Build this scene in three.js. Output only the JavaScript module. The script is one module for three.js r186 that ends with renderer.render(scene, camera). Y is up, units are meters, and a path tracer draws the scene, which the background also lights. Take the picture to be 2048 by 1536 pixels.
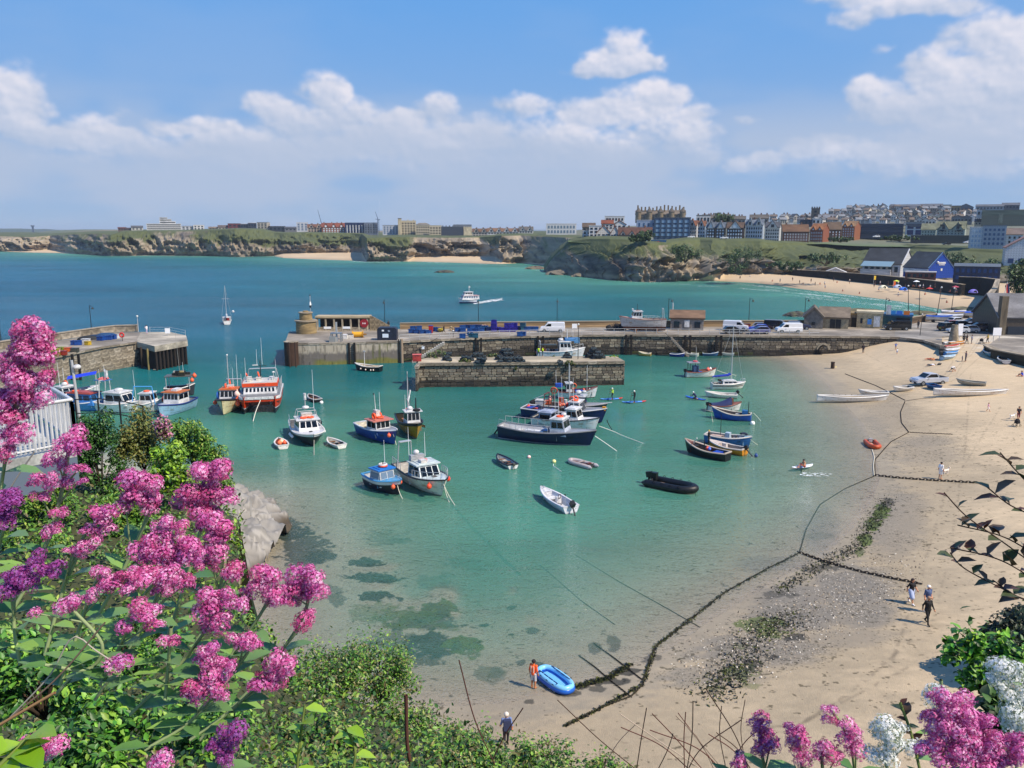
import*as THREE from 'three';
import{mergeGeometries}from 'three/addons/utils/BufferGeometryUtils.js';
import{MarchingCubes}from 'three/addons/objects/MarchingCubes.js';
// ---------- camera, sun, exposure ----------
const EYE=24,PITCH=10.6*Math.PI/180,FPX=768/Math.tan(25*Math.PI/180);
const scene=new THREE.Scene();
const camera=new THREE.PerspectiveCamera(50,4/3,0.2,12000);
camera.position.set(0,EYE,0);camera.rotation.x=-PITCH;
const renderer=new THREE.WebGLRenderer();
renderer.toneMapping=THREE.LinearToneMapping;renderer.toneMappingExposure=1.2;
renderer.shadowMap.enabled=true;
const SUN=new THREE.Vector3(1.28,1.75,0.78).normalize();
const sun=new THREE.DirectionalLight(0xfff0dc,4.9);
sun.position.copy(SUN).multiplyScalar(400).add(new THREE.Vector3(10,0,-90));sun.target.position.set(10,0,-90);
sun.castShadow=true;sun.shadow.mapSize.set(4096,4096);
Object.assign(sun.shadow.camera,{left:-150,right:150,top:150,bottom:-150,near:10,far:900});
scene.add(sun,sun.target);
// ---------- small maths ----------
function rng(seed){let a=seed>>>0;return()=>{a=(a+0x6d2b79f5)|0;let t=Math.imul(a ^(a>>>15),1|a);t=(t+Math.imul(t ^(t>>>7),61|t))^ t;return((t ^(t>>>14))>>>0)/4294967296;};}
const R=rng(7),rr=(a,b)=>a+(b-a)*R(),pick=(a)=>a[Math.floor(R()*a.length)];
const clamp=(x,a=0,b=1)=>Math.min(b,Math.max(a,x)),lerp=(a,b,t)=>a+(b-a)*t,smooth=(a,b,x)=>{const t=clamp((x-a)/(b-a));return t*t*(3-2*t);};
const V=(x,y,z)=>new THREE.Vector3(x,y,z);
const PT=new Float32Array(65536);{const q=rng(99);for(let i=0;i<65536;i++)PT[i]=q();}
const h2=(x,y)=>PT[(Math.imul(x,374761)^ Math.imul(y,668265*3))&65535];
function n2(x,y){const i=Math.floor(x),j=Math.floor(y),f=x-i,g=y-j,u=f*f*(3-2*f),v=g*g*(3-2*g);const a=h2(i,j),b=h2(i+1,j),c=h2(i,j+1),d=h2(i+1,j+1);return a+(b-a)*u+(c-a)*v+(a-b-c+d)*u*v;}
function fbm(x,y,o=4){let s=0,a=0.5,t=0;for(let k=0;k<o;k++){s+=a*n2(x,y);t+=a;a*=0.5;x=x*2.03+17.3;y=y*2.03+9.1;}return s/t;}
const ridge=(x,y,o=4)=>{let s=0,a=0.5,t=0;for(let k=0;k<o;k++){s+=a*(1-Math.abs(2*n2(x,y)-1));t+=a;a*=0.5;x=x*2.1+5.2;y=y*2.1+1.7;}return s/t;};
function tab(T,x,k=1){if(x<=T[0][0])return T[0][k];for(let i=1;i<T.length;i++)if(x<=T[i][0]){const p=T[i-1],q=T[i];return lerp(p[k],q[k],(x-p[0])/(q[0]-p[0]||1));}return T[T.length-1][k];}
// ---------- survey: where a sight line from the view point (px of a 2048 x 1536 frame) meets the land ----------
const CP=Math.cos(PITCH),SP=Math.sin(PITCH);
function ray(px,py){const x=(px-1024)/FPX,y=(768-py)/FPX;return V(x,y*CP-SP,-y*SP-CP);}
function at(px,py,h=0){const d=ray(px,py);return d.multiplyScalar((h-EYE)/d.y).add(V(0,EYE,0));}
function atD(px,py,D){const d=ray(px,py);return d.multiplyScalar(-D/d.z).add(V(0,EYE,0));}
const mpp=(D)=>D/FPX;
// ---------- names and tags ----------
const used=new Map();
function nm(name){const k=used.get(name)||0;used.set(name,k+1);return k?name+'_'+String(k).padStart(3,'0'):name;}
function tag(o,label,category,group,kind){if(label)o.userData.label=label;if(category)o.userData.category=category;if(group)o.userData.group=group;if(kind)o.userData.kind=kind;return o;}
function thing(name,label,category,pos,turn=0,group){const o=new THREE.Group();o.name=nm(name);if(pos)o.position.copy(pos);o.rotation.y=turn;scene.add(o);return tag(o,label,category,group);}
function part(name,geo,m,parent){const o=new THREE.Mesh(geo,m);o.name=parent===scene?nm(name):name;o.castShadow=o.receiveShadow=true;parent.add(o);return o;}
function dup(root,pos,turn,label,group){const r=root.clone();r.name=nm(root.name.replace(/_\d+$/,''));r.userData={...root.userData};if(pos)r.position.copy(pos);if(turn!==undefined)r.rotation.y=turn;if(label)r.userData.label=label;if(group)r.userData.group=group;scene.add(r);return r;}
// ---------- textures ----------
function dataTex(w,h,f,srgb){const d=new Uint8Array(w*h*4);for(let y=0,i=0;y<h;y++)for(let x=0;x<w;x++,i+=4){const c=f(x/w,y/h);d[i]=c[0];d[i+1]=c[1];d[i+2]=c[2];d[i+3]=255;}const t=new THREE.DataTexture(d,w,h);t.magFilter=t.minFilter=THREE.LinearFilter;t.wrapS=t.wrapT=THREE.RepeatWrapping;if(srgb)t.colorSpace=THREE.SRGBColorSpace;t.needsUpdate=true;return t;}
const tn=(u,v,p,s)=>{const x=u*p,y=v*p,i=Math.floor(x),j=Math.floor(y),f=x-i,g=y-j,a=f*f*(3-2*f),b=g*g*(3-2*g),w=(k)=>((k%p)+p)%p,H=(X,Y)=>h2(w(X)+s*131,w(Y)+s*57);return lerp(lerp(H(i,j),H(i+1,j),a),lerp(H(i,j+1),H(i+1,j+1),a),b);};
const tfbm=(u,v,p,o,s)=>{let r=0,a=.5,t=0;for(let k=0;k<o;k++){r+=a*tn(u,v,p<<k,s+k);t+=a;a*=.5;}return r/t;};
const grainTex=dataTex(256,256,(u,v)=>{const g=0.72*tfbm(u,v,4,6,1)+0.28*tn(u,v,128,9);const c=150+105*clamp(g*1.5-.2);return[c,c,c];},true);
const bumpTex=dataTex(256,256,(u,v)=>{const c=255*tfbm(u,v,8,5,3);return[c,c,c];});
const streakTex=dataTex(256,256,(u,v)=>{const g=.85+.15*tfbm(u,v,4,5,1),s=tn(u,0,60,5)*.6+.4*tn(u,v*.3,24,8),k=s>.7?(s-.7)*1.6*(.4+.6*tn(u,v,6,3)):0,m=tfbm(u,v,9,4,7)>.62?.1:0;return[255*(g-k*.55-m),255*(g-k*.9-m),255*(g-k*1.2-m)];},true);
const stoneTex=dataTex(256,256,(u,v)=>{const g=tfbm(u,v,3,6,5),k=tfbm(u,v,5,4,11);const c=clamp(.55+.6*(g-.2));const w=k>.62?1.12:1;return[255*clamp(c*w),255*clamp(c*w*.985),255*clamp(c*w*.95)];},true);
const stoneBump=dataTex(256,256,(u,v)=>{const c=255*ridge(u*9,v*9,4)*.5+127*tfbm(u,v,16,4,4);return[c,c,c];});
const mats=new Map();
function mat(hex,rough=0.7,o={}){const k=hex+'|'+rough+JSON.stringify(o,(a,b)=>(b&&b.isTexture?b.uuid:b));if(!mats.has(k)){const M=o.transmission!==undefined||o.clearcoat!==undefined||o.sheen!==undefined?THREE.MeshPhysicalMaterial:THREE.MeshStandardMaterial;mats.set(k,new M({color:hex,roughness:rough,...o}));}return mats.get(k);}
const paint=(hex)=>mat(hex,0.42,{map:grainTex});
const matt=(hex)=>mat(hex,0.85,{map:grainTex});
const metal=(hex=0x8d9196,r=.4)=>mat(hex,r,{metalness:.8});
const glassDark=mat(0x0b1218,0.08,{metalness:.0}),glassBlue=mat(0x2a4a66,0.08),rubber=mat(0x0c0c0d,.8),vcol=new THREE.MeshStandardMaterial({vertexColors:true,roughness:.8});
// ---------- geometry collector ----------
const M4=()=>new THREE.Matrix4(),Y1=V(0,1,0);
class MB{
constructor(){this.g=[];}
add(geo,m,color){let q=geo.index?geo.toNonIndexed():geo.clone();if(m)q.applyMatrix4(m);for(const k of Object.keys(q.attributes))if(!['position','normal','uv'].includes(k))q.deleteAttribute(k);if(!q.attributes.uv)q.setAttribute('uv',new THREE.BufferAttribute(new Float32Array(q.attributes.position.count*2),2));if(color!==undefined){const c=new THREE.Color(color),n=q.attributes.position.count,a=new Float32Array(n*3);for(let i=0;i<n;i++)c.toArray(a,i*3);q.setAttribute('color',new THREE.BufferAttribute(a,3));}this.g.push(q);return this;}
box(w,h,d,x=0,y=0,z=0,ry=0,rx=0,rz=0,c){return this.add(new THREE.BoxGeometry(w,h,d),M4().makeRotationFromEuler(new THREE.Euler(rx,ry,rz,'YXZ')).setPosition(x,y,z),c);}
bar(a,b,r,r2=r,seg=6,c){const d=b.clone().sub(a),L=d.length()||1e-4,g=new THREE.CylinderGeometry(r2,r,L,seg,1);return this.add(g,M4().compose(a.clone().add(b).multiplyScalar(.5),new THREE.Quaternion().setFromUnitVectors(Y1,d.divideScalar(L)),V(1,1,1)),c);}
path(pts,r,seg=6,c){const cv=new THREE.CatmullRomCurve3(pts);return this.add(new THREE.TubeGeometry(cv,Math.max(4,pts.length*4),r,seg),null,c);}
ball(x,y,z,r,sy=1,c,seg=10){return this.add(new THREE.SphereGeometry(r,seg,Math.max(6,seg-2)),M4().makeScale(1,sy,1).setPosition(x,y,z),c);}
ring(x,y,z,r,t,rx=Math.PI/2,c,ry=0){return this.add(new THREE.TorusGeometry(r,t,7,16),M4().makeRotationFromEuler(new THREE.Euler(rx,ry,0,'YXZ')).setPosition(x,y,z),c);}
quads(P,c){const p=[],u=[];for(const q of P){const[a,b,d,e]=q;for(const v of[a,b,d,a,d,e])p.push(v.x,v.y,v.z);u.push(0,0,1,0,1,1,0,0,1,1,0,1);}const g=new THREE.BufferGeometry();g.setAttribute('position',new THREE.Float32BufferAttribute(p,3));g.setAttribute('uv',new THREE.Float32BufferAttribute(u,2));g.computeVertexNormals();return this.add(g,null,c);}
geo(){return this.g.length===1?this.g[0]:mergeGeometries(this.g);}
build(name,m,parent){if(!this.g.length)return null;return part(name,this.geo(),m,parent);}
}
const mb=()=>new MB();
const unitBox=new THREE.BoxGeometry(1,1,1);
function grid(nu,nv,f,col,uvf){const p=[],c=[],u=[],ix=[];for(let j=0;j<=nv;j++)for(let i=0;i<=nu;i++){const v=f(i/nu,j/nv,i,j);p.push(v.x,v.y,v.z);const w=uvf?uvf(v,i/nu,j/nv):[i/nu,j/nv];u.push(w[0],w[1]);if(col){const k=col(v,i/nu,j/nv);c.push(k[0],k[1],k[2]);}}for(let j=0;j<nv;j++)for(let i=0;i<nu;i++){const a=j*(nu+1)+i,b=a+1,d=a+nu+1,e=d+1;ix.push(a,b,e,a,e,d);}const g=new THREE.BufferGeometry();g.setAttribute('position',new THREE.Float32BufferAttribute(p,3));g.setAttribute('uv',new THREE.Float32BufferAttribute(u,2));if(col)g.setAttribute('color',new THREE.Float32BufferAttribute(c,3));g.setIndex(ix);g.computeVertexNormals();return g;}
// ---------- sky: clear blue with fair-weather cumulus all round ----------
{
const W=4096,H=2048,d=new Float32Array(W*H*4),DEG=180/Math.PI,q=rng(5);
const blobs=[];
const azel=(px,py)=>{const v=ray(px,py).normalize();return[Math.atan2(v.x,-v.z)*DEG,Math.asin(v.y)*DEG];};
const heaps=[[40,195,72,58,1],[-20,215,90,70,1],[70,262,70,30,.9],[170,262,55,42,1],[150,275,110,26,.8],[235,232,26,20,.35],[330,255,60,18,.6],[410,250,70,20,.85],[480,285,95,34,.9],[540,320,100,34,.7],[540,215,52,30,.95],[600,245,70,38,.9],[655,185,46,38,1],[690,225,60,40,.85],[750,270,90,50,.7],[800,260,44,34,.9],[880,228,56,36,1],[880,290,120,38,.9],[960,270,50,36,.7],[1040,215,60,30,1],[1180,130,38,26,.9],[1252,112,60,50,1],[1240,135,100,22,.9],[1300,135,40,22,.6],[1190,235,90,40,.9],[1320,188,52,30,1],[1260,205,80,40,.9],[1340,260,100,60,.8],[1400,300,60,50,.6],[1240,320,70,26,.7],[1495,238,30,13,.55],[1400,225,40,20,.4],[1520,322,52,18,.8],[1660,305,90,28,.8],[1780,325,90,32,.7],[1720,190,48,46,1],[1760,215,80,50,.9],[1880,130,70,48,1],[1920,190,120,70,1],[2020,110,80,70,1],[2070,190,110,90,1],[1960,270,140,50,.75],[1850,230,110,40,.8],[400,300,190,44,.55],[760,310,210,46,.55],[1080,285,130,50,.6],[1180,300,120,40,.6],[1560,330,150,40,.5],[1880,320,200,60,.7],[200,300,160,36,.55],[1960,60,90,44,.9],[1760,20,90,30,.9],[1880,6,100,32,.9],[1690,-6,90,20,.8],[1765,100,22,14,.4],[90,330,140,24,.3],[420,350,160,24,.25],[1000,340,200,24,.25],[2000,345,120,24,.35],[650,300,100,30,.5]];
for(const[x,y,a,b,s]of heaps){const c=azel(x,y),e=azel(x+a,y),f=azel(x,y-b);blobs.push([c[0],c[1],Math.abs(e[0]-c[0]),Math.abs(f[1]-c[1]),s]);}
for(let i=0;i<260;i++){const az=38+q()*284,el=1.5+12*q()*q()+(q()<.25?8*q():0),k=1.2+2.4*q();blobs.push([az>180?az-360:az,el,k*(1+q()),k*.55,.5+.5*q()]);}
const bins=Array.from({length:360},()=>[]);
for(const b of blobs)for(let a=Math.floor(b[0]-b[2]*1.6-2);a<=b[0]+b[2]*1.6+2;a++)bins[((a%360)+540)%360].push(b);
for(let row=0;row<H;row++){
const el=((row+.5)/H)*180-90;
const t=clamp(el/17),up=Math.pow(t,.75);
let br=lerp(.32,.098,up),bg=lerp(.43,.305,up),bb=lerp(.58,.675,Math.pow(t,.6));
const hi=smooth(16,70,el);br=lerp(br,.06,hi);bg=lerp(bg,.17,hi);bb=lerp(bb,.50,hi);
for(let col=0;col<W;col++){
const i=(row*W+col)*4;let r=br,g=bg,b=bb;
if(el>-1&&el<32){
const az=((col+.5)/W)*360+90-180;
let A=az;while(A>180)A-=360;while(A<-180)A+=360;
const w1=fbm(A*.33+40,el*.5+3,4)-.5,w2=fbm(A*.33+90,el*.5+71,4)-.5,ax=A+w1*2.0,ex=el+w2*1.3;
let D=0,L=0,S=0;
for(const B of bins[((Math.floor(A)%360)+540)%360]){let dx=ax-B[0];if(dx>180)dx-=360;if(dx<-180)dx+=360;let dy=ex-B[1];const ny=dy<0?dy/(B[3]*.75):dy/B[3];const k=1-(dx/B[2])**2*.8-ny*ny*.8;if(k>-.6){const m=Math.max(0,k+.15)*B[4];D+=m;S+=m;L+=m*clamp(.5+.45*dy/B[3]+.22*dx/B[2],0,1.1);}}
if(S>0){
L/=S;const det=fbm(A*1.5+7,el*2.1+19,6),det2=fbm(A*1.5+7-.35,el*2.1+19-.4,5);
const dens=Math.min(D,1.25)+(det-.5)*.95,a0=smooth(-.02,1.05,dens),al=a0*.9*smooth(-.5,6.5,el)*Math.min(1,.45+D);
const lit=clamp(L*1.35-.18+(det-det2)*.75,0,1),cr=lerp(.36,.75,lit),cg=lerp(.44,.715,lit),cb=lerp(.59,.76,lit);
r=lerp(r,cr,al);g=lerp(g,cg,al);b=lerp(b,cb,al);
}
const veil=(.75*smooth(9.5,5,el)+.12)*smooth(.3,.62,fbm(A*.11+3,el*.28+8,4))*(1-smooth(12,16,el));
r=lerp(r,.38,veil);g=lerp(g,.455,veil);b=lerp(b,.60,veil);
}
if(el<-.5){r=.12;g=.17;b=.18;}
d[i]=r;d[i+1]=g;d[i+2]=b;d[i+3]=1;
}
}
const sky=new THREE.DataTexture(d,W,H,THREE.RGBAFormat,THREE.FloatType);
sky.mapping=THREE.EquirectangularReflectionMapping;sky.magFilter=sky.minFilter=THREE.LinearFilter;sky.needsUpdate=true;
scene.background=sky;scene.environment=sky;
}
// ---------- the harbour floor and beach ----------
function proj(x,y,z){const dy=y-EYE,d=-(z*CP+dy*SP);const yy=dy*CP-z*SP;return[1024+x/d*FPX,768-yy/d*FPX,d];}
const SHORE=[[1500,690],[1545,708],[1600,725],[1650,763],[1690,815],[1722,850],[1742,900],[1752,955],[1735,1000],[1700,1050],[1640,1110],[1560,1150],[1480,1195],[1400,1245],[1330,1295],[1240,1340],[1130,1372],[1000,1400],[900,1405],[800,1400],[660,1420],[560,1380],[515,1290],[515,1190],[535,1105],[520,1050],[490,1012],[420,985],[340,960],[200,915],[60,880],[-120,850],[-400,830],[-1400,620],[1400,560]].map(([a,b])=>at(a,b,0));
function shoreDist(x,z){
let best=1e9,inside=false;const n=SHORE.length;
for(let i=0;i<n;i++){const a=SHORE[i],b=SHORE[(i+1)%n];if(i<n-3){const dx=b.x-a.x,dz=b.z-a.z,t=clamp(((x-a.x)*dx+(z-a.z)*dz)/(dx*dx+dz*dz));const e=(a.x+dx*t-x)**2+(a.z+dz*t-z)**2;if(e<best)best=e;}if((a.z>z)!==(b.z>z)&&x<((b.x-a.x)*(z-a.z))/(b.z-a.z)+a.x)inside=!inside;}
return Math.sqrt(best)*(inside?-1:1);
}
const slipTop=at(1935,668,4),slipFoot=at(1905,745,2);
function groundH(x,z){
const s=shoreDist(x,z);
if(s<0){const a=-s;return-Math.min(4,(.029*a+.00088*a*a)*(1+1.6*smooth(-18,-34,x)));}
let h=.05*s+.00075*s*s;h=Math.min(h,2.6+(h-2.6)*.12);
const t=clamp(((x-slipFoot.x)*(slipTop.x-slipFoot.x)+(z-slipFoot.z)*(slipTop.z-slipFoot.z))/((slipTop.x-slipFoot.x)**2+(slipTop.z-slipFoot.z)**2),-.8,1.4);
if(x>62&&z<-95){const w=smooth(62,76,x)*smooth(-95,-120,z);h=lerp(h,Math.max(h,2.1+1.9*clamp(t,-.6,1)),w);}
return Math.min(h,3.97);
}
const WEED=[
[610,1090,55,40,0,.9],[560,1050,60,22,0,.9],[640,1105,30,14,0,.9],[728,1113,36,8,0,1],[745,1143,55,9,0,1],[752,1180,36,9,0,1],[798,1184,8,6,0,1],[690,1141,14,4,0,.8],[772,1150,12,5,0,.7],[672,1186,18,12,0,.7],[655,1165,30,8,0,.6],[770,1060,42,14,2,.8],[800,1066,24,8,2,.8],[930,1105,46,12,2,.8],[950,1102,70,9,2,.5],[868,1145,32,15,2,.9],[895,1130,20,8,2,.6],[880,1205,40,20,1,.95],[850,1230,70,16,0,.75],[810,1225,60,20,1,.6],[890,1240,30,10,1,.6],[862,1278,50,22,0,1],[925,1275,34,16,1,1],[840,1305,45,15,0,.8],[940,1295,22,10,1,.8],[790,1270,60,20,0,.7],[760,1215,60,20,1,.5],[975,1335,26,14,2,1],[990,1340,18,18,2,.8],[1022,1195,11,6,0,1],[968,1233,10,4,0,1],[1020,1253,6,3,0,1],[1060,1250,16,8,0,.8],[1040,1310,9,7,0,.8],[1075,1320,12,9,0,.9],[1190,1283,12,14,0,.7],[1225,1275,14,16,0,.7],[1215,1355,40,8,0,.9],[1250,1335,30,7,0,.9],[1195,1370,24,7,0,.8],[1165,1365,14,6,0,.9],[1060,1395,14,6,0,.8],[1130,1378,26,8,0,.8],[1300,1310,20,8,0,.7],[1640,1065,24,8,2,.5],
[1762,1020,16,16,1,1],[1745,1045,16,14,1,1],[1730,1075,14,14,1,.95],[1722,1100,12,10,1,.8],[1775,1000,14,9,0,.7],[1560,1185,40,8,0,.6],[1520,1245,45,14,1,.8],[1540,1265,30,12,1,.8],[1480,1345,34,18,1,.8],[1500,1330,20,14,0,.8],[1590,1275,22,7,0,.9],[1430,1375,16,8,1,.6],[1425,1385,20,5,0,.6],[1440,1355,14,6,0,.7],[1545,1315,16,8,0,.8],[1570,1320,14,5,0,.7],[1500,1375,24,6,1,.5],[1640,1130,40,8,0,.7],[1480,1290,14,5,1,.5],[1440,1290,12,6,0,.4]];
const GX0=-75,GX1=140,GZ0=-185,GZ1=-14,GN=430,GM=342,GH=new Float32Array((GN+1)*(GM+1));
for(let j=0;j<=GM;j++)for(let i=0;i<=GN;i++){const x=lerp(GX0,GX1,i/GN),z=lerp(GZ0,GZ1,j/GM);let h=groundH(x,z);if(h<-.2){const P=proj(x,h,z);for(const e of WEED)if(e[4]<2&&e[1]<1330){const q=((P[0]-e[0])/e[2])**2+((P[1]-e[1])/(e[3]*1.1))**2;if(q<1.5)h=Math.max(h,lerp(-.16,h,smooth(.5,1.5,q+.7*(fbm(x*1.2,z*1.2,2)-.5))));}}GH[j*(GN+1)+i]=h+(h>0?.05*Math.min(1,h)*(fbm(x*.5,z*.5,3)-.5):.25*Math.min(1,-h)*(fbm(x*.16,z*.16,3)-.5));}
function gh(x,z){const u=clamp((x-GX0)/(GX1-GX0))*GN,v=clamp((z-GZ0)/(GZ1-GZ0))*GM,i=Math.min(GN-1,u|0),j=Math.min(GM-1,v|0),f=u-i,g=v-j,k=j*(GN+1)+i;return lerp(lerp(GH[k],GH[k+1],f),lerp(GH[k+GN+1],GH[k+GN+2],f),g);}
function ground(px,py){let h=0,p;for(let k=0;k<12;k++){p=at(px,py,h);h=lerp(h,gh(p.x,p.z),.7);}p.y=gh(p.x,p.z);return p;}
const TX0=-32,TX1=112,TZ0=-172,TZ1=-24,TW=2048;
const SILT=[[1700,1180,95,55,.9],[1600,1230,110,40,.9],[1520,1300,140,40,.8],[1790,1050,60,70,.55],[1430,1350,110,26,.6],[1730,1230,70,40,.8],[1600,1190,90,30,.8],[1800,1010,60,30,.5],[1680,1280,120,22,.5],[1850,885,60,14,.5],[1860,910,70,22,.35],[1780,830,50,40,.3],[1540,1120,70,18,.55],[1640,1050,40,50,.5],[1600,1010,60,12,.3]];
const TRK=[[[[1985,690],[1950,735],[1900,766],[1840,776]],.8],[[[1960,690],[1900,760],[1820,770],[1760,800]],.8],[[[1860,1260],[1900,1100],[1930,900],[1940,760]],0],[[[1780,1330],[1830,1180],[1890,980],[2000,820]],0],[[[1500,1500],[1700,1380],[1840,1260]],0],[[[1080,1390],[1250,1470],[1600,1440],[1900,1290]],0],[[[1730,712],[1800,745],[1910,748]],0]].map(([P,w])=>{const o=P.map(([a,b])=>{const p=at(a,b,.8);return[p.x,p.z];});o.w=w;return o;});
const sandTex=dataTex(TW,TW,(u,v)=>{
const x=lerp(TX0,TX1,u),z=lerp(TZ1,TZ0,v),P=proj(x,0.3,z),s=gh(x,z),big=fbm(x*.12,z*.12,4),fine=n2(x*9,z*9),mid=fbm(x*1.1+50,z*2.2,4);
let r=.585,g=.46,b=.295;
const k=.82+.24*big+.10*(fine-.5)+.16*(mid-.5);
const damp=smooth(1.0,.3,s+.5*(big-.5)+.3*(mid-.5));
r=lerp(r,.40,damp);g=lerp(g,.325,damp);b=lerp(b,.215,damp);
const wet=smooth(.22,.05,s+.16*(mid-.5));r=lerp(r,.30,wet*.8);g=lerp(g,.265,wet*.8);b=lerp(b,.20,wet*.8);const sub=smooth(-.05,-.3,s+.2*(mid-.5));r=lerp(r,.44,sub);g=lerp(g,.42,sub);b=lerp(b,.31,sub);
if(P[1]<900&&P[0]>1560){const c=smooth(0,1,(x-78)/18+(mid-.5)*1.2)*smooth(-95,-130,z);r=lerp(r,.60,c*.9);g=lerp(g,.56,c*.9);b=lerp(b,.47,c*.9);}
r*=k;g*=k;b*=k;
let si=0;for(const e of SILT){const q=((P[0]-e[0])/e[2])**2+((P[1]-e[1])/e[3])**2;if(q<2)si=Math.max(si,e[4]*smooth(1.5,.2,q+1.1*(mid-.5)));}
if(si>0){const sp=n2(x*14,z*14),m=Math.min(1,si*(.75+.6*(mid-.35)));r=lerp(r,.15,m);g=lerp(g,.147,m);b=lerp(b,.134,m);if(sp>.8&&n2(x*5,z*5)>.42){const q=si*(sp-.8)*4;r+=.42*q;g+=.38*q;b+=.33*q;}if(sp<.16){r*=.5;g*=.5;b*=.45;}}
const wv=fbm(x*2.6+9,z*2.6,5),wl=fbm(x*.8+20,z*.8+4,4);
for(const e of WEED){const dx=(P[0]-e[0])/e[2],dy=(P[1]-e[1])/e[3],q=dx*dx+dy*dy;if(q>2.6)continue;const a=e[5]*smooth(0,.28,1.12-q+2.6*(wv-.5)+1.3*(wl-.5))*(e[4]===2?.55:.94);const c=e[4]===1?(wv>.5?[.085,.125,.022]:[.05,.075,.02]):e[4]===2?[.05,.075,.05]:[.026,.028,.024];r=lerp(r,c[0],a);g=lerp(g,c[1],a);b=lerp(b,c[2],a);}
for(const T of TRK)for(let i=1;i<T.length;i++){const A=T[i-1],B=T[i],dx=B[0]-A[0],dz=B[1]-A[1],L=Math.hypot(dx,dz),t=((x-A[0])*dx+(z-A[1])*dz)/L/L;if(t<0||t>1)continue;const e=Math.abs(Math.abs((x-A[0])*dz-(z-A[1])*dx)/L+.25*(wl-.5)-T.w);if(e<.16&&s>.25){const m=.18*(T.w?1:n2(x*3,z*3)>.5?1.6:0)*(1-e/.16);r*=1-m;g*=1-m;b*=1-m;}}
if(s>-.6&&s<1.4&&P[1]>850){const sp=n2(x*3.1,z*4.3)*.7+.3*n2(x*8,z*9),dn=fbm(x*.25+4,z*.25,3);if(sp>.83-.22*(dn-.4)){r*=.38;g*=.38;b*=.34;}}
if(s>=1.4||P[1]<=850){const st=n2(x*.9,z*3.2)*.6+.4*n2(x*3.7,z*7);if(st>.87){r*=.66;g*=.62;b*=.58;}}
const G=(c)=>255*(c<=.0031?12.92*c:1.055*Math.pow(clamp(c),1/2.4)-.055);return[G(r),G(g),G(b)];
},true);
sandTex.wrapS=sandTex.wrapT=THREE.ClampToEdgeWrapping;
const sandBump=dataTex(512,512,(u,v)=>{const c=255*(.6*tfbm(u,v,10,5,21)+.4*tn(u,v,200,4));return[c,c,c];});sandBump.repeat.set(36,36);
tag(part('beach',grid(GN,GM,(u,v)=>{const x=lerp(GX0,GX1,u),z=lerp(GZ0,GZ1,v);return V(x,gh(x,z),z);},null,(v)=>[(v.x-TX0)/(TX1-TX0),(v.z-TZ1)/(TZ0-TZ1)]),new THREE.MeshStandardMaterial({map:sandTex,roughness:.92,bumpMap:sandBump,bumpScale:.05}),scene),'harbour sand and sea bed under clear shallow water',null,null,'structure');
// ---------- the sea ----------
const COAST=[[-100,500],[60,505],[215,511],[400,512],[545,511],[650,519],[730,523],[830,522],[920,527],[1010,528],[1100,544],[1220,560],[1300,564],[1410,561],[1500,567],[1600,578],[1700,590],[1800,603],[1900,622],[1990,640]].map((a)=>at(a[0],a[1],0));
const coastDist=(x,z)=>{let m=1e12;for(let i=1;i<COAST.length;i++){const a=COAST[i-1],b=COAST[i],dx=b.x-a.x,dz=b.z-a.z,t=clamp(((x-a.x)*dx+(z-a.z)*dz)/(dx*dx+dz*dz));m=Math.min(m,(a.x+dx*t-x)**2+(a.z+dz*t-z)**2);}return Math.sqrt(m);};
const alphaTex=dataTex(1024,1024,(u,v)=>{const x=lerp(GX0,GX1,u),z=lerp(GZ1,GZ0,v),d=Math.max(0,-gh(x,z));const e=Math.min(u,v,1-u,1-v)*40;const o=1-.97*Math.exp(-2.0*d);const k=255*Math.max(o,1-clamp(e));return[k,k,k];});
alphaTex.wrapS=alphaTex.wrapT=THREE.ClampToEdgeWrapping;
const fan=(nx,nz,za,zb)=>(u,v)=>{const z=-za*Math.pow(zb/za,v),w=Math.max(90,-z*.95);return V((u-.5)*2*w,0,z);};
const waterCol=(p)=>{
const inH=p.z>-205&&p.x<140;let d=inH?Math.max(0,-gh(p.x,p.z))+1.2:2.5+.038*coastDist(p.x,p.z);const wob=.93+.6*(fbm(p.x*.018,p.z*.045,3)-.5)+.3*(fbm(p.x*.05+7,p.z*.25,3)-.5);
if(!inH||p.z<-110){const e=2.5+.038*coastDist(p.x,p.z);d=inH?lerp(d,e,smooth(-110,-205,p.z)):e;}
const t=1-Math.exp(-d/6.5*(p.z<-165?1:1)),q=smooth(.25,.97,t);
const a=[.07,.24,.172],m=[.008,.122,.126],c=[.013,.098,.175];
const o=q<.5?a.map((k,i)=>lerp(k,m[i],q*2)):m.map((k,i)=>lerp(k,c[i],q*2-1));return o.map((k)=>k*wob);
};
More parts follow.
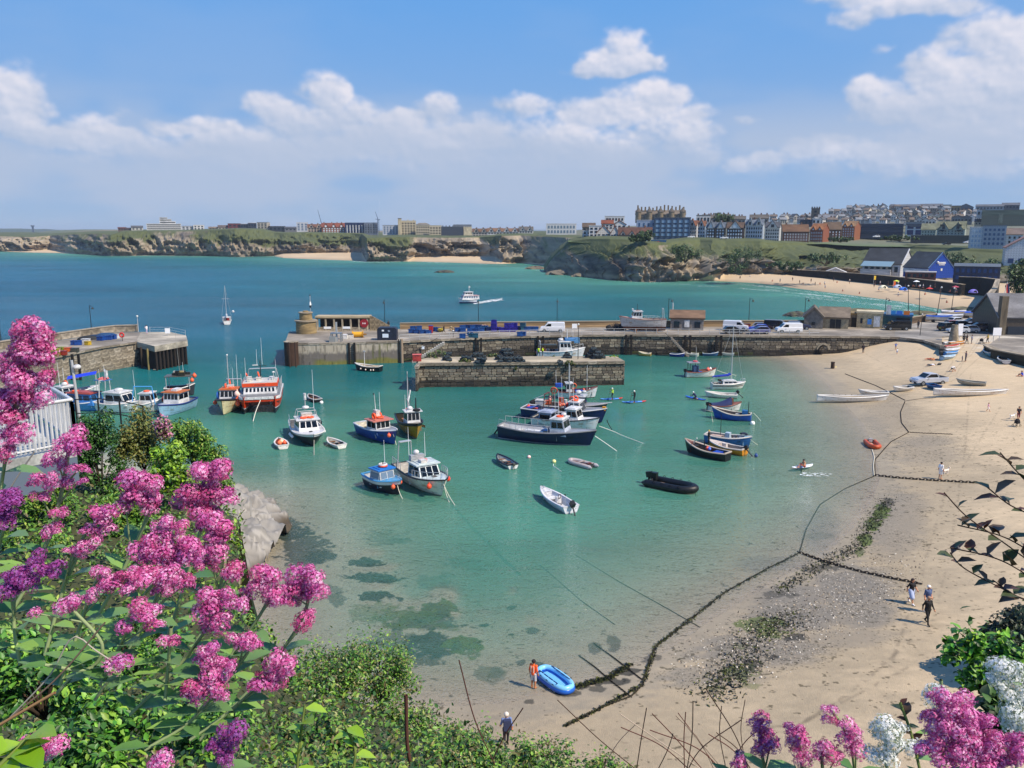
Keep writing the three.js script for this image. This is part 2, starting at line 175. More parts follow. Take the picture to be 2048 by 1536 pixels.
{
const f=fan(0,0,22,7000),g=grid(300,420,f,waterCol,(v)=>[(v.x-GX0)/(GX1-GX0),(v.z-GZ1)/(GZ0-GZ1)]);
tag(part('sea',g,new THREE.MeshPhysicalMaterial({vertexColors:true,roughness:1,specularIntensity:0,transparent:true,alphaMap:alphaTex}),scene),'turquoise harbour and bay water',null,null,'structure');
const rip=dataTex(1024,1024,(u,v)=>{const w=.55*tfbm(u,v,9,4,2)+.3*tfbm(u*1,v*1,40,3,7)+.15*tn(u,v,230,3);const c=255*w;return[c,c,c];});
const sm=new THREE.MeshPhysicalMaterial({color:0xffffff,transmission:1,thickness:0,roughness:.06,ior:1.33,specularIntensity:.62,bumpMap:rip,bumpScale:.5});
const fs=(a,b)=>grid(60,60,(u,v)=>{const p=fan(0,0,a,b)(u,v);p.y=.02;return p;},null,(p)=>[p.x/26,p.z/15]);
const s2=sm.clone();s2.roughness=.24;s2.bumpScale=.8;
[[22,150,.05],[150,185,.1],[185,230,.16],[230,300,.2]].forEach(([a,b,r])=>{const m=sm.clone();m.roughness=r;tag(part('water_surface',fs(a,b),m,scene),'rippled skin of the harbour water',null,null,'structure');});
tag(part('bay_surface',fs(300,7000),s2,scene),'choppy skin of the open bay water',null,null,'structure');
}
// ---------- far coast ----------
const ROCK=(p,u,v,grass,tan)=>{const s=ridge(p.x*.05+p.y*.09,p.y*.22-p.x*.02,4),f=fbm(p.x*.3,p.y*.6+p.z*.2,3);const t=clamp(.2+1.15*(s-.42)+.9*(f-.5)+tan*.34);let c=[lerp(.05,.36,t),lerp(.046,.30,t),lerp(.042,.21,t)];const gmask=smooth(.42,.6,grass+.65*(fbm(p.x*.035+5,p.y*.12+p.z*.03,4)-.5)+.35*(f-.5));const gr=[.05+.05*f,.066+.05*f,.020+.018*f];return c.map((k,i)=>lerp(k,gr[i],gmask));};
const cliffMat=new THREE.MeshStandardMaterial({vertexColors:true,roughness:.95});
function coast(name,label,K,nu,nv,plateau,amp){
const seed=nu*.01,p0=K[0][0],p1=K[K.length-1][0],N=nv+9;
const g=grid(nu,N,(u,v,i,j)=>{
const px=lerp(p0,p1,u),wy=tab(K,px,1),fy=Math.min(wy-.05,tab(K,px,2)),ty=tab(K,px,3),sb=tab(K,px,4);
const Wp=at(px,wy,0),fh=Math.min(3,.25*(wy-fy)),Fp=at(px,fy,fh);
if(j===0)return V(Wp.x,-2,Wp.z+2);if(j===1)return Wp;if(j<=4){const q=Wp.clone().lerp(Fp,(j-1)/3);return q;}
const T=atD(px,ty,-Fp.z+sb);
if(j<=4+nv){const t=(j-4)/nv,e=Math.pow(t,1.7),q=V(lerp(Fp.x,T.x,e),lerp(Fp.y,T.y,t),lerp(Fp.z,T.z,e));const s=px*mpp(-Fp.z),m=fbm(s*.015,q.y*.03+4,3)-.5,k=Math.sin(Math.PI*Math.min(1,t*.93+.07));const c1=ridge(px*.028+t*1.1,t*2.2+seed,3)-.55,c2=ridge(px*.085+t*1.6,t*4+seed,3)-.55,c3=ridge(px*.26+t*3,t*9,2)-.5,a=amp*(c1*4.2+c2*2.0+c3*.9+m*1.6)*k;q.z+=a;q.x+=a*.35;q.y+=k*amp*.16*(c2+c3);return q;}
const r=j-4-nv,back=[20,60,150,350,900][r-1]*plateau;return V(T.x*(1+back/-T.z*.9),T.y+.4*r+(fbm(T.x*.02,r,2)-.5)*1.0,T.z-back);
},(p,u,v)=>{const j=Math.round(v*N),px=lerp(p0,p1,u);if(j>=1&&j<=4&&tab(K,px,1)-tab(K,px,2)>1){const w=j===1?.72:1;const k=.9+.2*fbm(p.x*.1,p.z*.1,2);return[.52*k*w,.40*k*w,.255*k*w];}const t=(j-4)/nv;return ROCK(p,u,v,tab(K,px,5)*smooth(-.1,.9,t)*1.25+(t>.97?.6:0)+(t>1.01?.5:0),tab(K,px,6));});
return tag(part(name,g,cliffMat,scene),label,null,null,'structure');
}
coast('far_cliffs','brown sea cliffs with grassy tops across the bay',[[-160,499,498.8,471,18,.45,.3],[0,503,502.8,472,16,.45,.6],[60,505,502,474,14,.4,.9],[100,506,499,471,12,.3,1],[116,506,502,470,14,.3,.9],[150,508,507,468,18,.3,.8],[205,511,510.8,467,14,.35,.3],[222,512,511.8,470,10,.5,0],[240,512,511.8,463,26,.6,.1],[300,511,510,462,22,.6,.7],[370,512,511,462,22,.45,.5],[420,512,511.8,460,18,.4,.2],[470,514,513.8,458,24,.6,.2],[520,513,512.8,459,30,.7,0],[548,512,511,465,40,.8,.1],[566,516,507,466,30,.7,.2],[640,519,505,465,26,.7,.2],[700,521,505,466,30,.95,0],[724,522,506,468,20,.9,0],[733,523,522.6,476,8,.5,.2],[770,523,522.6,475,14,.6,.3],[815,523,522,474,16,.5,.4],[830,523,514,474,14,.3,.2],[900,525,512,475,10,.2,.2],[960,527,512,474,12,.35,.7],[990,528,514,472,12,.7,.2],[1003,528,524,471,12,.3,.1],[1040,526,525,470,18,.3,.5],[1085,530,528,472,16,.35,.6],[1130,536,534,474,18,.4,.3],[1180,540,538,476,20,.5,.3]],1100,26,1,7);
coast('headland_cliffs','dark headland cliffs with green tops above the town beach',[[1088,544,543.9,541,4,.1,0],[1102,546,545.9,520,8,.2,0],[1120,548,547.9,501,12,.45,-.1],[1140,551,550.9,486,22,.6,-.3],[1175,555,554.9,481,26,.6,-.5],[1220,560,559.9,481,24,.5,-.4],[1262,563,562.9,483,26,.45,.2],[1300,564.5,564.2,490,22,.4,.8],[1335,563,562,489,26,.4,.9],[1375,562,561,484,34,.4,.9],[1400,562,559,484,46,.5,.5],[1425,562,550,485,34,.5,-.2],[1450,563,547,487,26,.7,-.5],[1490,565,547,485,26,.6,-.4],[1520,567,548,486,26,.7,-.1],[1545,570,548,489,34,1,0],[1600,578,547,490,60,1.3,0],[1700,590,546,494,80,1.4,0],[1800,603,548,496,80,1.4,0],[1900,622,560,500,70,1.3,0],[2000,640,566,506,60,1.2,0],[2140,660,575,512,60,1.2,0]],900,30,.03,6);  // last column also darkens the rock where the hollow lies in shade
const HK=[[1088,544],[1140,551],[1220,560],[1300,564],[1375,561],[1425,550],[1520,548],[1600,547],[1700,546],[1800,548],[1900,560],[2000,566],[2140,575]],HS=[[1088,20],[1220,24],[1400,46],[1450,26],[1545,34],[1600,60],[1700,80],[1900,70],[2000,60]];
const topD=(px)=>{const wy=tab(HK,px,1);return-at(px,wy,px>1410?2.6:0).z+tab(HS,px,1);};
{
const K=[[1060,482,470,463],[1150,482,470,461],[1260,484,468,452],[1400,488,466,446],[1540,489,466,444],[1650,488,464,436],[1760,492,462,426],[1850,494,460,420],[1950,498,462,419],[2060,506,464,418],[2200,512,470,420]];
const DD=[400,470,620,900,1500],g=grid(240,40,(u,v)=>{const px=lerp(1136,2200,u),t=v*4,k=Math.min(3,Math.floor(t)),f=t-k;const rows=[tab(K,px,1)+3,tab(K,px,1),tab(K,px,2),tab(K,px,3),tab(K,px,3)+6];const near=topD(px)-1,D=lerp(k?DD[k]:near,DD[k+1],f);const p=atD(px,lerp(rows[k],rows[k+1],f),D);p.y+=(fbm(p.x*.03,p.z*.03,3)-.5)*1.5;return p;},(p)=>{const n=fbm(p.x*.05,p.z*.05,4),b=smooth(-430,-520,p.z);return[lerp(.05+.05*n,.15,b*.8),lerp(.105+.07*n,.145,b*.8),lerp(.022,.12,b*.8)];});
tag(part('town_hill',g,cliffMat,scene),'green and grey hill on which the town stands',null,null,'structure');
const far=(name,D,K2,c)=>tag(part(name,grid(160,10,(u,v)=>{const px=lerp(K2[0][0],K2[K2.length-1][0],u),q=Math.sin(v*Math.PI/2);const p=atD(px,lerp(474,tab(K2,px,1),q)+1.2*(fbm(px*.03,3,3)-.5)*v,D*(1+.5*v));return p;},(p)=>{const n=fbm(p.x*.004,p.y*.05+3,4),s=smooth(.45,.6,n);return[lerp(c[0],.22,s*c[3]),lerp(c[1],.17,s*c[3]),lerp(c[2],.10,s*c[3])];}),cliffMat,scene),'low farmland hills far beyond the cliffs',null,null,'structure');
far('distant_hills',2600,[[-500,458],[0,457],[90,458],[130,461],[230,464],[320,468]],[.05,.075,.05,.1]);
far('farmland_hills',1700,[[-300,470],[60,467],[110,461],[170,458.5],[240,459],[330,459],[500,460],[800,462],[1200,462]],[.09,.11,.045,.9]);
}
{
const q=rng(31),P=[];const fleck=(px,py,w,d)=>{const c=at(px,py,.09);const a=[],n=7;for(let i=0;i<n;i++){const t=i/n*6.283;const k=.55+.6*q();a.push(V(c.x+Math.cos(t)*w*k,.09,c.z+Math.sin(t)*d*k));}for(let i=1;i<n-1;i+=2)P.push([a[0],a[i],a[i+1],a[Math.min(n-1,i+2)]]);};
const line=(A,n,w,d,jx,jy)=>{for(let i=0;i<n*5;i++){const t=q(),px=lerp(A[0][0],A[A.length-1][0],t),py=tab(A,px,1),g=n2(px*.022,A[0][1]+i%3);if(g+.3*(q()-.5)<.45)continue;fleck(px+(q()-.5)*jx,py+((i%3)/3-.4+.16*(q()-.5))*jy,w*.36*(.15+q()*q()),d*.14*(.2+q()));}};
line([[-20,503.6],[60,505.6],[215,511.6],[400,512.6],[545,512.4]],260,4,.9,8,.7);
line([[545,513],[640,520],[735,524]],260,3.4,1.4,8,1.6);line([[735,524],[830,524],[1000,530]],420,3.4,1.5,8,2.2);
line([[1000,530],[1100,545],[1220,561.5],[1300,566],[1400,564]],170,2.2,.7,8,1);
line([[1340,568.5],[1380,568]],40,2,.7,10,2);line([[1395,572],[1440,574]],50,2,.7,10,3);
line([[1410,563],[1500,570],[1600,581],[1700,593],[1800,606],[1900,624]],480,2.2,.8,10,3);
line([[1480,576],[1560,582],[1650,592],[1700,598]],260,2.4,.8,10,3);line([[1560,588],[1680,601],[1760,610],[1810,614]],240,2.2,.7,10,4);line([[1690,600],[1800,618],[1880,628]],170,1.8,.6,10,5);line([[1570,632],[1610,634]],40,1,.35,6,2);
tag(mb().quads(P).build('surf',mat(0xf4f8fa,.9),scene),'white surf breaking along the beaches and rocks',null,null,'stuff');
}
// ---------- piers and quay ----------
const QH=4,MH=3.8,LH=4.3;
const slab=(poly,y0,y1)=>{const s=new THREE.Shape(poly.map((p)=>new THREE.Vector2(p.x,-p.z)));const g=new THREE.ExtrudeGeometry(s,{depth:y1-y0,bevelEnabled:false});g.rotateX(-Math.PI/2);g.translate(0,y0,0);const p=g.attributes.position,uv=g.attributes.uv,n=g.attributes.normal;for(let i=0;i<p.count;i++){if(Math.abs(n.getY(i))>.5)uv.setXY(i,p.getX(i)/17,p.getZ(i)/13);else uv.setXY(i,(p.getX(i)-p.getZ(i)*.7)/5,p.getY(i)/5);}return g;};
const off=(pts,d)=>pts.map((p,i)=>{const a=pts[Math.max(0,i-1)],b=pts[Math.min(pts.length-1,i+1)],t=b.clone().sub(a).setY(0).normalize();return V(p.x-t.z*d,p.y,p.z+t.x*d);});
const concrete=mat(0xb6ab98,.9,{map:stoneTex,bumpMap:bumpTex,bumpScale:.02}),darkStone=mat(0x4a4238,.95,{map:stoneTex,bumpMap:stoneBump,bumpScale:.05}),deckMat=mat(0xa9a298,.92,{map:stoneTex,bumpMap:bumpTex,bumpScale:.01});
const stoneM=[0xa39a8a,0x877f73,0xb0a898,0x776f66,0x9b958a,0x6b655e].map((c)=>mat(c,.92,{map:stoneTex,bumpMap:stoneBump,bumpScale:.03})),stoneLow=[0x3a352f,0x464038,0x302e2b,0x504a42].map((c)=>mat(c,.8,{map:stoneTex,bumpMap:stoneBump,bumpScale:.03})),stoneWeed=[0x3c4420,0x4d5224].map((c)=>mat(c,.85,{map:stoneTex,bumpMap:stoneBump,bumpScale:.03}));
const blockM=[0xb3aa9c,0xa39a8b,0xbbb3a6,0x978e80].map((c)=>mat(c,.9,{map:stoneTex,bumpMap:bumpTex,bumpScale:.015}));
const stoneGeo=[0,1,2].map((k)=>{const g=new THREE.BoxGeometry(1,1,1,2,2,1),p=g.attributes.position,q=rng(50+k);for(let i=0;i<p.count;i++){const x=p.getX(i),y=p.getY(i),z=p.getZ(i);if(z>0)p.setXYZ(i,x*(Math.abs(x)>.4?.94:1)+.06*(h2(Math.round(x*4)+9*k,Math.round(y*4))-.5),y*(Math.abs(y)>.4?.92:1),z-(Math.abs(x)>.4||Math.abs(y)>.4?.25:0));}g.computeVertexNormals();return g;});
function masonry(parent,line,y0,y1,ch,l0,l1,M,low,lowY,seed,side=1,proud=.12,keep=300,SG){
const q=rng(seed),seg=[];let L=0;for(let i=1;i<line.length;i++){const d=line[i].distanceTo(line[i-1]);seg.push([L,d,line[i-1],line[i]]);L+=d;}
const spot=(s)=>{const e=seg.find((k)=>s<=k[0]+k[1])||seg[seg.length-1],t=clamp((s-e[0])/e[1]);return[e[2].clone().lerp(e[3],t),e[3].clone().sub(e[2]).setY(0).normalize()];};
const all=[];let y=y0;while(y<y1-.08){const h=Math.min(y1-y,ch*(.75+.5*q()));let s=-.2*q();while(s<L-.1){const l=Math.min(L-s,l0+(l1-l0)*q()*q()*1.2);if(l>.15)all.push([s+l/2,y+h/2,l-(SG?.03:.05),h-(SG?.025:.045)]);s+=l;}y+=h;}
const order=all.map((a,i)=>[a[2]*a[3]*(y0<0&&a[1]<0?0:1),i]).sort((a,b)=>b[0]-a[0]);const big=new Set(order.slice(0,keep).map((a)=>a[1]));const rest=[mb(),mb()];
all.forEach((a,i)=>{const[p,t]=spot(a[0]);const ang=Math.atan2(-t.z,t.x),n=V(-t.z,0,t.x).multiplyScalar(side),d=proud*(.6+.9*q());const yl=lowY+(fbm(a[0]*.18,seed,2)-.5)*1.3;const m=a[1]<yl*.35&&low===stoneLow&&q()<.55?pick(stoneWeed):a[1]<yl?low[Math.floor(q()*low.length)]:M[Math.floor(q()*M.length)];const pos=p.clone().addScaledVector(n,d/2-.1).setY(a[1]);const turn=ang+(side<0?Math.PI:0),dd=d+.2;
if(big.has(i)){const o=part('stone',SG||stoneGeo[i%3],m,parent);o.position.copy(pos);o.rotation.y=turn;o.scale.set(a[2],a[3],dd);}
else rest[a[1]<yl?1:0].add(stoneGeo[i%3],M4().compose(pos,new THREE.Quaternion().setFromAxisAngle(Y1,turn),V(a[2],a[3],dd)));});
rest.forEach((r,k)=>{const o=r.build('small_stones',k?low[0]:M[1],parent);if(o)o.userData.kind='stuff';});
}
const qF=[[570,686],[640,685.5],[800,682],[900,677],[1000,673],[1100,670.5],[1250,668.5],[1400,669.5],[1540,671],[1640,671.5],[1740,672.5],[1800,674],[1850,680],[1884,690]].map((a)=>at(a[0],a[1],QH));
const qB=[[1790,652],[1740,652],[1640,652],[1540,652.5],[1250,653.5],[1000,655.5],[800,658],[660,660],[578,663]].map((a)=>at(a[0],a[1],QH));
const quay=thing('harbour_quay','long stone quay with parapet across the far side of the harbour','quay');
{
const core=[...qF,at(1884,672,QH),...qB];
part('wall',slab(core.map((p)=>p.clone()),-5,QH-.12),darkStone,quay);part('deck',slab(core,QH-.115,QH),deckMat,quay);
const line=qF.slice(2).map((p)=>p.clone().setY(0));masonry(quay,line,-.3,QH-.45,.46,.6,1.9,stoneM,stoneLow,1.5,3);
const cp=mb();for(let i=1;i<qF.length;i++){const a=qF[i-1],b=qF[i],n=Math.max(1,Math.round(a.distanceTo(b)/2));for(let k=0;k<n;k++){const p=a.clone().lerp(b,(k+.5)/n),l=a.distanceTo(b)/n;const o=part('coping_stone',unitBox,pick(blockM),quay);o.position.copy(p).setY(QH-.17);o.scale.set(l-.03,.36,.7);o.rotation.y=Math.atan2(-(b.z-a.z),b.x-a.x);}}
const endF=[at(594,685.8,QH),at(640,685.5,QH),at(800,682,QH)].map((p)=>p.setY(0)),L=endF[0].distanceTo(endF[2]);
const endCol=grid(160,50,(u,v)=>{const p=u<.22?endF[0].clone().lerp(endF[1],u/.22):endF[1].clone().lerp(endF[2],(u-.22)/.78);return V(p.x,lerp(-1.2,QH-.35,v),p.z+.28+.03*fbm(u*30,v*6,2));},(p,u,v)=>{const st=fbm(u*60,p.y*.35,3),bl=fbm(u*9,p.y*.9,4);let c=[.40,.35,.27];const dk=smooth(2.6,1.9,p.y+1.1*(st-.5)+.8*(bl-.5));c=c.map((k,i)=>lerp(k,[.155,.135,.115][i],dk));const gr=smooth(1.15,.55,p.y+.9*(bl-.5))*smooth(.12,.2,u);c=c.map((k,i)=>lerp(k,[.17,.165,.02][i],gr*.8));const dr=smooth(.6,.72,fbm(u*34+3,p.y*.2,3))*smooth(.55,.6,u);c=c.map((k,i)=>lerp(k,[.10,.105,.03][i],dr*.8));if(st>.66)c=c.map((k)=>k*.6);else if(st<.3)c=c.map((k)=>k*1.25);return c;});
part('concrete_face',endCol,new THREE.MeshStandardMaterial({vertexColors:true,roughness:.92,bumpMap:bumpTex,bumpScale:.03}),quay);
const nose=mb();nose.bar(at(582,686.5,QH).setY(-2),at(582,686.5,QH).setY(QH+.25),1.25,1.25,18);nose.build('rusty_nose',mat(0x4c3527,.9,{map:stoneTex}),quay);mb().bar(at(582,686.5,QH).setY(QH+.26),at(582,686.5,QH).setY(QH+.36),1.3,1.3,18).build('nose_cap',concrete,quay);
for(const px of[578,590])mb().bar(at(px,690,QH).setY(-1),at(px,690,QH).setY(QH+.5),.12).build('timber_pile',mat(0x3b2a1e,.9),quay);
for(const px of[797,803])mb().bar(at(px,682.6,QH).setY(-1),at(px,682.6,QH).setY(QH+.4),px>800?.28:.1,undefined,8).build('timber_pile',mat(px>800?0x8d7c69:0x2a2019,.9),quay);
const par=qB.slice(0,7).map((p)=>p.clone());const bl=mb(),cap=mb();for(let i=1;i<par.length;i++){const a=par[i-1],b=par[i],L2=a.distanceTo(b),c=a.clone().add(b).multiplyScalar(.5),ry=Math.atan2(-(b.z-a.z),b.x-a.x);bl.box(L2,1.15,.55,c.x,QH+.575,c.z,ry);cap.box(L2,.14,.75,c.x,QH+1.22,c.z,ry);}
bl.build('parapet',mat(0xb59b78,.92,{map:stoneTex}),quay);cap.build('parapet_coping',concrete,quay);
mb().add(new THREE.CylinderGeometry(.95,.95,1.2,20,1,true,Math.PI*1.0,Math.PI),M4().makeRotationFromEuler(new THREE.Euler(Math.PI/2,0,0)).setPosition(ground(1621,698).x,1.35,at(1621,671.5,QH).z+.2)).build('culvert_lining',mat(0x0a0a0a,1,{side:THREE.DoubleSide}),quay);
const ar=new THREE.Shape();ar.absarc(0,0,1.25,0,Math.PI);ar.lineTo(-.9,0);ar.absarc(0,0,.9,Math.PI,0,true);const ag=new THREE.ExtrudeGeometry(ar,{depth:.25,bevelEnabled:false});ag.translate(ground(1621,698).x,1.35,at(1621,671.5,QH).z+.1);part('culvert_arch',ag,stoneM[2],quay);
}
const mF=[[833,733],[837,727],[850,726],[1000,725],[1120,724],[1249,722]].map((a)=>at(a[0],a[1],MH)),mBk=[[1232,712],[1000,713],[862,714],[838,719]].map((a)=>at(a[0],a[1],MH));
const midPier=thing('stone_pier','old square-ended stone pier standing alone in the middle of the harbour','pier');
{
part('wall',slab([...mF,...mBk],-5,MH-.1),darkStone,midPier);part('deck',slab([...mF,...mBk],MH-.095,MH),mat(0xc3b9a4,.95,{map:stoneTex,bumpMap:bumpTex,bumpScale:.02}),midPier);
masonry(midPier,mF.map((p)=>p.clone().setY(0)),-.15,MH-.42,.42,.7,1.9,stoneM.slice(0,5),stoneLow.slice(1),1.15,8,1,.13,298);
masonry(midPier,[mF[5],mBk[0]].map((p)=>p.clone().setY(0)),-.15,MH-.42,.45,.7,1.7,stoneM,stoneLow,.8,9,1,.1,0);
for(let i=1;i<mF.length;i++){const a=mF[i-1],b=mF[i],n=Math.max(1,Math.round(a.distanceTo(b)/1.5));for(let k=0;k<n;k++){const p=a.clone().lerp(b,(k+.5)/n);const o=part('coping_stone',unitBox,pick(blockM),midPier);o.position.copy(p).setY(MH-.18);o.scale.set(a.distanceTo(b)/n-.03,.4,.6);o.rotation.y=Math.atan2(-(b.z-a.z),b.x-a.x);}}
}
const lF=[[-260,800],[95,716],[200,694],[272,683.5],[277,681.5]].map((a)=>at(a[0],a[1],LH)),lB=[[282,664],[230,665],[100,684],[-260,740]].map((a)=>at(a[0],a[1],LH));
const leftPier=thing('concrete_pier','pale block-built harbour arm at the left with sea wall and concrete landing','pier');
{
part('wall',slab([...lF,...lB],-5,LH-.1),mat(0x857a6a,.95,{map:stoneTex}),leftPier);part('deck',slab([...lF,...lB],LH-.095,LH),deckMat,leftPier);
masonry(leftPier,lF.map((p)=>p.clone().setY(0)),-.3,LH-.3,.72,1.2,2.4,blockM,[stoneM[1],stoneM[0],stoneM[4]],1.0,12,1,.06,300,unitBox);
for(let i=1;i<lF.length;i++){const a=lF[i-1],b=lF[i],n=Math.max(1,Math.round(a.distanceTo(b)/2));for(let k=0;k<n;k++){const o=part('coping_stone',unitBox,pick(blockM),leftPier);o.position.copy(a).lerp(b,(k+.5)/n).setY(LH-.12);o.scale.set(a.distanceTo(b)/n-.03,.3,.6);o.rotation.y=Math.atan2(-(b.z-a.z),b.x-a.x);}}
const deck2=[[272,683.5],[309,692.5],[375,681],[372,671],[340,664],[282,664]].map((a)=>at(a[0],a[1],LH));part('landing_slab',slab(deck2,LH-1.0,LH+.02),mat(0xc5c0b4,.9,{map:stoneTex}),leftPier);
part('recess_shade_block',slab(off(deck2,-.0).map((p,i)=>p.clone().lerp(at(320,676,LH),.07)),-5,LH-1.01),mat(0x17130f,.95),leftPier);  // near-black block stands in for the shade under the landing
for(let k=0;k<9;k++){const p=at(lerp(311,371,k/8),lerp(692,681.6,k/8),LH);mb().bar(V(p.x,-1,p.z+.1),V(p.x,LH-1,p.z+.1),.16).build('timber_pile',mat(0x241c15,.95),leftPier);}
for(const[px,py,c]of[[296,690,0x8a7a4a],[283,687,0x3b3025]]){const p=at(px,py,LH);mb().bar(V(p.x,-.6,p.z+.4),V(p.x,LH-.6,p.z+.4),.18).build('timber_pile',mat(c,.9),leftPier);}
const wl=[[-260,740],[100,683],[200,668],[230,664.5],[276,663]].map((a)=>at(a[0],a[1],LH));for(let i=1;i<wl.length;i++){const a=wl[i-1],b=wl[i],n=Math.max(1,Math.round(a.distanceTo(b)/2.4)),ry=Math.atan2(-(b.z-a.z),b.x-a.x);for(let k=0;k<n;k++){const p=a.clone().lerp(b,(k+.5)/n),l=a.distanceTo(b)/n;const o=part('parapet_panel',unitBox,pick(blockM),leftPier);o.position.set(p.x,LH+.62,p.z);o.scale.set(l-.04,1.24,.5);o.rotation.y=ry;const c2=part('parapet_coping',unitBox,blockM[2],leftPier);c2.position.set(p.x,LH+1.32,p.z);c2.scale.set(l,.16,.75);c2.rotation.y=ry;}}
const sr=at(309,691,LH);mb().box(.5,.1,.3,sr.x,.2,sr.z+.6).build('landing_step',concrete,leftPier);
}
const cpPoly=[[1790,652.3],[1790,673.5],[1850,679.3],[1884,672.5],[1915,671.5],[2010,671.5],[2300,700],[2300,625],[1960,634],[1860,641]].map((a)=>at(a[0],a[1],QH+.004));
tag(part('car_park',slab(cpPoly,QH-3.5,QH+.006),mat(0xaaa7a3,.92,{map:stoneTex,bumpMap:bumpTex,bumpScale:.01}),scene),'grey tarmac harbour car park',null,null,'structure');
{
const w=(name,label,cat,pts,h,th,m,y=QH)=>{const t=thing(name,label,cat);const b=mb(),c=mb();for(let i=1;i<pts.length;i++){const p=pts[i-1],q=pts[i],L=p.distanceTo(q),o=p.clone().add(q).multiplyScalar(.5),ry=Math.atan2(-(q.z-p.z),q.x-p.x);b.box(L+.1,h,th,o.x,o.y+h/2,o.z,ry,0,0);c.box(L+.1,.18,th+.25,o.x,o.y+h+.09,o.z,ry);}b.build('wall',m,t);c.build('coping',concrete,t);return t;};
w('sea_wall','low brown stone sea wall at the back of the car park','wall',[[1792,651.5],[1860,641],[1960,633.5],[2030,630]].map((a)=>at(a[0],a[1],QH)),1.3,.6,mat(0x6e5d4c,.95,{map:stoneTex}));
w('promenade_wall','long dark retaining wall along the back of the town beach','wall',[[1528,551],[1600,555.5],[1660,559],[1760,568],[1860,580],[1925,590]].map((a)=>at(a[0],a[1],1.6)),3.6,1.2,mat(0x2c2620,.95,{map:stoneTex}));
w('beach_ramp_wall','tall dark retaining wall curving from the beach ramp to the harbour','wall',[[1915,589],[1960,591],[1992,596],[1985,620],[1968,648]].map((a)=>at(a[0],a[1],1.4)),6.2,1.2,mat(0x231f1c,.95,{map:stoneTex}));
const sw=thing('slipway_wall','curved grey slipway edge wall with a round end beside the upturned dinghies','wall');const top=[[1884,690],[1882,699],[1886,707],[1885,718],[1878,732],[1869,740]],b=[];for(let i=1;i<top.length;i++){const y=(k)=>lerp(QH-.05,1.2,(k/5)**1.3),A=at(top[i-1][0],top[i-1][1],y(i-1)),B=at(top[i][0],top[i][1],y(i));const L=A.distanceTo(B),o=A.clone().add(B).multiplyScalar(.5);const m=new THREE.Mesh();const g=mb();g.box(Math.hypot(B.x-A.x,B.z-A.z)+.15,4,.5,o.x,o.y-2,o.z,Math.atan2(-(B.z-A.z),B.x-A.x));g.build('wall_panel',mat(0x55504a,.95,{map:stoneTex}),sw);}
const rq=[[1974,692],[1990,700],[2110,722]].map((a)=>at(a[0],a[1],4.2));w('yard_wall','low dark brown stone wall below the boat yard at the right edge','wall',rq.map((p)=>p.setY(.8)),3.4,1.0,mat(0x4b4434,.95,{map:stoneTex}));
const yard=[[1974,692],[1990,700],[2110,722],[2300,722],[2300,680],[1996,676]].map((a)=>at(a[0],a[1],4.2));tag(part('boat_yard',slab(yard,0,4.2),deckMat,scene),'paved yard in front of the stone harbour building',null,null,'structure');
}
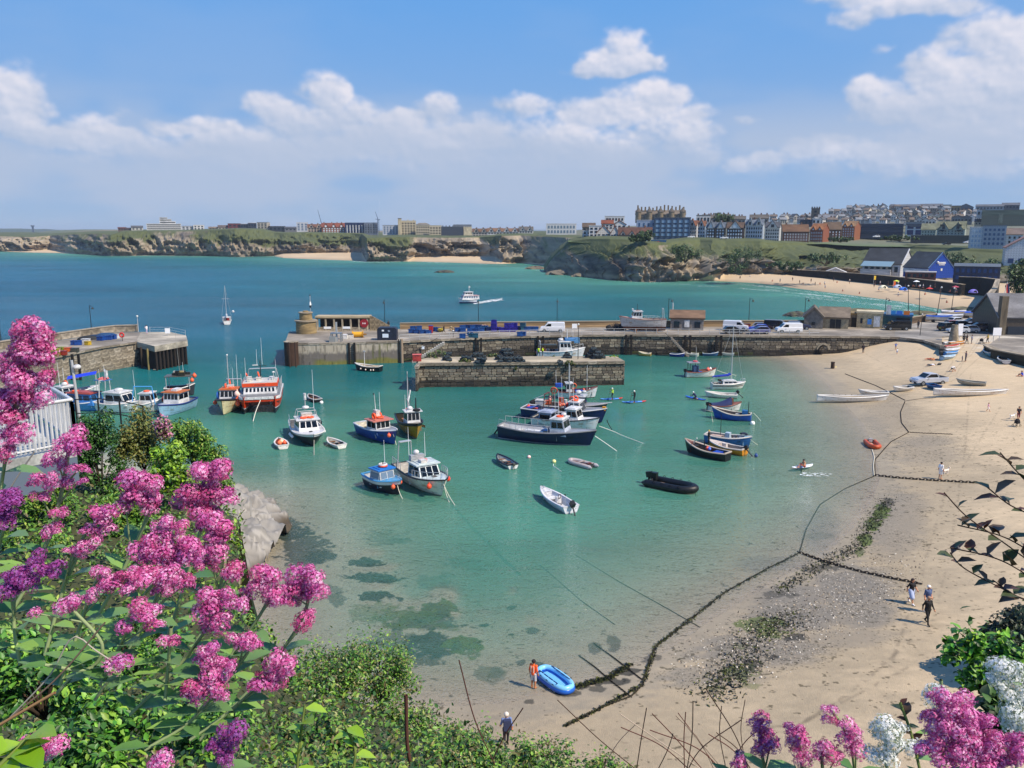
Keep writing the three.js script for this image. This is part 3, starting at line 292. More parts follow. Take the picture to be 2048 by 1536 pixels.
// ---------- quay furniture ----------
const iron=mat(0x15191c,.5),steel=metal(0x9aa0a4,.45),galv=mat(0xb9bcbd,.5,{metalness:.4});
{
const base=at(636,661,QH),dx=mpp(166),t=thing('harbour_shelter','flat-roofed concrete shelter with six open bays beside the round tower','shelter',base);
const L=100*dx,H=2.6;mb().box(L,H,.35,L/2,H/2,-2.4).build('back_wall',mat(0x51493f,.95,{map:stoneTex}),t);mb().box(L+.8,.32,3.2,L/2,H+.16,-1.1).build('roof',mat(0xd2c4a4,.9,{map:stoneTex}),t);mb().box(L+.6,.18,.12,L/2,H-.12,.3).build('beam',mat(0x8f8062,.9),t);
for(let k=0;k<=6;k++)mb().box(.3,H,.3,(L*k)/6,H/2,.2).build('pillar',mat(0xd0c5ae,.9,{map:stoneTex}),t);
for(let k=0;k<6;k++){mb().box(L/6-.3,.7,.2,(L*(k+.5))/6,.35,.2).build('low_panel',concrete,t);}
mb().box(1.5,.45,.06,L*.2,.6,.35).build('notice',mat(0xe9eef2,.6),t);mb().box(1.5,.45,.06,L*.58,.62,.35).build('notice',mat(0xe9eef2,.6),t);
mb().quads([]);const sg=new THREE.Shape();sg.moveTo(0,0);sg.lineTo(0,H+.3);sg.lineTo(.6,H+.3);sg.lineTo(4.0,1.0);sg.lineTo(4.0,0);const wg=new THREE.ExtrudeGeometry(sg,{depth:.4,bevelEnabled:false});wg.translate(L+.4,0,-.3);part('sloping_wall',wg,mat(0x9d9078,.95,{map:stoneTex}),t);
const sc=mb().add(new THREE.CylinderGeometry(.85,.85,.06,24),M4().makeRotationFromEuler(new THREE.Euler(Math.PI/2,0,0)).setPosition(L*5.62/6,1.5,.4)).build('speed_sign',mat(0x8c1420,.6),t);
const cv=document.createElement('canvas');cv.width=128;cv.height=64;const cx=cv.getContext('2d');cx.fillStyle='#8c1420';cx.fillRect(0,0,128,64);cx.fillStyle='#fff';cx.font='bold 46px sans-serif';cx.textAlign='center';cx.textBaseline='middle';cx.fillText('R10',64,33);const tx=new THREE.CanvasTexture(cv);tx.colorSpace=THREE.SRGBColorSpace;const pl=part('lettering',new THREE.PlaneGeometry(1.1,.55),new THREE.MeshStandardMaterial({map:tx,roughness:.6}),sc);pl.position.set(L*5.62/6,1.5,.45);
const tp=at(613,666,QH),tw=thing('round_tower','round stepped stone tower at the end of the far quay','tower',tp);const st=mat(0xa8946c,.92,{map:stoneTex,bumpMap:stoneBump,bumpScale:.03});
const cyl=(n,r,r2,y0,y1,m)=>mb().bar(V(0,y0,0),V(0,y1,0),r,r2,28).build(n,m,tw);cyl('lower_drum',2.0,1.95,0,2.35,st);cyl('ledge',2.2,2.2,2.36,2.6,concrete);cyl('upper_drum',1.25,1.2,2.61,3.95,st);cyl('cap',1.4,1.4,3.96,4.15,concrete);cyl('cap_top',.6,.5,4.16,4.4,st);
const mp=at(623,662,QH),ml=thing('signal_mast','thin white signal mast with lights behind the round tower','mast',mp);mb().bar(V(0,0,0),V(0,7.2,0),.06).build('pole',galv,ml);mb().box(.35,.6,.3,-.05,2.5,0).build('lamp_box',iron,ml);mb().bar(V(0,5.2,0),V(0,5.9,0),.22,.1).build('light',mat(0xf3f3ee,.5),ml);mb().bar(V(0,4.7,0),V(0,5.1,0),.2,.2).build('light',iron,ml);mb().ball(0,7.2,0,.14).build('finial',iron,ml);
}
function lampPost(px,py,top,pos,label,grp,hook){const t=thing('lamp_post',label,'lamp post',pos,0,grp);const H=top;mb().bar(V(0,0,0),V(0,.9,0),.13,.11).build('base',iron,t);mb().bar(V(0,.9,0),V(0,H,0),.07,.05).build('post',iron,t);mb().path([V(0,H-.5,0),V(hook*.35,H-.15,hook?0:.3),V(hook*.7,H-.35,hook?0:.6)],.035).build('bracket',iron,t);mb().bar(V(hook*.7,H-.75,hook?0:.6),V(hook*.7,H-.38,hook?0:.6),.3,.06,10).build('lantern',iron,t);return t;}
[[770,656,'rising behind the dark blue store'],[957,654,'among the blue fish tubs'],[1114,652.5,'behind the white van on the quay'],[1336,652,'between the boat on the hard and the slate hut'],[1497,651.5,'behind the parked blue cars'],[1608,651,'by the grey gabled shed'],[1768,650.5,'behind the turquoise kiosk']].forEach((a,i)=>{lampPost(a[0],a[1],5.9,at(a[0],a[1],QH),'black swan-neck lamp post '+a[2],'lamp posts along the sea wall',i>2?1:0);});
lampPost(0,0,5.6,at(184,668.5,LH),'black swan-neck lamp post on the wall of the left pier','lamp posts along the sea wall',.8);lampPost(0,0,6,at(4,698,LH),'black swan-neck lamp post at the left edge of the picture','lamp posts along the sea wall',0);
const poleThing=(name,label,cat,pos,h,r,m,lean=0)=>{const t=thing(name,label,cat,pos);mb().bar(V(0,0,0),V(lean,h,0),r,r*.6).build('pole',m,t);mb().ball(lean,h,0,r*2.2).build('finial',mat(0xd8d8d4,.5),t);return t;};
poleThing('wall_post','short pale post at the end of the left pier wall','post',at(277,664,LH),3.1,.09,galv);
[[1817,636,572,-.7],[1838,640,573,-.5],[1873,636,575,.5],[1901,634,576,.25]].forEach((a,i)=>poleThing('mast_pole',['dark leaning mast pole beside the turquoise kiosk','dark mast pole just right of the kiosk','dark mast pole left of the upturned white boat','dark mast pole by the parked boats with a round white top'][i],'pole',at(a[0],a[1],QH),(a[1]-a[2])*mpp(190),.09,iron,a[3]));
poleThing('thin_pole','thin grey pole on the quay edge right of the black van','pole',at(1840,671,QH),4.1,.06,iron,.1);
[[1156,718,684,MH,'thin dark post on the middle pier in front of the moored workboat'],[907,706,658,1,'thin dark post rising by the quay steps']].forEach((a)=>poleThing('mooring_post',a[4],'post',at(a[0],a[1],a[3]),(a[1]-(a[0]>1000?653:656))*mpp(140),.07,iron));
{
const t=thing('quay_railing','grey two-rail railing along the front edge of the quay','railing');const A=off(qF.slice(2,10),-.45),r=mb();for(let i=1;i<A.length;i++){const a=A[i-1],b=A[i],n=Math.max(1,Math.round(a.distanceTo(b)/2));for(let k=0;k<n;k++){const p=a.clone().lerp(b,k/n);mb().bar(p,p.clone().setY(QH+1.05),.045).build('post',galv,t);}for(const y of[.55,1.04])r.bar(a.clone().setY(QH+y),b.clone().setY(QH+y),.035);}r.build('rails',galv,t);
const t2=thing('pier_railing','thin steel railing at the end of the left pier landing','railing');const B=[[300,664.5],[340,664.5],[371,671]].map((a)=>at(a[0],a[1],LH+.02));const r2=mb();for(let i=1;i<3;i++)for(const y of[.5,1])r2.bar(B[i-1].clone().setY(LH+y),B[i].clone().setY(LH+y),.03);r2.build('rails',galv,t2);for(const b of B)mb().bar(b,b.clone().setY(LH+1.1),.04).build('post',galv,t2);
}
const ladderAt=(px,py,label,w=1.0,H=3.9,y1=QH)=>{const p=at(px,py,y1),t=thing('wall_ladder',label,'ladder',V(p.x,0,p.z+.35),0,'ladders on the quay wall');const m=mat(0x100d0b,.95);for(const s of[-1,1])mb().box(.32,H+.5,.3,s*w/2,H/2-.2,.12).build('timber_fender',m,t);for(let k=0;k<9;k++)mb().bar(V(-w/2,.2+k*.4,.18),V(w/2,.2+k*.4,.18),.04).build('rung',mat(0x3c3630,.7),t);return t;};
[[704,684.2,'in the concrete pier end'],[957,674.8,'behind the lobster pots'],[1081,671,'behind the moored white workboat'],[1257,668.6,'just right of the middle pier'],[1375,669.4,'beside the right-hand steps'],[1437,670,'above the white dinghy at the wall']].forEach((a)=>ladderAt(a[0],a[1],'black timber-framed iron ladder on the quay wall '+a[2]));
ladderAt(153,707,'tall dark timber ladder recess in the left pier wall',1.0,4.2,LH);
function stairs(label,x0,y0,x1,y1,n,white){const A=at(x0,y0,QH),B=at(x1,y1,.3),t=thing('quay_steps',label,'steps');for(let k=0;k<n;k++){const p=A.clone().lerp(B,(k+.5)/n);p.y=lerp(QH,.3,(k+1)/n);const o=part('step',unitBox,white?mat(0xa7a094,.9):mat(0x7d766c,.9),t);o.position.set(p.x,p.y-.25,Math.max(A.z,B.z)+.5);o.scale.set(Math.abs(B.x-A.x)/n+.05,.5,1.1);if(white){const e=part('step_edge',unitBox,mat(0xe8e6e0,.7),t);e.position.set(p.x,p.y+.01,Math.max(A.z,B.z)+1.02);e.scale.set(Math.abs(B.x-A.x)/n*.55,.1,.1);}}const z=Math.max(A.z,B.z)+1.0;mb().bar(V(A.x-1.2,QH+.6,z),V(B.x-1.2,1.1,z),.05).build('handrail',iron,t);return t;}
stairs('stone steps with white-edged treads descending left down the quay wall',889,681,829,716,16,true);stairs('narrow grey stone steps going down the quay wall beside a ladder',1341,671,1366,702,12,false);
const signBoard=(label,pos,w,h,color,y,posts=1)=>{const t=thing('sign_board',label,'sign',pos);for(let k=0;k<posts;k++)mb().bar(V(posts>1?(k-.5)*w*.7:0,0,0),V(posts>1?(k-.5)*w*.7:0,y,0),.05).build('post',galv,t);mb().box(w,h,.06,0,y,.07).build('board',mat(color,.6),t);return t;};
signBoard('white notice board on the rail of the left pier landing',at(336,672,LH),.95,.95,0xeef2f4,1.0);signBoard('white notice on the quay railing before the white van',at(1149,664,QH),1,.9,0xeef1f2,1.2);signBoard('tall white double sign beside the stone pillar on the slip',at(1919,676,QH),.9,2.2,0xf0f1f5,1.6);signBoard('white board on two posts beside the harbour building',at(1992,684,QH),1.5,1.4,0xf2f2f4,1.9,2);signBoard('small white square sign with blue symbol on the quay wall',V(at(847,690,3).x,2.3,at(847,680,QH).z+.3),.5,.6,0xe9f1f8,.35);
{const p=at(245,682,LH),t=thing('lifebuoy_stand','red lifebuoy on its stand on the left pier','lifebuoy',p);mb().bar(V(0,0,0),V(0,1.4,0),.05).build('post',iron,t);mb().ring(0,1.1,.08,.36,.13,0).build('ring',mat(0xc9241c,.5),t);}
{const p=at(834,722,MH),t=thing('red_fuel_box','faded red metal box on the near corner of the middle pier','box',p,.15);mb().box(1.35,1.0,.9,0,.5,0).build('box',mat(0xb8403a,.6,{map:grainTex}),t);mb().box(1.42,.07,.97,0,1.04,0).build('lid',mat(0xc9605a,.6),t);mb().bar(V(-.3,.9,.47),V(.3,.9,.47),.03).build('handle',iron,t);}
{const p=at(774,680.5,QH),t=thing('dark_store','dark navy metal store with a white notice at the quay edge','store',p);const s=new THREE.Shape();s.moveTo(-1.75,0);s.lineTo(-1.75,1.9);s.quadraticCurveTo(-1.7,2.25,-1.35,2.3);s.lineTo(1.35,2.3);s.quadraticCurveTo(1.7,2.25,1.75,1.9);s.lineTo(1.75,0);const g=new THREE.ExtrudeGeometry(s,{depth:1.8,bevelEnabled:true,bevelSize:.04,bevelThickness:.04,bevelSegments:2});g.translate(0,0,-1.8);part('body',g,mat(0x222a40,.5,{map:grainTex}),t);mb().box(1.1,.7,.05,-.25,.85,.08).build('notice',mat(0xd5e2ee,.6),t);mb().box(.4,.3,.05,-.7,1.8,.07).build('label_plate',mat(0xdfe3e8,.6),t);const em=new THREE.Shape();em.moveTo(-.3,0);em.lineTo(0,.2);em.lineTo(.32,0);em.lineTo(0,-.2);em.lineTo(-.1,-.05);em.lineTo(.05,.05);const eg=new THREE.ExtrudeGeometry(em,{depth:.03,bevelEnabled:false});eg.translate(.35,1.7,.05);part('emblem',eg,mat(0x8f9bb0,.5),t);}
{const p=at(716,675,QH),t=thing('yellow_reel','yellow cable drum lying on the pier end','drum',p,.1);mb().bar(V(-1,.6,0),V(.9,.6,0),.5,.5,16).build('drum',mat(0xd7a01e,.6),t);for(const x of[-1,.95])mb().bar(V(x-.05,.6,0),V(x+.05,.6,0),.72,.72,18).build('flange',mat(0xc48a14,.6),t);mb().ring(1.15,.6,0,.4,.12,Math.PI/2,undefined,Math.PI/2).build('hose',mat(0x7a5a28,.8),t);}
{const p=at(638,678,QH),t=thing('landing_davit','grey steel gantry frame on the pier end','gantry',at(672,684,QH));for(const[x,z]of[[-.9,0],[.9,0],[-.9,-1.2],[.9,-1.2]])mb().box(.16,1.6,.16,x,.8,z).build('leg',steel,t);mb().box(2,.12,1.4,0,1.55,-.6).build('platform',steel,t);mb().box(.28,3.6,.28,.1,1.8,-.3).build('mast',mat(0x9ea3a6,.6),t);mb().box(1.1,1.0,.9,-.6,.5,.0).build('winch_box',mat(0x8a8d8c,.7),t);}
[[688,678,0xf2f2ee,'white chest freezer box',1.3],[700,677,0xeceae4,'white fish crate with dark lid',1.2]].forEach((a)=>{const t=thing('white_chest',a[3]+' on the pier end left of the yellow drum','chest',at(a[0],a[1],QH));mb().box(a[4],.8,.8,0,.4,0).build('body',matt(a[2]),t);mb().box(a[4]+.05,.08,.85,0,.84,0).build('lid',matt(a[4]>1.25?0xffffff:0x333338),t);});
function tub(label,color,group){const t=thing('fish_tub',label,'fish tub',V(0,0,0),0,group);const m=paint(color),b=mb();b.box(1.1,.07,.8,0,.035,0);for(const s of[-1,1]){b.box(.06,.66,.8,s*.52,.39,0);b.box(.98,.66,.06,0,.39,s*.37);}b.build('tub',m,t);const r=mb();for(const s of[-1,1]){r.box(.1,.09,.92,s*.55,.74,0);r.box(1.0,.09,.1,0,.74,s*.41);}r.build('rim',m,t);return t;}
const tubSpots={0x14509c:['blue plastic fish tub standing by the sea wall of the quay','blue fish tubs',[[823,666],[834,666.5],[846,667.5],[857,668],[826,660],[838,659.5],[869,662],[876,663],[915,663],[926,664],[940,664],[952,664],[963,663],[925,658],[945,657.5],[951,656],[935,656.5],[925,676],[958,656.5],[970,659],[977,662],[1050,661],[1057,661],[1064,661],[1071,661],[1040,672],[1046,671.5],[940,671]]],0x2b1f9e:['indigo plastic fish tub in the row along the sea wall','indigo fish tubs',[[988,663],[988,663,1],[988,663,2],[996,662],[1003,663],[1010,663],[1018,663],[1026,663],[1014,662,1],[1022,662,1],[1029,661],[1029,661,1],[1034,660]]],0x1b5d78:['teal plastic fish tub in the row along the sea wall','teal fish tubs',[[1046,661],[1046,661,1],[1040,660],[943,675],[950,675],[982,661],[966,661.5]]]};
for(const[c,[label,grp,L]]of Object.entries(tubSpots)){let first=null;for(const[px,py,k=0]of L){const p=at(px,py,QH);p.y=QH+k*.78;if(!first){first=tub(label,+c,grp);first.position.copy(p);first.rotation.y=rr(-.3,.3);}else dup(first,p,rr(-.3,.3));}}
{let f=null;for(const[px,py]of[[150,690],[157,690],[202,681],[210,680],[218,679.5],[226,678]]){const p=at(px,py,LH);if(!f){f=tub('blue plastic fish tub on the deck of the left pier',0x1650a8,'blue tubs on the left pier');f.position.copy(p);}else dup(f,p,rr(-.4,.4));}
[[110,705,0xb7b92a,'lime yellow bin near the pink flower spike',1.5],[124,702,0xa8ad33,'pale olive crate beside the lime bin',1],[136,703,0xe0672a,'orange plastic crate on the left pier',1],[128,710,0xa8321f,'red crate at the edge of the left pier',.8],[112,712,0x8a7f2e,'mustard bait box near the red crate',1],[150,704,0x4f5148,'grey green box by the pole on the left pier',1.1],[176,690,0xd8b52a,'yellow crate by the white sacks',.8],[172,685,0xf0f0ec,'white sack heap on the left pier',1.3],[232,677,0xeef2f4,'white bin at the end of the tub row',.9]].forEach((a)=>{const t=thing('pier_crate',a[3],'crate',at(a[0],a[1],LH),rr(-.3,.3));const m=paint(a[2]);mb().box(a[4],.62,.8,0,.31,0).build('body',m,t);mb().box(a[4]+.08,.07,.88,0,.66,0).build('lid',m,t);});
[[192,677,0x153c66,'dark blue upturned dinghy by the left pier wall'],[213,673,0x1c4e7e,'blue covered skiff against the left pier wall'],[178,679,0x262b30,'black net heap by the left pier wall']].forEach((a)=>{const t=thing('covered_boat',a[3],'covered boat',at(a[0],a[1],LH),.3);const g=new THREE.SphereGeometry(1,18,8,0,6.283,0,Math.PI/2);const q=mb().add(g,M4().makeScale(2.0,.75,.8));q.build('cover',mat(a[2],.75,{map:grainTex}),t);mb().box(2.9,.12,1.2,0,.06,0).build('gunwale',mat(0x30363c,.8),t);});
}
[[862,667,0xcc2118,'red wheeled bin between the blue fish tubs',1.5],[1545-55,660,0x8a3a16,'rust brown skip behind the dark blue car',1.2]].forEach((a,i)=>{const t=thing(i?'rubbish_skip':'wheeled_bin',a[3],i?'skip':'bin',at(a[0],a[1],QH));const w=i?1.9:.8;const s=new THREE.Shape();s.moveTo(-w*.38,.1);s.lineTo(w*.38,.1);s.lineTo(w*.5,a[4]);s.lineTo(-w*.5,a[4]);const g=new THREE.ExtrudeGeometry(s,{depth:.9,bevelEnabled:true,bevelSize:.03,bevelThickness:.03,bevelSegments:1});g.translate(0,0,-.45);part('body',g,paint(a[2]),t);mb().box(w*1.04,.1,1.0,0,a[4]+.06,0).build('lid',paint(i?0x5a2a12:0x3440a0),t);for(const x of[-1,1])mb().bar(V(x*w*.3,.1,-.4),V(x*w*.3,.1,.4),.1).build('wheel',rubber,t);});
[[883,664,0xe3cf4a,'yellow gas-bottle sack among the fish tubs'],[905,661,0xd9bd92,'tan rope heap among the fish tubs'],[970,657,0xc8a58e,'heap of pinkish nets and buoys among the tubs'],[978,654,0xe9e6da,'white sack on top of the nets by the indigo tubs'],[928,653,0xf2f0e4,'white sack on the blue tubs']].forEach((a)=>{const t=thing('net_heap',a[3],'net heap',at(a[0],a[1],QH));const q=rng(a[0]),b=mb();for(let k=0;k<9;k++)b.ball((q()-.5)*1.0,.2+.7*q()*q(),(q()-.5)*.7,.22+.2*q(),.8,undefined,7);b.build('heap',matt(a[2]),t);const r=mb();for(let k=0;k<4;k++)r.ring((q()-.5)*.7,.5+.3*q(),.3,.25,.03,1.1*q());r.build('rope',matt(0x8d7f5f),t);});
{
const P0=thing('lobster_pot','round-topped dark lobster pot in the stacks on the middle pier','lobster pot',V(0,0,0),0,'lobster pots on the middle pier');const fr=mat(0x14161a,.7),net=mat(0x31424a,.8),b=mb();for(const z of[-.42,-.14,.14,.42]){const a=[];for(let k=0;k<=8;k++){const t=Math.PI*k/8;a.push(V(Math.cos(t)*.36,Math.sin(t)*.42+.05,z));}b.path(a,.04,5);b.bar(V(-.36,.05,z),V(.36,.05,z),.04);}for(const x of[-.36,.36])b.bar(V(x,.05,-.45),V(x,.05,.45),.04);b.build('frame',fr,P0);mb().add(new THREE.CylinderGeometry(.34,.34,.86,12,1,true,0,Math.PI),M4().makeRotationFromEuler(new THREE.Euler(Math.PI/2,0,Math.PI/2,'YXZ')).setPosition(0,.06,0)).build('netting',net,P0);
let n=0;const put=(px,py,k,turn)=>{const p=at(px,py,MH);p.y=MH+k*.45;if(n++)dup(P0,p,turn);else{P0.position.copy(p);P0.rotation.y=turn;}};
const stack=(x0,x1,y,rows)=>{for(let k=0;k<rows;k++)for(let x=x0+k*4;x<=x1-k*4;x+=9)put(x,y+rr(-.8,.8),k,rr(-.3,.3));};
stack(955,972,725,2);stack(890,906,721,3);stack(925,948,722,2);stack(948,968,715,2);stack(1000,1048,724,2);stack(996,1030,719,4);stack(1030,1045,721,3);stack(1120,1127,726,4);stack(1130,1140,716,3);stack(1175,1200,715.5,4);stack(1188,1206,717,3);
}
// ---------- boats ----------
function lines(o){
const{L,B,fb=.9,bow=.6,stern=.15,draft=.45,tr=.82,full=.48,rake=.07}=o;
const hb=(t)=>(B/2)*(t<full?lerp(tr,1,Math.sin((t/full)*Math.PI/2)):Math.max(.02,Math.pow(1-Math.pow((t-full)/(1-full),o.pw||2.1),.85)));
const ys=(t)=>fb+bow*Math.pow(Math.max(0,(t-.25)/.75),2)+stern*(1-t)*(1-t),yk=(t)=>-draft+(draft+.15)*Math.pow(t,9);
const pt=(t,s,side,inset=0)=>{const k=yk(t),y=k+(ys(t)-k)*s,e=lerp(.34,.75,t*t);return V(L*(t-.5)+rake*L*Math.pow(t,4)*s,y,side*Math.max(0,hb(t)*Math.pow(Math.max(s,1e-3),e)-inset));};
return{hb,ys,yk,pt,sAt:(t,y)=>clamp((y-yk(t))/(ys(t)-yk(t)))};
}
function hullBand(ln,s0,s1,n=18,m=5){const g=[];for(const side of[-1,1])g.push(grid(n,m,(u,v)=>ln.pt(u,lerp(s0(u),s1(u),v),side)));const tr=grid(6,m,(u,v)=>{const s=lerp(s0(0),s1(0),v),p=ln.pt(0,s,1);return V(p.x,p.y,lerp(-p.z,p.z,u));});const b=mb();g.forEach((k)=>b.add(k));b.add(tr);return b;}
const orange=mat(0xf0602e,.5),cream=paint(0xf2efe4),white=paint(0xf3f4f4),teakM=mat(0x8a5a36,.7,{map:grainTex}),navy=paint(0x0b1740),whiteGloss=mat(0xf4f6f7,.25,{map:grainTex});
function cabin(root,o){
const{x0,x1,w,y0,y1,rf=.35,rb=.05,tp=.86,wall=white,roof,ns=2,nf=3,band=[.45,.85],wname='wheelhouse'}=o,wz=o.wf||w;
const C=(u,v,f)=>f==='s+'||f==='s-'?V(lerp(lerp(x0,x0+rb,v),lerp(x1,x1-rf,v),u),lerp(y0,y1,v),(f==='s+'?1:-1)*lerp(lerp(w,wz,u),lerp(w,wz,u)*tp,v)):f==='f'?V(lerp(x1,x1-rf,v),lerp(y0,y1,v),lerp(-1,1,u)*wz*lerp(1,tp,v)):V(lerp(x0,x0+rb,v),lerp(y0,y1,v),lerp(-1,1,u)*w*lerp(1,tp,v));
const b=mb();for(const f of['s+','s-','f','b'])b.quads([[C(0,0,f),C(1,0,f),C(1,1,f),C(0,1,f)]]);b.quads([[C(0,1,'s-'),C(1,1,'s-'),C(1,1,'s+'),C(0,1,'s+')]]);const wh=b.build(wname,wall,root);
const pane=(f,u0,u1,v0,v1)=>{const a=C(u0,v0,f),d=C(u1,v0,f),e=C(u1,v1,f),h=C(u0,v1,f),n=d.clone().sub(a).cross(h.clone().sub(a)).normalize();const out=f==='f'?V(1,0,0):f==='b'?V(-1,0,0):V(0,0,f==='s+'?1:-1);if(n.dot(out)<0)n.negate();const q=[a,d,e,h].map((p)=>p.clone().addScaledVector(n,.03)),r=[a,d,e,h];const m=mb();m.quads([q]);for(let i=0;i<4;i++)m.quads([[r[i],r[(i+1)%4],q[(i+1)%4],q[i]]]);m.build('window',o.glass||glassDark,wh);};
const gap=(n)=>(1-.12)/n;for(const f of['s+','s-'])for(let k=0;k<ns;k++)pane(f,.06+gap(ns)*k+.04,.06+gap(ns)*(k+1)-.02,band[0],band[1]);for(let k=0;k<nf;k++)pane('f',.04+(.92/nf)*k+.025,.04+(.92/nf)*(k+1)-.025,band[0],band[1]+.04);
if(o.door!==0)pane('b',.36,.64,.06,.8);
const ov=o.ov??.16,rg=mb(),cx=(x0+rb+x1-rf)/2;rg.add(new THREE.BoxGeometry(x1-rf-x0-rb+ov*2,.1,2*Math.max(w,wz)*tp+ov*2,1,1,1),M4().setPosition(cx,y1+.055,0));rg.add(new THREE.BoxGeometry((x1-rf-x0-rb)*.86,.07,1.6*w*tp),M4().setPosition(cx,y1+.14,0));rg.build('roof',roof||white,root);
return wh;
}
const aerial=(r,x,y,z,h,c=0xe8ecef)=>mb().bar(V(x,y,z),V(x-h*.03,y+h,z),.028,.014,5).build('aerial',mat(c,.5),r);
const ringOn=(r,x,y,z,rx=Math.PI/2,c=0xee5a2a,R=.33)=>mb().ring(x,y,z,R,.09,rx).build('lifebuoy',mat(c,.5),r);
const ballF=(r,x,y,z,R,c=0xf2653a)=>{const b=mb();b.ball(x,y,z,R,1.12,undefined,12);b.bar(V(x,y+R,z),V(x,y+R*1.5,z),R*.25);b.build('fender',mat(c,.45),r);};
const hang=(r,ln,ts,side,c,R=.2,yy)=>ts.forEach((t)=>{const p=ln.pt(t,1,side);ballF(r,p.x,yy??Math.max(.25,p.y-.55),p.z+side*(R*.8),R,c);});
const crateOn=(r,x,y,z,w,h,d,c,ry=0)=>{const b=mb();b.box(w,h,d,x,y+h/2,z,ry);b.box(w*1.06,h*.12,d*1.06,x,y+h*.93,z,ry);b.build('crate',paint(c),r);};
const post=(r,n,x,y,z,h,R,m,dx=0,dz=0)=>mb().bar(V(x,y,z),V(x+dx,y+h,z+dz),R,R*.7).build(n,m,r);
const outboard=(r,x,y,z=0,c=0x16181b,tilt=.25,s=1)=>{const b=mb();b.box(.42*s,.42*s,.3*s,x-.1,y+.32*s,z,0,0,tilt);b.build('outboard_motor',paint(c),r);const l=mb();l.bar(V(x-.1,y+.15,z),V(x-.1-s*Math.sin(tilt)*.9,y-.7*s*Math.cos(tilt),z),.08*s,.06*s);l.ball(x-.1-s*Math.sin(tilt)*.9,y-.72*s*Math.cos(tilt),z,.1*s);l.bar(V(x,y+.2,z),V(x+.5*s,y+.28,z),.03);l.build('outboard_leg',mat(0x2a2d31,.5),r);};
const rail=(r,ln,t0,t1,h,n=6,side=0)=>{const b=mb();for(const s of side?[side]:[-1,1]){const top=[];for(let k=0;k<=n;k++){const t=lerp(t0,t1,k/n),p=ln.pt(Math.min(t,.985),1,s,.08);b.bar(p,p.clone().add(V(0,h,0)),.025,.025,5);top.push(p.add(V(0,h,0)));}for(let k=1;k<top.length;k++)b.bar(top[k-1],top[k],.028,.028,5);}b.build('railing',galv,r);};
const gantry=(r,x,y,w,h,m=galv,top=.4)=>{const b=mb();for(const s of[-1,1])b.bar(V(x,y,s*w),V(x+.1,y+h,s*w*.8),.06);b.bar(V(x+.1,y+h,-w*.8),V(x+.1,y+h,w*.8),.06);if(top)b.box(top,.06,w*1.5,x+.1,y+h+.05,0);b.build('gantry',m,r);};
const lettering=(r,text,x,y,z,w,h,ry,fg='#111',bg=null)=>{const cv=document.createElement('canvas');cv.width=256;cv.height=64;const c=cv.getContext('2d');c.fillStyle=bg;c.fillRect(0,0,256,64);c.fillStyle=fg;c.font='bold 50px sans-serif';c.textAlign='center';c.textBaseline='middle';c.fillText(text,128,34,246);const t=new THREE.CanvasTexture(cv);t.colorSpace=THREE.SRGBColorSpace;const o=part('lettering',new THREE.BoxGeometry(w,h,.02),new THREE.MeshStandardMaterial({map:t,roughness:.5}),r);o.position.set(x,y,z);o.rotation.y=ry;return o;};
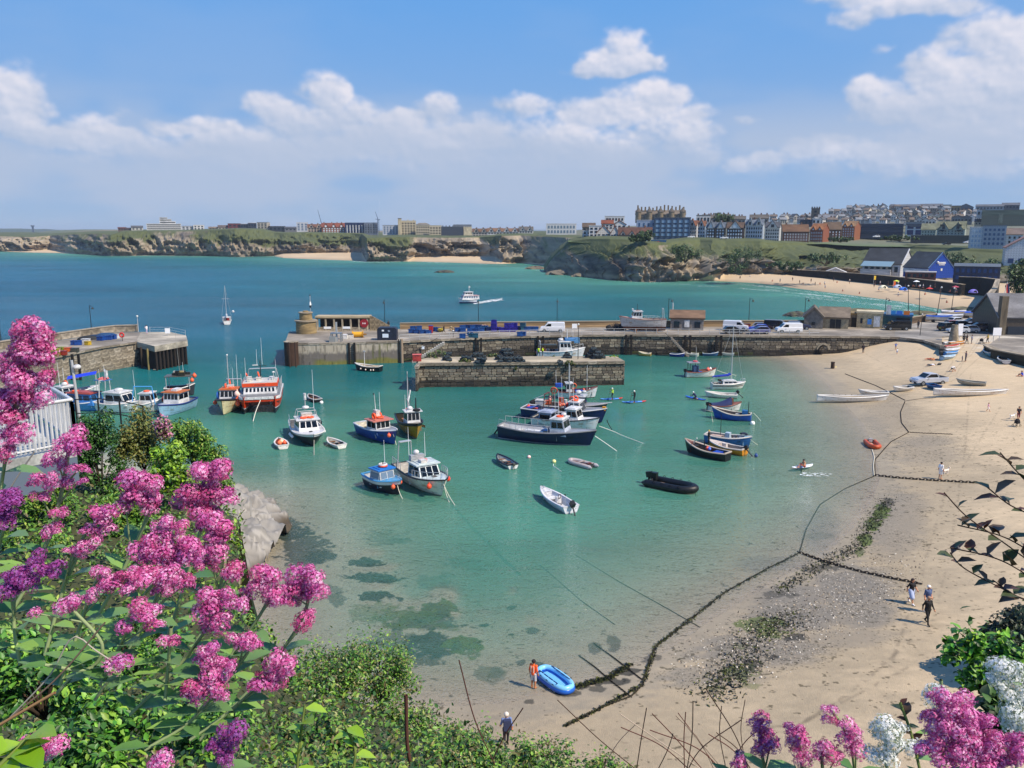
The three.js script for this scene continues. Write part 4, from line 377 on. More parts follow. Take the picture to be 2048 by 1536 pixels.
function boat(o){
let pos,hd;const y0=o.y??0;const g=(a,b)=>(o.land?ground(a,b):at(a,b,y0));
if(o.wl){const a=g(o.wl[0],o.wl[1]),b=g(o.wl[2],o.wl[3]);hd=Math.atan2(-(b.z-a.z),b.x-a.x);if(!o.L)o.L=Math.hypot(b.x-a.x,b.z-a.z)*(o.k||1);pos=a.clone().lerp(b,.5);if(o.hd!==undefined)hd=o.hd*Math.PI/180;}
else{hd=o.hd*Math.PI/180;pos=g(...o.ctr);if(o.bowAt){const b=g(...o.bowAt);pos=V(b.x-Math.cos(hd)*o.L/2,y0,b.z+Math.sin(hd)*o.L/2);}}
const root=thing(o.name,o.label,o.cat||'boat',pos,hd,o.group);if(o.land)root.position.y=pos.y+(o.draft??.3)*.75+(o.lift||0);if(o.lift&&!o.land)root.position.y=y0+o.lift;if(o.roll)root.rotation.x=o.roll;root.rotation.order='YXZ';
o.B=o.B||o.L*.36;const ln=lines(o),L=o.L;root.userData.ln=undefined;
const bt=o.boot??.1,sb=(t)=>ln.sAt(t,bt),top=(t)=>1;
hullBand(ln,()=>0,sb,18,3).build('hull_bottom',paint(o.bottom??0x4a2018),root);
const st=o.stripe?(t)=>1-o.stripe[0]/(ln.ys(t)-ln.yk(t)):top;hullBand(ln,sb,st,20,4).build('hull',o.hullM||mat(o.hull,.36,{map:streakTex}),root);if(o.stripe)hullBand(ln,st,top,20,2).build('hull_stripe',paint(o.stripe[1]),root);
const fl=o.floor??Math.max(-.1,(o.fb??.9)*.22),inset=.07,inner=mb();for(const s of[-1,1])inner.add(grid(18,2,(u,v)=>{const t=.015+u*.965,sf=ln.sAt(t,fl);return ln.pt(t,lerp(Math.min(sf,.9),1,v),s,inset);}));inner.add(grid(18,2,(u,v)=>{const t=.015+u*.965,p=ln.pt(t,Math.min(.9,ln.sAt(t,fl)),1,inset);return V(p.x,p.y,lerp(-p.z,p.z,v));}));inner.add(grid(2,2,(u,v)=>{const p=ln.pt(.015,lerp(ln.sAt(.015,fl),1,v),1,inset);return V(p.x,p.y,lerp(-p.z,p.z,u));}));inner.build('inside',paint(o.inside??0xd9d6cc),root);
const gw=mb(),gm=paint(o.gunwale??0xf0efe9);for(const s of[-1,1]){gw.add(grid(20,3,(u,v)=>{const p=ln.pt(u,1,s,0),q=ln.pt(u,1,s,.13),a=[V(p.x,p.y-.09,p.z+s*.035),V(p.x,p.y+.03,p.z+s*.035),V(q.x,q.y+.03,q.z),V(q.x,q.y-.06,q.z)];return a[Math.round(v*3)];}));}{const p=ln.pt(0,1,1);gw.box(.14,.12,p.z*2,p.x+.05,p.y,0);}gw.build('gunwale',gm,root);
if(o.deck){const[a,b]=o.deck;mb().add(grid(12,4,(u,v)=>{const t=lerp(a,b,u),p=ln.pt(t,1,1,.1);return V(p.x,p.y-.03+.05*Math.cos((v-.5)*2.6),lerp(-p.z,p.z,v));})).build('foredeck',paint(o.deckC??0xe8eaec),root);const pa=ln.pt(a,1,1,.1);mb().quads([[V(pa.x,fl,-pa.z*.9),V(pa.x,fl,pa.z*.9),V(pa.x,pa.y,pa.z),V(pa.x,pa.y,-pa.z)]]).build('bulkhead',paint(o.deckC??0xe8eaec),root);}
if(o.aft){const[a,b,y]=o.aft;mb().add(grid(8,2,(u,v)=>{const t=lerp(a,b,u),p=ln.pt(t,ln.sAt(t,y),1,.1);return V(p.x,y,lerp(-p.z,p.z,v));})).build('aft_deck',paint(o.aftC??0xcfd2d4),root);}
for(const t of o.thw||[]){const p=ln.pt(t,ln.sAt(t,ln.ys(t)*.62),1,.08);mb().box(.28,.05,p.z*2,p.x,p.y,0).build('thwart',o.thwM||teakM,root);}
if(o.ex)o.ex(root,ln,L,o);
return root;
}
const XP=(L,t)=>L*(t-.5);
const rope=(label,pts,r=.03,c=0xd9d5c4)=>{const t=thing('mooring_rope',label,'rope');mb().path(pts,r,5).build('rope',mat(c,.9),t);return t;};
const buoy=(label,px,py,R,c,c2)=>{const p=at(px,py,0),t=thing('mooring_buoy',label,'buoy',p);mb().ball(0,R*.55,0,R,1,undefined,14).build('float',mat(c,.45),t);mb().ring(0,R*1.6,0,R*.2,R*.07,0).build('eye',iron,t);if(c2)mb().add(new THREE.CylinderGeometry(R*1.005,R*1.005,R*.25,16,1,true),M4().setPosition(0,R*.55,0)).build('band',mat(c2,.5),t);};
{
const t=thing('catamaran','large orange-red catamaran workboat with white deck and long wheelhouse, bows to the viewer','boat',V(0,0,0));const L=10.5,hw=2.95,hd=-77*Math.PI/180,b=at(520,829,0);t.position.set(b.x-Math.cos(hd)*L/2,0,b.z+Math.sin(hd)*L/2);t.rotation.y=hd;t.scale.setScalar(.92);
const red=mat(0xc73a12,.34,{map:streakTex});for(const s of[-1,1]){const ln=lines({L,B:1.7,fb:2.35,bow:.2,stern:0,draft:.5,tr:.9,full:.6,rake:.01,pw:3});const put=(m)=>{m.position.z=s*(hw-.8);return m;};put(hullBand(ln,()=>0,(u)=>ln.sAt(u,.5+.25*u*u),16,4).build('hull_bottom',paint(0x3a3b46),t));put(hullBand(ln,(u)=>ln.sAt(u,.5+.25*u*u),(u)=>ln.sAt(u,.62+.25*u*u),16,1).build('waterline_stripe',white,t));put(hullBand(ln,(u)=>ln.sAt(u,.62+.25*u*u),()=>1,16,4).build('hull',red,t));}
const dk=new THREE.Shape();dk.moveTo(-L/2,-hw);dk.lineTo(L*.36,-hw);dk.quadraticCurveTo(L/2,-hw,L/2,-hw*.55);dk.lineTo(L/2,hw*.55);dk.quadraticCurveTo(L/2,hw,L*.36,hw);dk.lineTo(-L/2,hw);const dg=(h,y,n,m,sc=1)=>{const g=new THREE.ExtrudeGeometry(dk,{depth:h,bevelEnabled:false});g.rotateX(-Math.PI/2);g.scale(sc,1,sc);g.translate(0,y,0);return part(n,g,m,t);};dg(.25,1.75,'bridge_deck',red,.985);dg(.38,2.1,'deck_edge',white,1.0);dg(.05,2.5,'deck',paint(0x8b9095),.95);
mb().box(.8,.9,2*hw-3.4,L*.36,1.5,0).build('bridge_beam',paint(0x7a2a12),t);
cabin(t,{x0:-1.2,x1:3.2,w:2.35,y0:2.55,y1:3.5,rf:.35,tp:.96,ns:3,nf:8,band:[.3,.82],roof:white,ov:.1});mb().box(4.4,.5,5.0,.8,3.82,0).build('roof_fascia',mat(0xd8481c,.35),t);mb().box(4.2,.1,4.8,.8,4.12,0).build('roof_top',paint(0xe9e4da),t);const le=lettering(t,'GEMINI',3.02,3.82,0,2.1,.42,Math.PI/2,'#5a2a20','#d8481c');
for(const[x,z,w]of[[.5,-1.6,1.1],[-.2,1.7,.9],[1.6,1.5,.8],[.4,.3,1.4]])crateOn(t,x,4.15,z,w,.42,.7,pick([0xece7da,0xd9d2c2,0xf4f3ef]));post(t,'mast',.2,4.15,0,2.9,.08,iron);mb().bar(V(.2,6.2,-.9),V(.2,6.2,.9),.04).build('cross_arm',iron,t);mb().box(.12,.12,.8,.2,6.35,.7).build('radar_bar',white,t);aerial(t,.2,6.4,-.3,4);aerial(t,.1,6.3,.45,2.4);aerial(t,.4,4.2,-2.2,3);aerial(t,-.4,4.2,2.2,3.2);mb().bar(V(1.4,4.2,-1.9),V(1.4,5.3,-1.9),.06).build('lamp_post',galv,t);mb().ball(1.4,5.4,-1.9,.22,.6).build('dome',white,t);ringOn(t,.4,5,.3,.2);ringOn(t,-1.2,4.6,2.1,.3);
rail(t,{pt:(u,s,sd)=>V(XP(L,u),2.55,sd*hw*.93)},.08,.5,1.3,6);gantry(t,-4.2,2.5,2.5,2.6,galv,.6);for(const[x,z]of[[-2.6,1.6],[-3.4,-1.4],[-2.2,-.8]])crateOn(t,x,2.55,z,1,.9,.9,0x18307c);mb().bar(V(-.6,3.2,2.5),V(-.6,3.2,2.72),.5,.5,16).build('blue_drum',mat(0x2458b0,.5),t);
ballF(t,2.2,2.45,hw+.32,.46,0xf6cdbb);ballF(t,2.9,1.75,hw+.25,.36);ballF(t,3.6,1.3,hw+.22,.34);ballF(t,3.0,1.2,hw+.25,.3);
rope('pale rope running down from the orange catamaran bow to the water',[at(521,800,2.0),at(512,822,.9),at(506,843,0)],.05);
}
boat({name:'fishing_boat',label:'cream-hulled fishing boat with orange cabin roof beside the orange catamaran',L:9,hd:-84,ctr:[450,800],bowAt:[447,831],B:3.5,fb:1.35,bow:.9,hull:0xe6dcb0,bottom:0x8a7d60,gunwale:0x1b2028,stripe:[.22,0x2c2f36],deck:[.62,1],deckC:0x44484e,floor:.5,ex:(r,ln,L)=>{cabin(r,{x0:-.9,x1:1.3,w:1.25,y0:1.2,y1:2.75,rf:.2,roof:mat(0xe07b3a,.6,{map:grainTex}),ns:2,nf:4,band:[.42,.88]});ringOn(r,.1,3.1,.5,.2);ringOn(r,.4,2.95,-.3);crateOn(r,-.3,2.9,0,.9,.3,.8,0xf1e9da);post(r,'mast',-1.1,1.2,.4,6,.07,galv);mb().ball(-1.1,7.2,.4,.13).build('masthead_light',white,r);aerial(r,-.6,2.9,-.9,4.4);aerial(r,-.2,2.9,-.4,2.6);aerial(r,-1,1.2,-1.3,3.4);gantry(r,-2.6,1,1.3,2.6,galv);for(const[x,z]of[[-2.2,.5],[-2.2,-.6],[-3,.1]])crateOn(r,x,1.2,z,.9,.8,.8,0x1a2f7a);mb().bar(V(.9,2,1.35),V(.9,2,1.5),.55,.55,18).build('blue_drum',mat(0x2356a8,.5),r);hang(r,ln,[.55,.6],1,0xf0552e,.25);ringOn(r,-1.6,3.4,.4,.2);}});
boat({name:'motor_cruiser',label:'white motor cruiser with orange lifebuoys on its roof, a dinghy at each side',L:9.5,hd:-68,ctr:[617,870],bowAt:[627,894],B:3.7,fb:1.05,bow:.55,hull:0x23232b,stripe:[.34,0xf2f2f4],bottom:0x1b1b22,deck:[.45,1],deckC:0xf4f4f6,inside:0x7f8288,floor:.45,full:.55,pw:2.6,ex:(r,ln,L)=>{cabin(r,{x0:-.9,x1:2.2,w:1.35,wf:1.15,y0:1.2,y1:2.35,rf:.8,tp:.88,ns:2,nf:3,band:[.35,.85]});ringOn(r,.9,2.6,-.35);ringOn(r,.9,2.6,.45);crateOn(r,.2,2.5,0,.9,.5,1.2,0xf0e8dc);const f=mb();for(const z of[-1.2,1.2])for(const x of[-1,.6])f.bar(V(x,2.4,z),V(x*.9,3.3,z*.85),.035);for(const z of[-1,1])f.bar(V(-.9,3.3,z),V(.54,3.3,z),.035);f.bar(V(-.9,3.3,-1),V(-.9,3.3,1),.035);f.bar(V(.54,3.3,-1),V(.54,3.3,1),.035);f.build('roof_rack',galv,r);mb().ball(-.3,3.55,0,.42,.5).build('radar_dome',white,r);mb().bar(V(-.5,3.6,0),V(-.5,4.9,0),.06).build('mast',galv,r);mb().bar(V(-.5,4.4,0),V(-.5,5.2,0),.17).build('radar_reflector',white,r);aerial(r,-.6,3.3,-1.0,4.6);rail(r,ln,.03,.4,.75,5);hang(r,ln,[.3,.42,.52],-1,0xf3f3f0,.16);hang(r,ln,[.2],-1,0x16171a,.3,1);hang(r,ln,[.5,.6,.68],1,0xeceaf0,.15);mb().box(.5,.03,.35,3.2,ln.ys(.83)+.06,0).build('hatch',mat(0x33363a,.4),r);}});
const dinghy=(o)=>boat({name:'dinghy',cat:'dinghy',fb:.42,bow:.28,stern:.06,draft:.18,B:1.5,boot:.03,thw:[.25,.5,.75],floor:-.02,...o});
dinghy({label:'small white rowing dinghy holding orange buoys, left of the white cruiser',wl:[568,900,557,886],L:2.9,hull:0xf0ebe6,inside:0x8a3c36,bottom:0x55504a,ex:(r,ln)=>{ballF(r,.2,.45,.1,.3,0xf4c9a8);ballF(r,-.3,.5,-.2,.26,0xf27a4a);ballF(r,-.2,.45,.35,.22);}});
dinghy({label:'white tender with two dark seats tied to the right side of the white cruiser',wl:[683,897,659,887],L:3.2,hull:0xf2f0ea,inside:0xcfccc2,bottom:0x8f8a78,ex:(r)=>{for(const z of[-.3,.3]){crateOn(r,-.9,.25,z,.25,.35,.3,0x18191c);}}});
dinghy({label:'black open rowing dinghy drifting alone between catamaran and middle pier',wl:[640,806,616,796],L:3.4,hull:0x14161b,inside:0x2a241f,gunwale:0xc9c9c6,bottom:0x14161b});
buoy('white round buoy beside the black rowing dinghy',643,807,.26,0xf3efe8);
boat({name:'open_fishing_boat',label:'small black open boat with short white mast passing the pier end',wl:[762,743,713,740],B:1.9,fb:.8,bow:.5,hull:0x14141a,inside:0xd9c8a8,gunwale:0xf0ede4,bottom:0x14141a,deck:[.78,1],deckC:0xe9e2d2,ex:(r,ln,L)=>{post(r,'mast',XP(L,.66),.4,0,3,.06,white);mb().box(.4,.12,.12,XP(L,.66),3.4,0).build('masthead',white,r);crateOn(r,-1.2,.3,0,.9,.6,.8,0xd8b36a);crateOn(r,.2,.3,.2,.7,.5,.7,0x8a6a4a);crateOn(r,-.4,.3,-.2,.5,.55,.5,0xe0cda8);hang(r,ln,[.2,.3,.5,.7],-1,0xf1dccf,.12);}});
boat({name:'fishing_boat',label:'blue-hulled fishing boat with salmon-pink wheelhouse roof and orange lifebuoys',wl:[727,866,787,889],k:1.08,B:2.9,fb:1.25,bow:.6,hull:0x1546a0,bottom:0x12306e,gunwale:0xe8ecf2,deck:[.66,1],deckC:0xaab0ba,inside:0xf2ecd8,floor:.45,ex:(r,ln,L)=>{cabin(r,{x0:-.6,x1:1.35,w:1.15,wf:.95,y0:.6,y1:2.35,rf:.15,tp:.98,ns:2,nf:3,band:[.55,.92],roof:paint(0xe08a78),ov:.22});ringOn(r,-.1,2.75,-.4,.15);ringOn(r,-.1,2.7,.3,.3);ringOn(r,.2,2.8,.6,.1);ringOn(r,.5,2.65,-.1);mb().box(.7,1,.5,-.2,2.9,0).build('funnel_box',paint(0xede6e0),r);post(r,'mast',-.3,2.5,0,2.8,.05,white,-.3);aerial(r,-.4,2.4,-.6,3);const fl=mb().box(.35,.22,.02,-.72,5.2,.0).build('pennant',mat(0x15181d,.7),r);hang(r,ln,[.62],-1,0xf6b8c0,.2);hang(r,ln,[.93],1,0xf06a48,.22);lettering(r,'Trebarra',XP(L,.74),ln.ys(.74)-.42,ln.pt(.74,.8,1).z+.12,1.1,.26,-.35,'#e8eef8','#1546a0');crateOn(r,-1.9,.6,.2,.7,.5,.7,0xd7c58c);}});
boat({name:'fishing_boat',label:'mustard-yellow fishing boat with white wheelhouse tied behind the blue one',L:8,hd:-72,ctr:[815,850],bowAt:[834,879],B:2.9,fb:1.3,bow:.7,hull:0xb98a0e,bottom:0xd8cfae,gunwale:0x16171a,stripe:[.34,0x17181b],deck:[.74,1],deckC:0x8a8478,inside:0x4b4338,floor:.5,ex:(r,ln,L)=>{cabin(r,{x0:.9,x1:2.5,w:1.0,wf:.8,y0:1.2,y1:2.9,rf:.25,tp:.9,ns:2,nf:3,band:[.45,.9]});mb().ball(1.5,3.25,.3,.35,.7).build('radar_dome',white,r);mb().ring(2.1,3.1,-.4,.33,.14).build('tyre',rubber,r);post(r,'exhaust',1.2,3,-.5,1.4,.09,iron);aerial(r,1.4,3,.8,1.9);post(r,'mast',-1.2,.8,0,6.4,.08,galv);mb().bar(V(-1.2,3.2,0),V(-2.6,4.6,-.6),.09).build('derrick',white,r);mb().bar(V(-1.2,7,0),V(1,3.2,0),.02).build('stay',iron,r);crateOn(r,-.4,.8,.3,1.4,.7,1,0xd98a3a);crateOn(r,-2.2,.8,-.3,1.0,.6,.9,0x7a6a58);ballF(r,.4,2.6,.5,.28);mb().ring(-1.0,3.4,0,.5,.05,.3).build('net_hoop',galv,r);lettering(r,'PH 5538',XP(L,.74),ln.ys(.74)-.5,-(ln.pt(.74,.75,1).z+.1),1.3,.3,Math.PI+.36,'#e9e4d4','#17181b');}});
boat({name:'cuddy_boat',label:'small white cuddy boat with bright blue roof and blue foredeck, orange fenders along its side',wl:[741,968,797,990],k:1.06,B:2.3,fb:1.05,bow:.5,hull:0x0b1030,stripe:[.42,0xf0f3f8],bottom:0x0b1030,gunwale:0x5ab0ea,deck:[.55,1],deckC:0x62b8ee,inside:0xe4e9ee,floor:.35,boot:.06,ex:(r,ln,L)=>{cabin(r,{x0:-1.0,x1:.75,w:.95,wf:.85,y0:.5,y1:2.0,rf:.3,tp:.9,ns:1,nf:2,band:[.5,.85],roof:paint(0x2d8ae6),ov:.14,glass:mat(0x6a7f92,.1)});ringOn(r,-.1,2.3,0,Math.PI/2,0xe0502e,.36);ringOn(r,-.1,2.42,0,Math.PI/2,0xd9d2cc,.34);post(r,'stub_mast',-.1,2.2,0,.6,.05,iron);aerial(r,-.8,2.1,-.7,2.4);hang(r,ln,[.42,.68],-1,0xf0663c,.2);hang(r,ln,[.05,.12,.2],-1,0xeef3fa,.14);hang(r,ln,[.92],1,0xf0663c,.2);const f=mb();for(let k=0;k<6;k++){const t=.6+k*.07;for(const s of[-1,1]){const p=ln.pt(Math.min(t,.97),1,s,.12);f.bar(p,p.clone().add(V(0,.4,-s*.08)),.018);}}f.build('bow_rail',galv,r);}});
boat({name:'cabin_boat',label:'large white cabin boat with sloping windscreen and tall stern frame beside the blue-roofed boat',wl:[812,952,880,991],k:1.12,B:3.3,fb:1.2,bow:.55,hull:0xe4e8dc,bottom:0xc9cdb8,gunwale:0x1d1f24,stripe:[.1,0x2a2420],deck:[.5,1],deckC:0xdfeeee,inside:0xd8d4cc,floor:.35,full:.55,pw:2.7,ex:(r,ln,L)=>{cabin(r,{x0:-.6,x1:2.0,w:1.25,wf:1.1,y0:1.0,y1:2.35,rf:.75,tp:.88,ns:2,nf:3,band:[.3,.85],wall:paint(0xe6f2f4),roof:paint(0xe4f2f2)});ringOn(r,.35,2.62,.05,Math.PI/2,0xe4482c,.34);crateOn(r,.75,2.5,.3,.7,.3,.6,0xeee9e4);mb().box(.5,.5,1.4,-.5,2.75,.3).build('radar_arch',paint(0xbcc2c6),r);mb().ball(-.6,3.2,.3,.3,.8).build('radar_dome',white,r);aerial(r,-.7,2.6,-.7,2.4);aerial(r,-.7,2.9,1,2.8);rail(r,ln,.02,.3,.8,5,1);rail(r,ln,.62,.97,.7,6);gantry(r,XP(L,.03),1.1,.8,2.4,galv,.5);hang(r,ln,[.5,.62,.72],-1,0xe8402a,.24);hang(r,ln,[.42],-1,0xf3e4e2,.22);hang(r,ln,[.33],-1,0xf06a40,.3);hang(r,ln,[.9],1,0xe8502e,.24);mb().box(1.3,.06,1.2,-1.6,.75,.1).build('engine_cover',teakM,r);mb().box(.5,.04,.4,2.55,ln.ys(.8)+.07,0).build('hatch',mat(0x55504e,.4),r);}});
rope('pair of pale ropes from the large white cabin boat down into the shallows',[at(887,968,1.4),at(897,990,.5),at(912,1014,-.1)],.03);rope('second pale rope from the bow of the large white cabin boat',[at(887,968,1.4),at(893,990,.4),at(900,1008,-.1)],.03);
rope('white rope hanging from the bow of the blue-roofed cuddy boat',[at(794,968,1.1),at(799,985,.4),at(806,1000,-.1)],.03);rope('rope from the bow of the blue boat with the pink roof',[at(786,868,1.5),at(790,880,.5),at(793,892,-.1)],.03);rope('thin rope down from the white cruiser bow',[at(628,880,1.3),at(628,900,.3),at(628,920,-.2)],.04,0xa8a49a);
boat({name:'passenger_boat',label:'long navy-blue boat with white wheelhouse and grey hull panel, largest of the central raft',wl:[1001,874,1180,893],B:3.3,fb:1.25,bow:.75,stern:.35,hull:0x101c4a,bottom:0xc9cdd4,gunwale:0x8f9296,deck:[.66,1],deckC:0xaab0ba,inside:0xe6e8ea,floor:.5,boot:.12,tr:.6,full:.4,ex:(r,ln,L)=>{cabin(r,{x0:1.1,x1:3.0,w:1.25,wf:1.1,y0:1.1,y1:2.95,rf:.45,tp:.9,ns:2,nf:2,band:[.5,.85],wall:paint(0xc9d2e2),roof:white,ov:.12});ringOn(r,1.9,3.2,.1);mb().ball(2.2,3.35,-.4,.32,.6).build('radar_dome',white,r);mb().add(grid(8,4,(u,v)=>ln.pt(lerp(.38,.54,u),lerp(ln.sAt(.45,.15),.96,v),-1).add(V(0,0,-.02)))).build('grey_panel',paint(0x7a7d84),r);rail(r,ln,.02,.58,.8,8);mb().box(2.2,.5,.8,-1.2,.95,-.2).build('engine_box',paint(0xeef0f2),r);mb().box(.35,.12,2.2,-3.3,.95,0).build('bench',white,r);crateOn(r,-.1,.6,-.5,.9,.6,.8,0xcfc6a8);mb().box(.8,.06,.7,-.1,1.25,-.5).build('blue_lid',paint(0x4a8ac0),r);ballF(r,XP(L,.03),.75,-1.2,.3,0xf2653a);ballF(r,XP(L,.48),.75,-1.95,.38,0xf0692e);ballF(r,XP(L,.73),.85,-1.75,.27,0xf4a9b2);ballF(r,XP(L,.3),1.05,-1.78,.2,0xe8e2ec);for(const t of[.06,.15,.24])mb().box(.45,.12,.05,XP(L,t),.85,-(ln.pt(t,.75,1).z+.03)).build('scupper',white,r);lettering(r,'Diana Lauren',XP(L,.85),ln.ys(.85)-.45,-(ln.pt(.85,.78,1).z+.1),1.9,.28,Math.PI+.3,'#aab4d0','#101c4a');aerial(r,1.5,3,-.7,3);aerial(r,.9,1,-1.3,4.6,0xd9dce0);mb().bar(V(XP(L,.0)-.1,1.4,-.4),V(XP(L,.0)-1.5,-.2,-1.3),.09).build('mooring_strut',mat(0x15171b,.8),r);post(r,'steering_post',.4,.6,-.3,1,.12,mat(0x2a4d7a,.6));}});
rope('taut white rope from the navy boat bow to the right',[at(1190,872,1.6),at(1208,884,.9),at(1235,903,-.05)],.035,0xf0efe8);rope('long white rope from the white-bowed boat across the water',[at(1198,852,1.2),at(1230,864,.5),at(1240,869,.3),at(1292,889,-.05)],.035,0xe6e4da);rope('dark chain hanging from the yellow-stemmed navy bow',[at(1214,840,1.3),at(1217,848,.7),at(1225,861,-.1)],.05,0x2b2620);
boat({name:'cabin_boat',label:'white-bowed boat with pale blue waterline, moored right behind the navy boat',wl:[1068,850,1190,863],B:2.9,fb:1.1,bow:.7,hull:0xf2f4f6,bottom:0x86b9e2,boot:.3,gunwale:0x2a2d33,deck:[.6,1],deckC:0xf4f5f6,floor:.45,full:.45,pw:2.4,ex:(r,ln,L)=>{cabin(r,{x0:.6,x1:2.3,w:1.1,wf:.95,y0:1.05,y1:2.6,rf:.5,tp:.9,ns:2,nf:2,band:[.45,.85]});cabin(r,{x0:-3,x1:-1.2,w:1.15,y0:.5,y1:1.9,rf:.2,ns:1,nf:1,wall:paint(0xaab6d2),roof:paint(0xb8c2d8),wname:'aft_shelter'});lettering(r,'PW 145',XP(L,.84),ln.ys(.84)-.38,-(ln.pt(.84,.8,1).z+.08),1.2,.25,Math.PI+.3,'#9a9a9a','#f2f4f6');aerial(r,1,2.7,-.6,3.6);crateOn(r,-.4,.5,0,1,.7,1,0x2a5aa8);rail(r,ln,.02,.4,.6,5,-1);}});
boat({name:'fishing_boat',label:'navy fishing boat with yellow stem fitting and cluttered deck, third in the central raft',wl:[1048,833,1203,847],B:3.2,fb:1.25,bow:.8,hull:0x0f2260,bottom:0x101a3c,gunwale:0xd9dbe0,deck:[.68,1],deckC:0x9a9da2,inside:0x6a6c72,floor:.6,ex:(r,ln,L)=>{cabin(r,{x0:1.2,x1:3.2,w:1.2,wf:.95,y0:1.1,y1:2.6,rf:.75,tp:.9,ns:2,nf:2,band:[.35,.85]});ringOn(r,1.7,2.95,-.2,.4);ringOn(r,1.9,2.85,.5);ringOn(r,1.4,2.9,.2,.3);mb().box(.4,.5,.35,L/2+.3,ln.ys(1)-.1,0).build('stem_roller',mat(0xd9941a,.5),r);post(r,'mast',1.0,1,.2,6.2,.08,galv);aerial(r,-.2,1,-.6,4.5);for(let k=0;k<14;k++)crateOn(r,-3.6+k*.32,.7+.5*R(),rr(-1,1),rr(.4,.9),rr(.3,.6),rr(.4,.8),pick([0x1b1d20,0x2a2c2e,0x1f3fae,0xb8b4aa,0x3a342c,0xe0542c]));for(let k=0;k<7;k++)ballF(r,-.7+.2*k,1.6+.4*R(),rr(-1.1,.2),.24,pick([0xf05a30,0xe8402a,0xf28a68]));const lad=mb();for(const z of[-1.3,-1])lad.bar(V(-4.6,1.1,z),V(-2.6,1.9,z),.04);lad.build('stern_rail',galv,r);mb().box(1.5,.6,1.2,-4.2,.95,-.5).build('blue_hopper',paint(0x1c3fb8),r);ballF(r,-5.0,1.0,-1.0,.32,0xf2604a);gantry(r,-2.2,.7,1.1,2.6,mat(0x5c3a30,.7),.3);mb().bar(V(.3,1.2,-.5),V(.3,2.6,-.5),.22).build('white_cylinder',white,r);lettering(r,'PW 43',-4.2,.98,-1.12,.9,.35,Math.PI,'#111','#1c3fb8');}});
boat({name:'fishing_boat',label:'grey workboat with small dark wheelhouse, fourth in the central raft',wl:[1062,822,1205,830],B:2.9,fb:1.05,bow:.6,hull:0x39414c,bottom:0x20252c,gunwale:0xa4a6aa,deck:[.62,1],deckC:0xa8aaae,inside:0x4a4c50,floor:.6,ex:(r,ln,L)=>{cabin(r,{x0:1.2,x1:2.7,w:.95,y0:1.0,y1:2.4,rf:.2,ns:2,nf:2,wall:paint(0x77797e),roof:paint(0xd9dbde),band:[.4,.88]});mb().ball(1.6,2.9,0,.42,.7).build('radar_dome',white,r);mb().ball(2.4,3.1,.3,.3,.5).build('radar_dome',white,r);mb().bar(V(L*.46,1.5,0),V(L*.46+1.6,1.75,0),.06).build('bowsprit',white,r);const raft=mb();for(let k=0;k<=10;k++){const a=Math.PI*(k/10),b=Math.PI*((k+1)/10);if(k<10)raft.bar(V(-4.2-Math.sin(a)*.6,1.25,Math.cos(a)*.9),V(-4.2-Math.sin(b)*.6,1.25,Math.cos(b)*.9),.24);}raft.build('inflatable_collar',rubber,r);crateOn(r,-3.5,1,.2,1.2,.7,1.2,0xeae6e0);crateOn(r,-2.8,1,-.5,.9,.5,.9,0xd2603a);ballF(r,-2.4,1.6,-.8,.3,0xf5a898);const lad=mb();for(const z of[-1.1,-.8])lad.bar(V(-4.6,1.5,z),V(-2.4,2.5,z),.04);lad.build('stern_rail',galv,r);mb().bar(V(-.8,1.1,.2),V(.9,1.1,.2),.34).build('black_roll',rubber,r);gantry(r,-1.9,.7,.9,2.4,mat(0x6a4030,.7),.3);ringOn(r,-1.8,2.9,-.4,.2,0xc8583a,.42);aerial(r,.6,1,0,3);crateOn(r,-.8,1.2,-.3,.6,.8,.6,0xcf5a34);}});
boat({name:'fishing_boat',label:'white fishing boat with small open wheelhouse and blue tubs in front of the stone pier',wl:[1116,796,1190,795],B:2.4,fb:.95,bow:.75,hull:0xdfe3e8,bottom:0x14161a,gunwale:0x6a2f22,deck:[.86,1],deckC:0x7a4630,inside:0x7a4a38,floor:.35,ex:(r,ln,L)=>{cabin(r,{x0:-1.6,x1:-.7,w:.6,y0:.6,y1:2.2,rf:.05,tp:.95,ns:1,nf:1,band:[.5,.9]});crateOn(r,.5,.6,0,1.4,.5,1,0x1f44c0);mb().box(1.0,.5,.9,-2.6,1.9,0).build('blue_tarp',paint(0x2452c4),r);ringOn(r,-.5,1.8,.3,.2,0xd0603c,.4);post(r,'mast',-1.2,.6,.3,4.6,.06,galv);post(r,'mast',1.5,.6,0,4.2,.06,galv);aerial(r,-2.9,.8,-.5,3.2);mb().bar(V(-1.7,1.6,0),V(-.9,3,0),.06).build('derrick',iron,r);hang(r,ln,[.3],-1,0xf0522e,.26);lettering(r,'PZ',XP(L,.9),ln.ys(.9)-.35,-(ln.pt(.9,.8,1).z+.06),.6,.35,Math.PI+.4,'#222','#dfe3e8');crateOn(r,2,.6,.1,.6,.5,.6,0xe6e4e0);ballF(r,1.1,1.1,-.3,.22,0xe8705a);}});
dinghy({label:'white dinghy with black rubbing band left of the two small buoys',wl:[1026,938,997,921],L:3.6,hull:0xeef1f2,gunwale:0x1e2126,inside:0xbfc6c8,bottom:0x9aa09e,ex:(r,ln,L)=>{outboard(r,-L/2-.05,.3,0,0x6a665c,.15,.7);crateOn(r,.5,.1,.1,.5,.25,.4,0xd8d2be);crateOn(r,-.5,.15,-.2,.4,.3,.3,0x24262a);}});
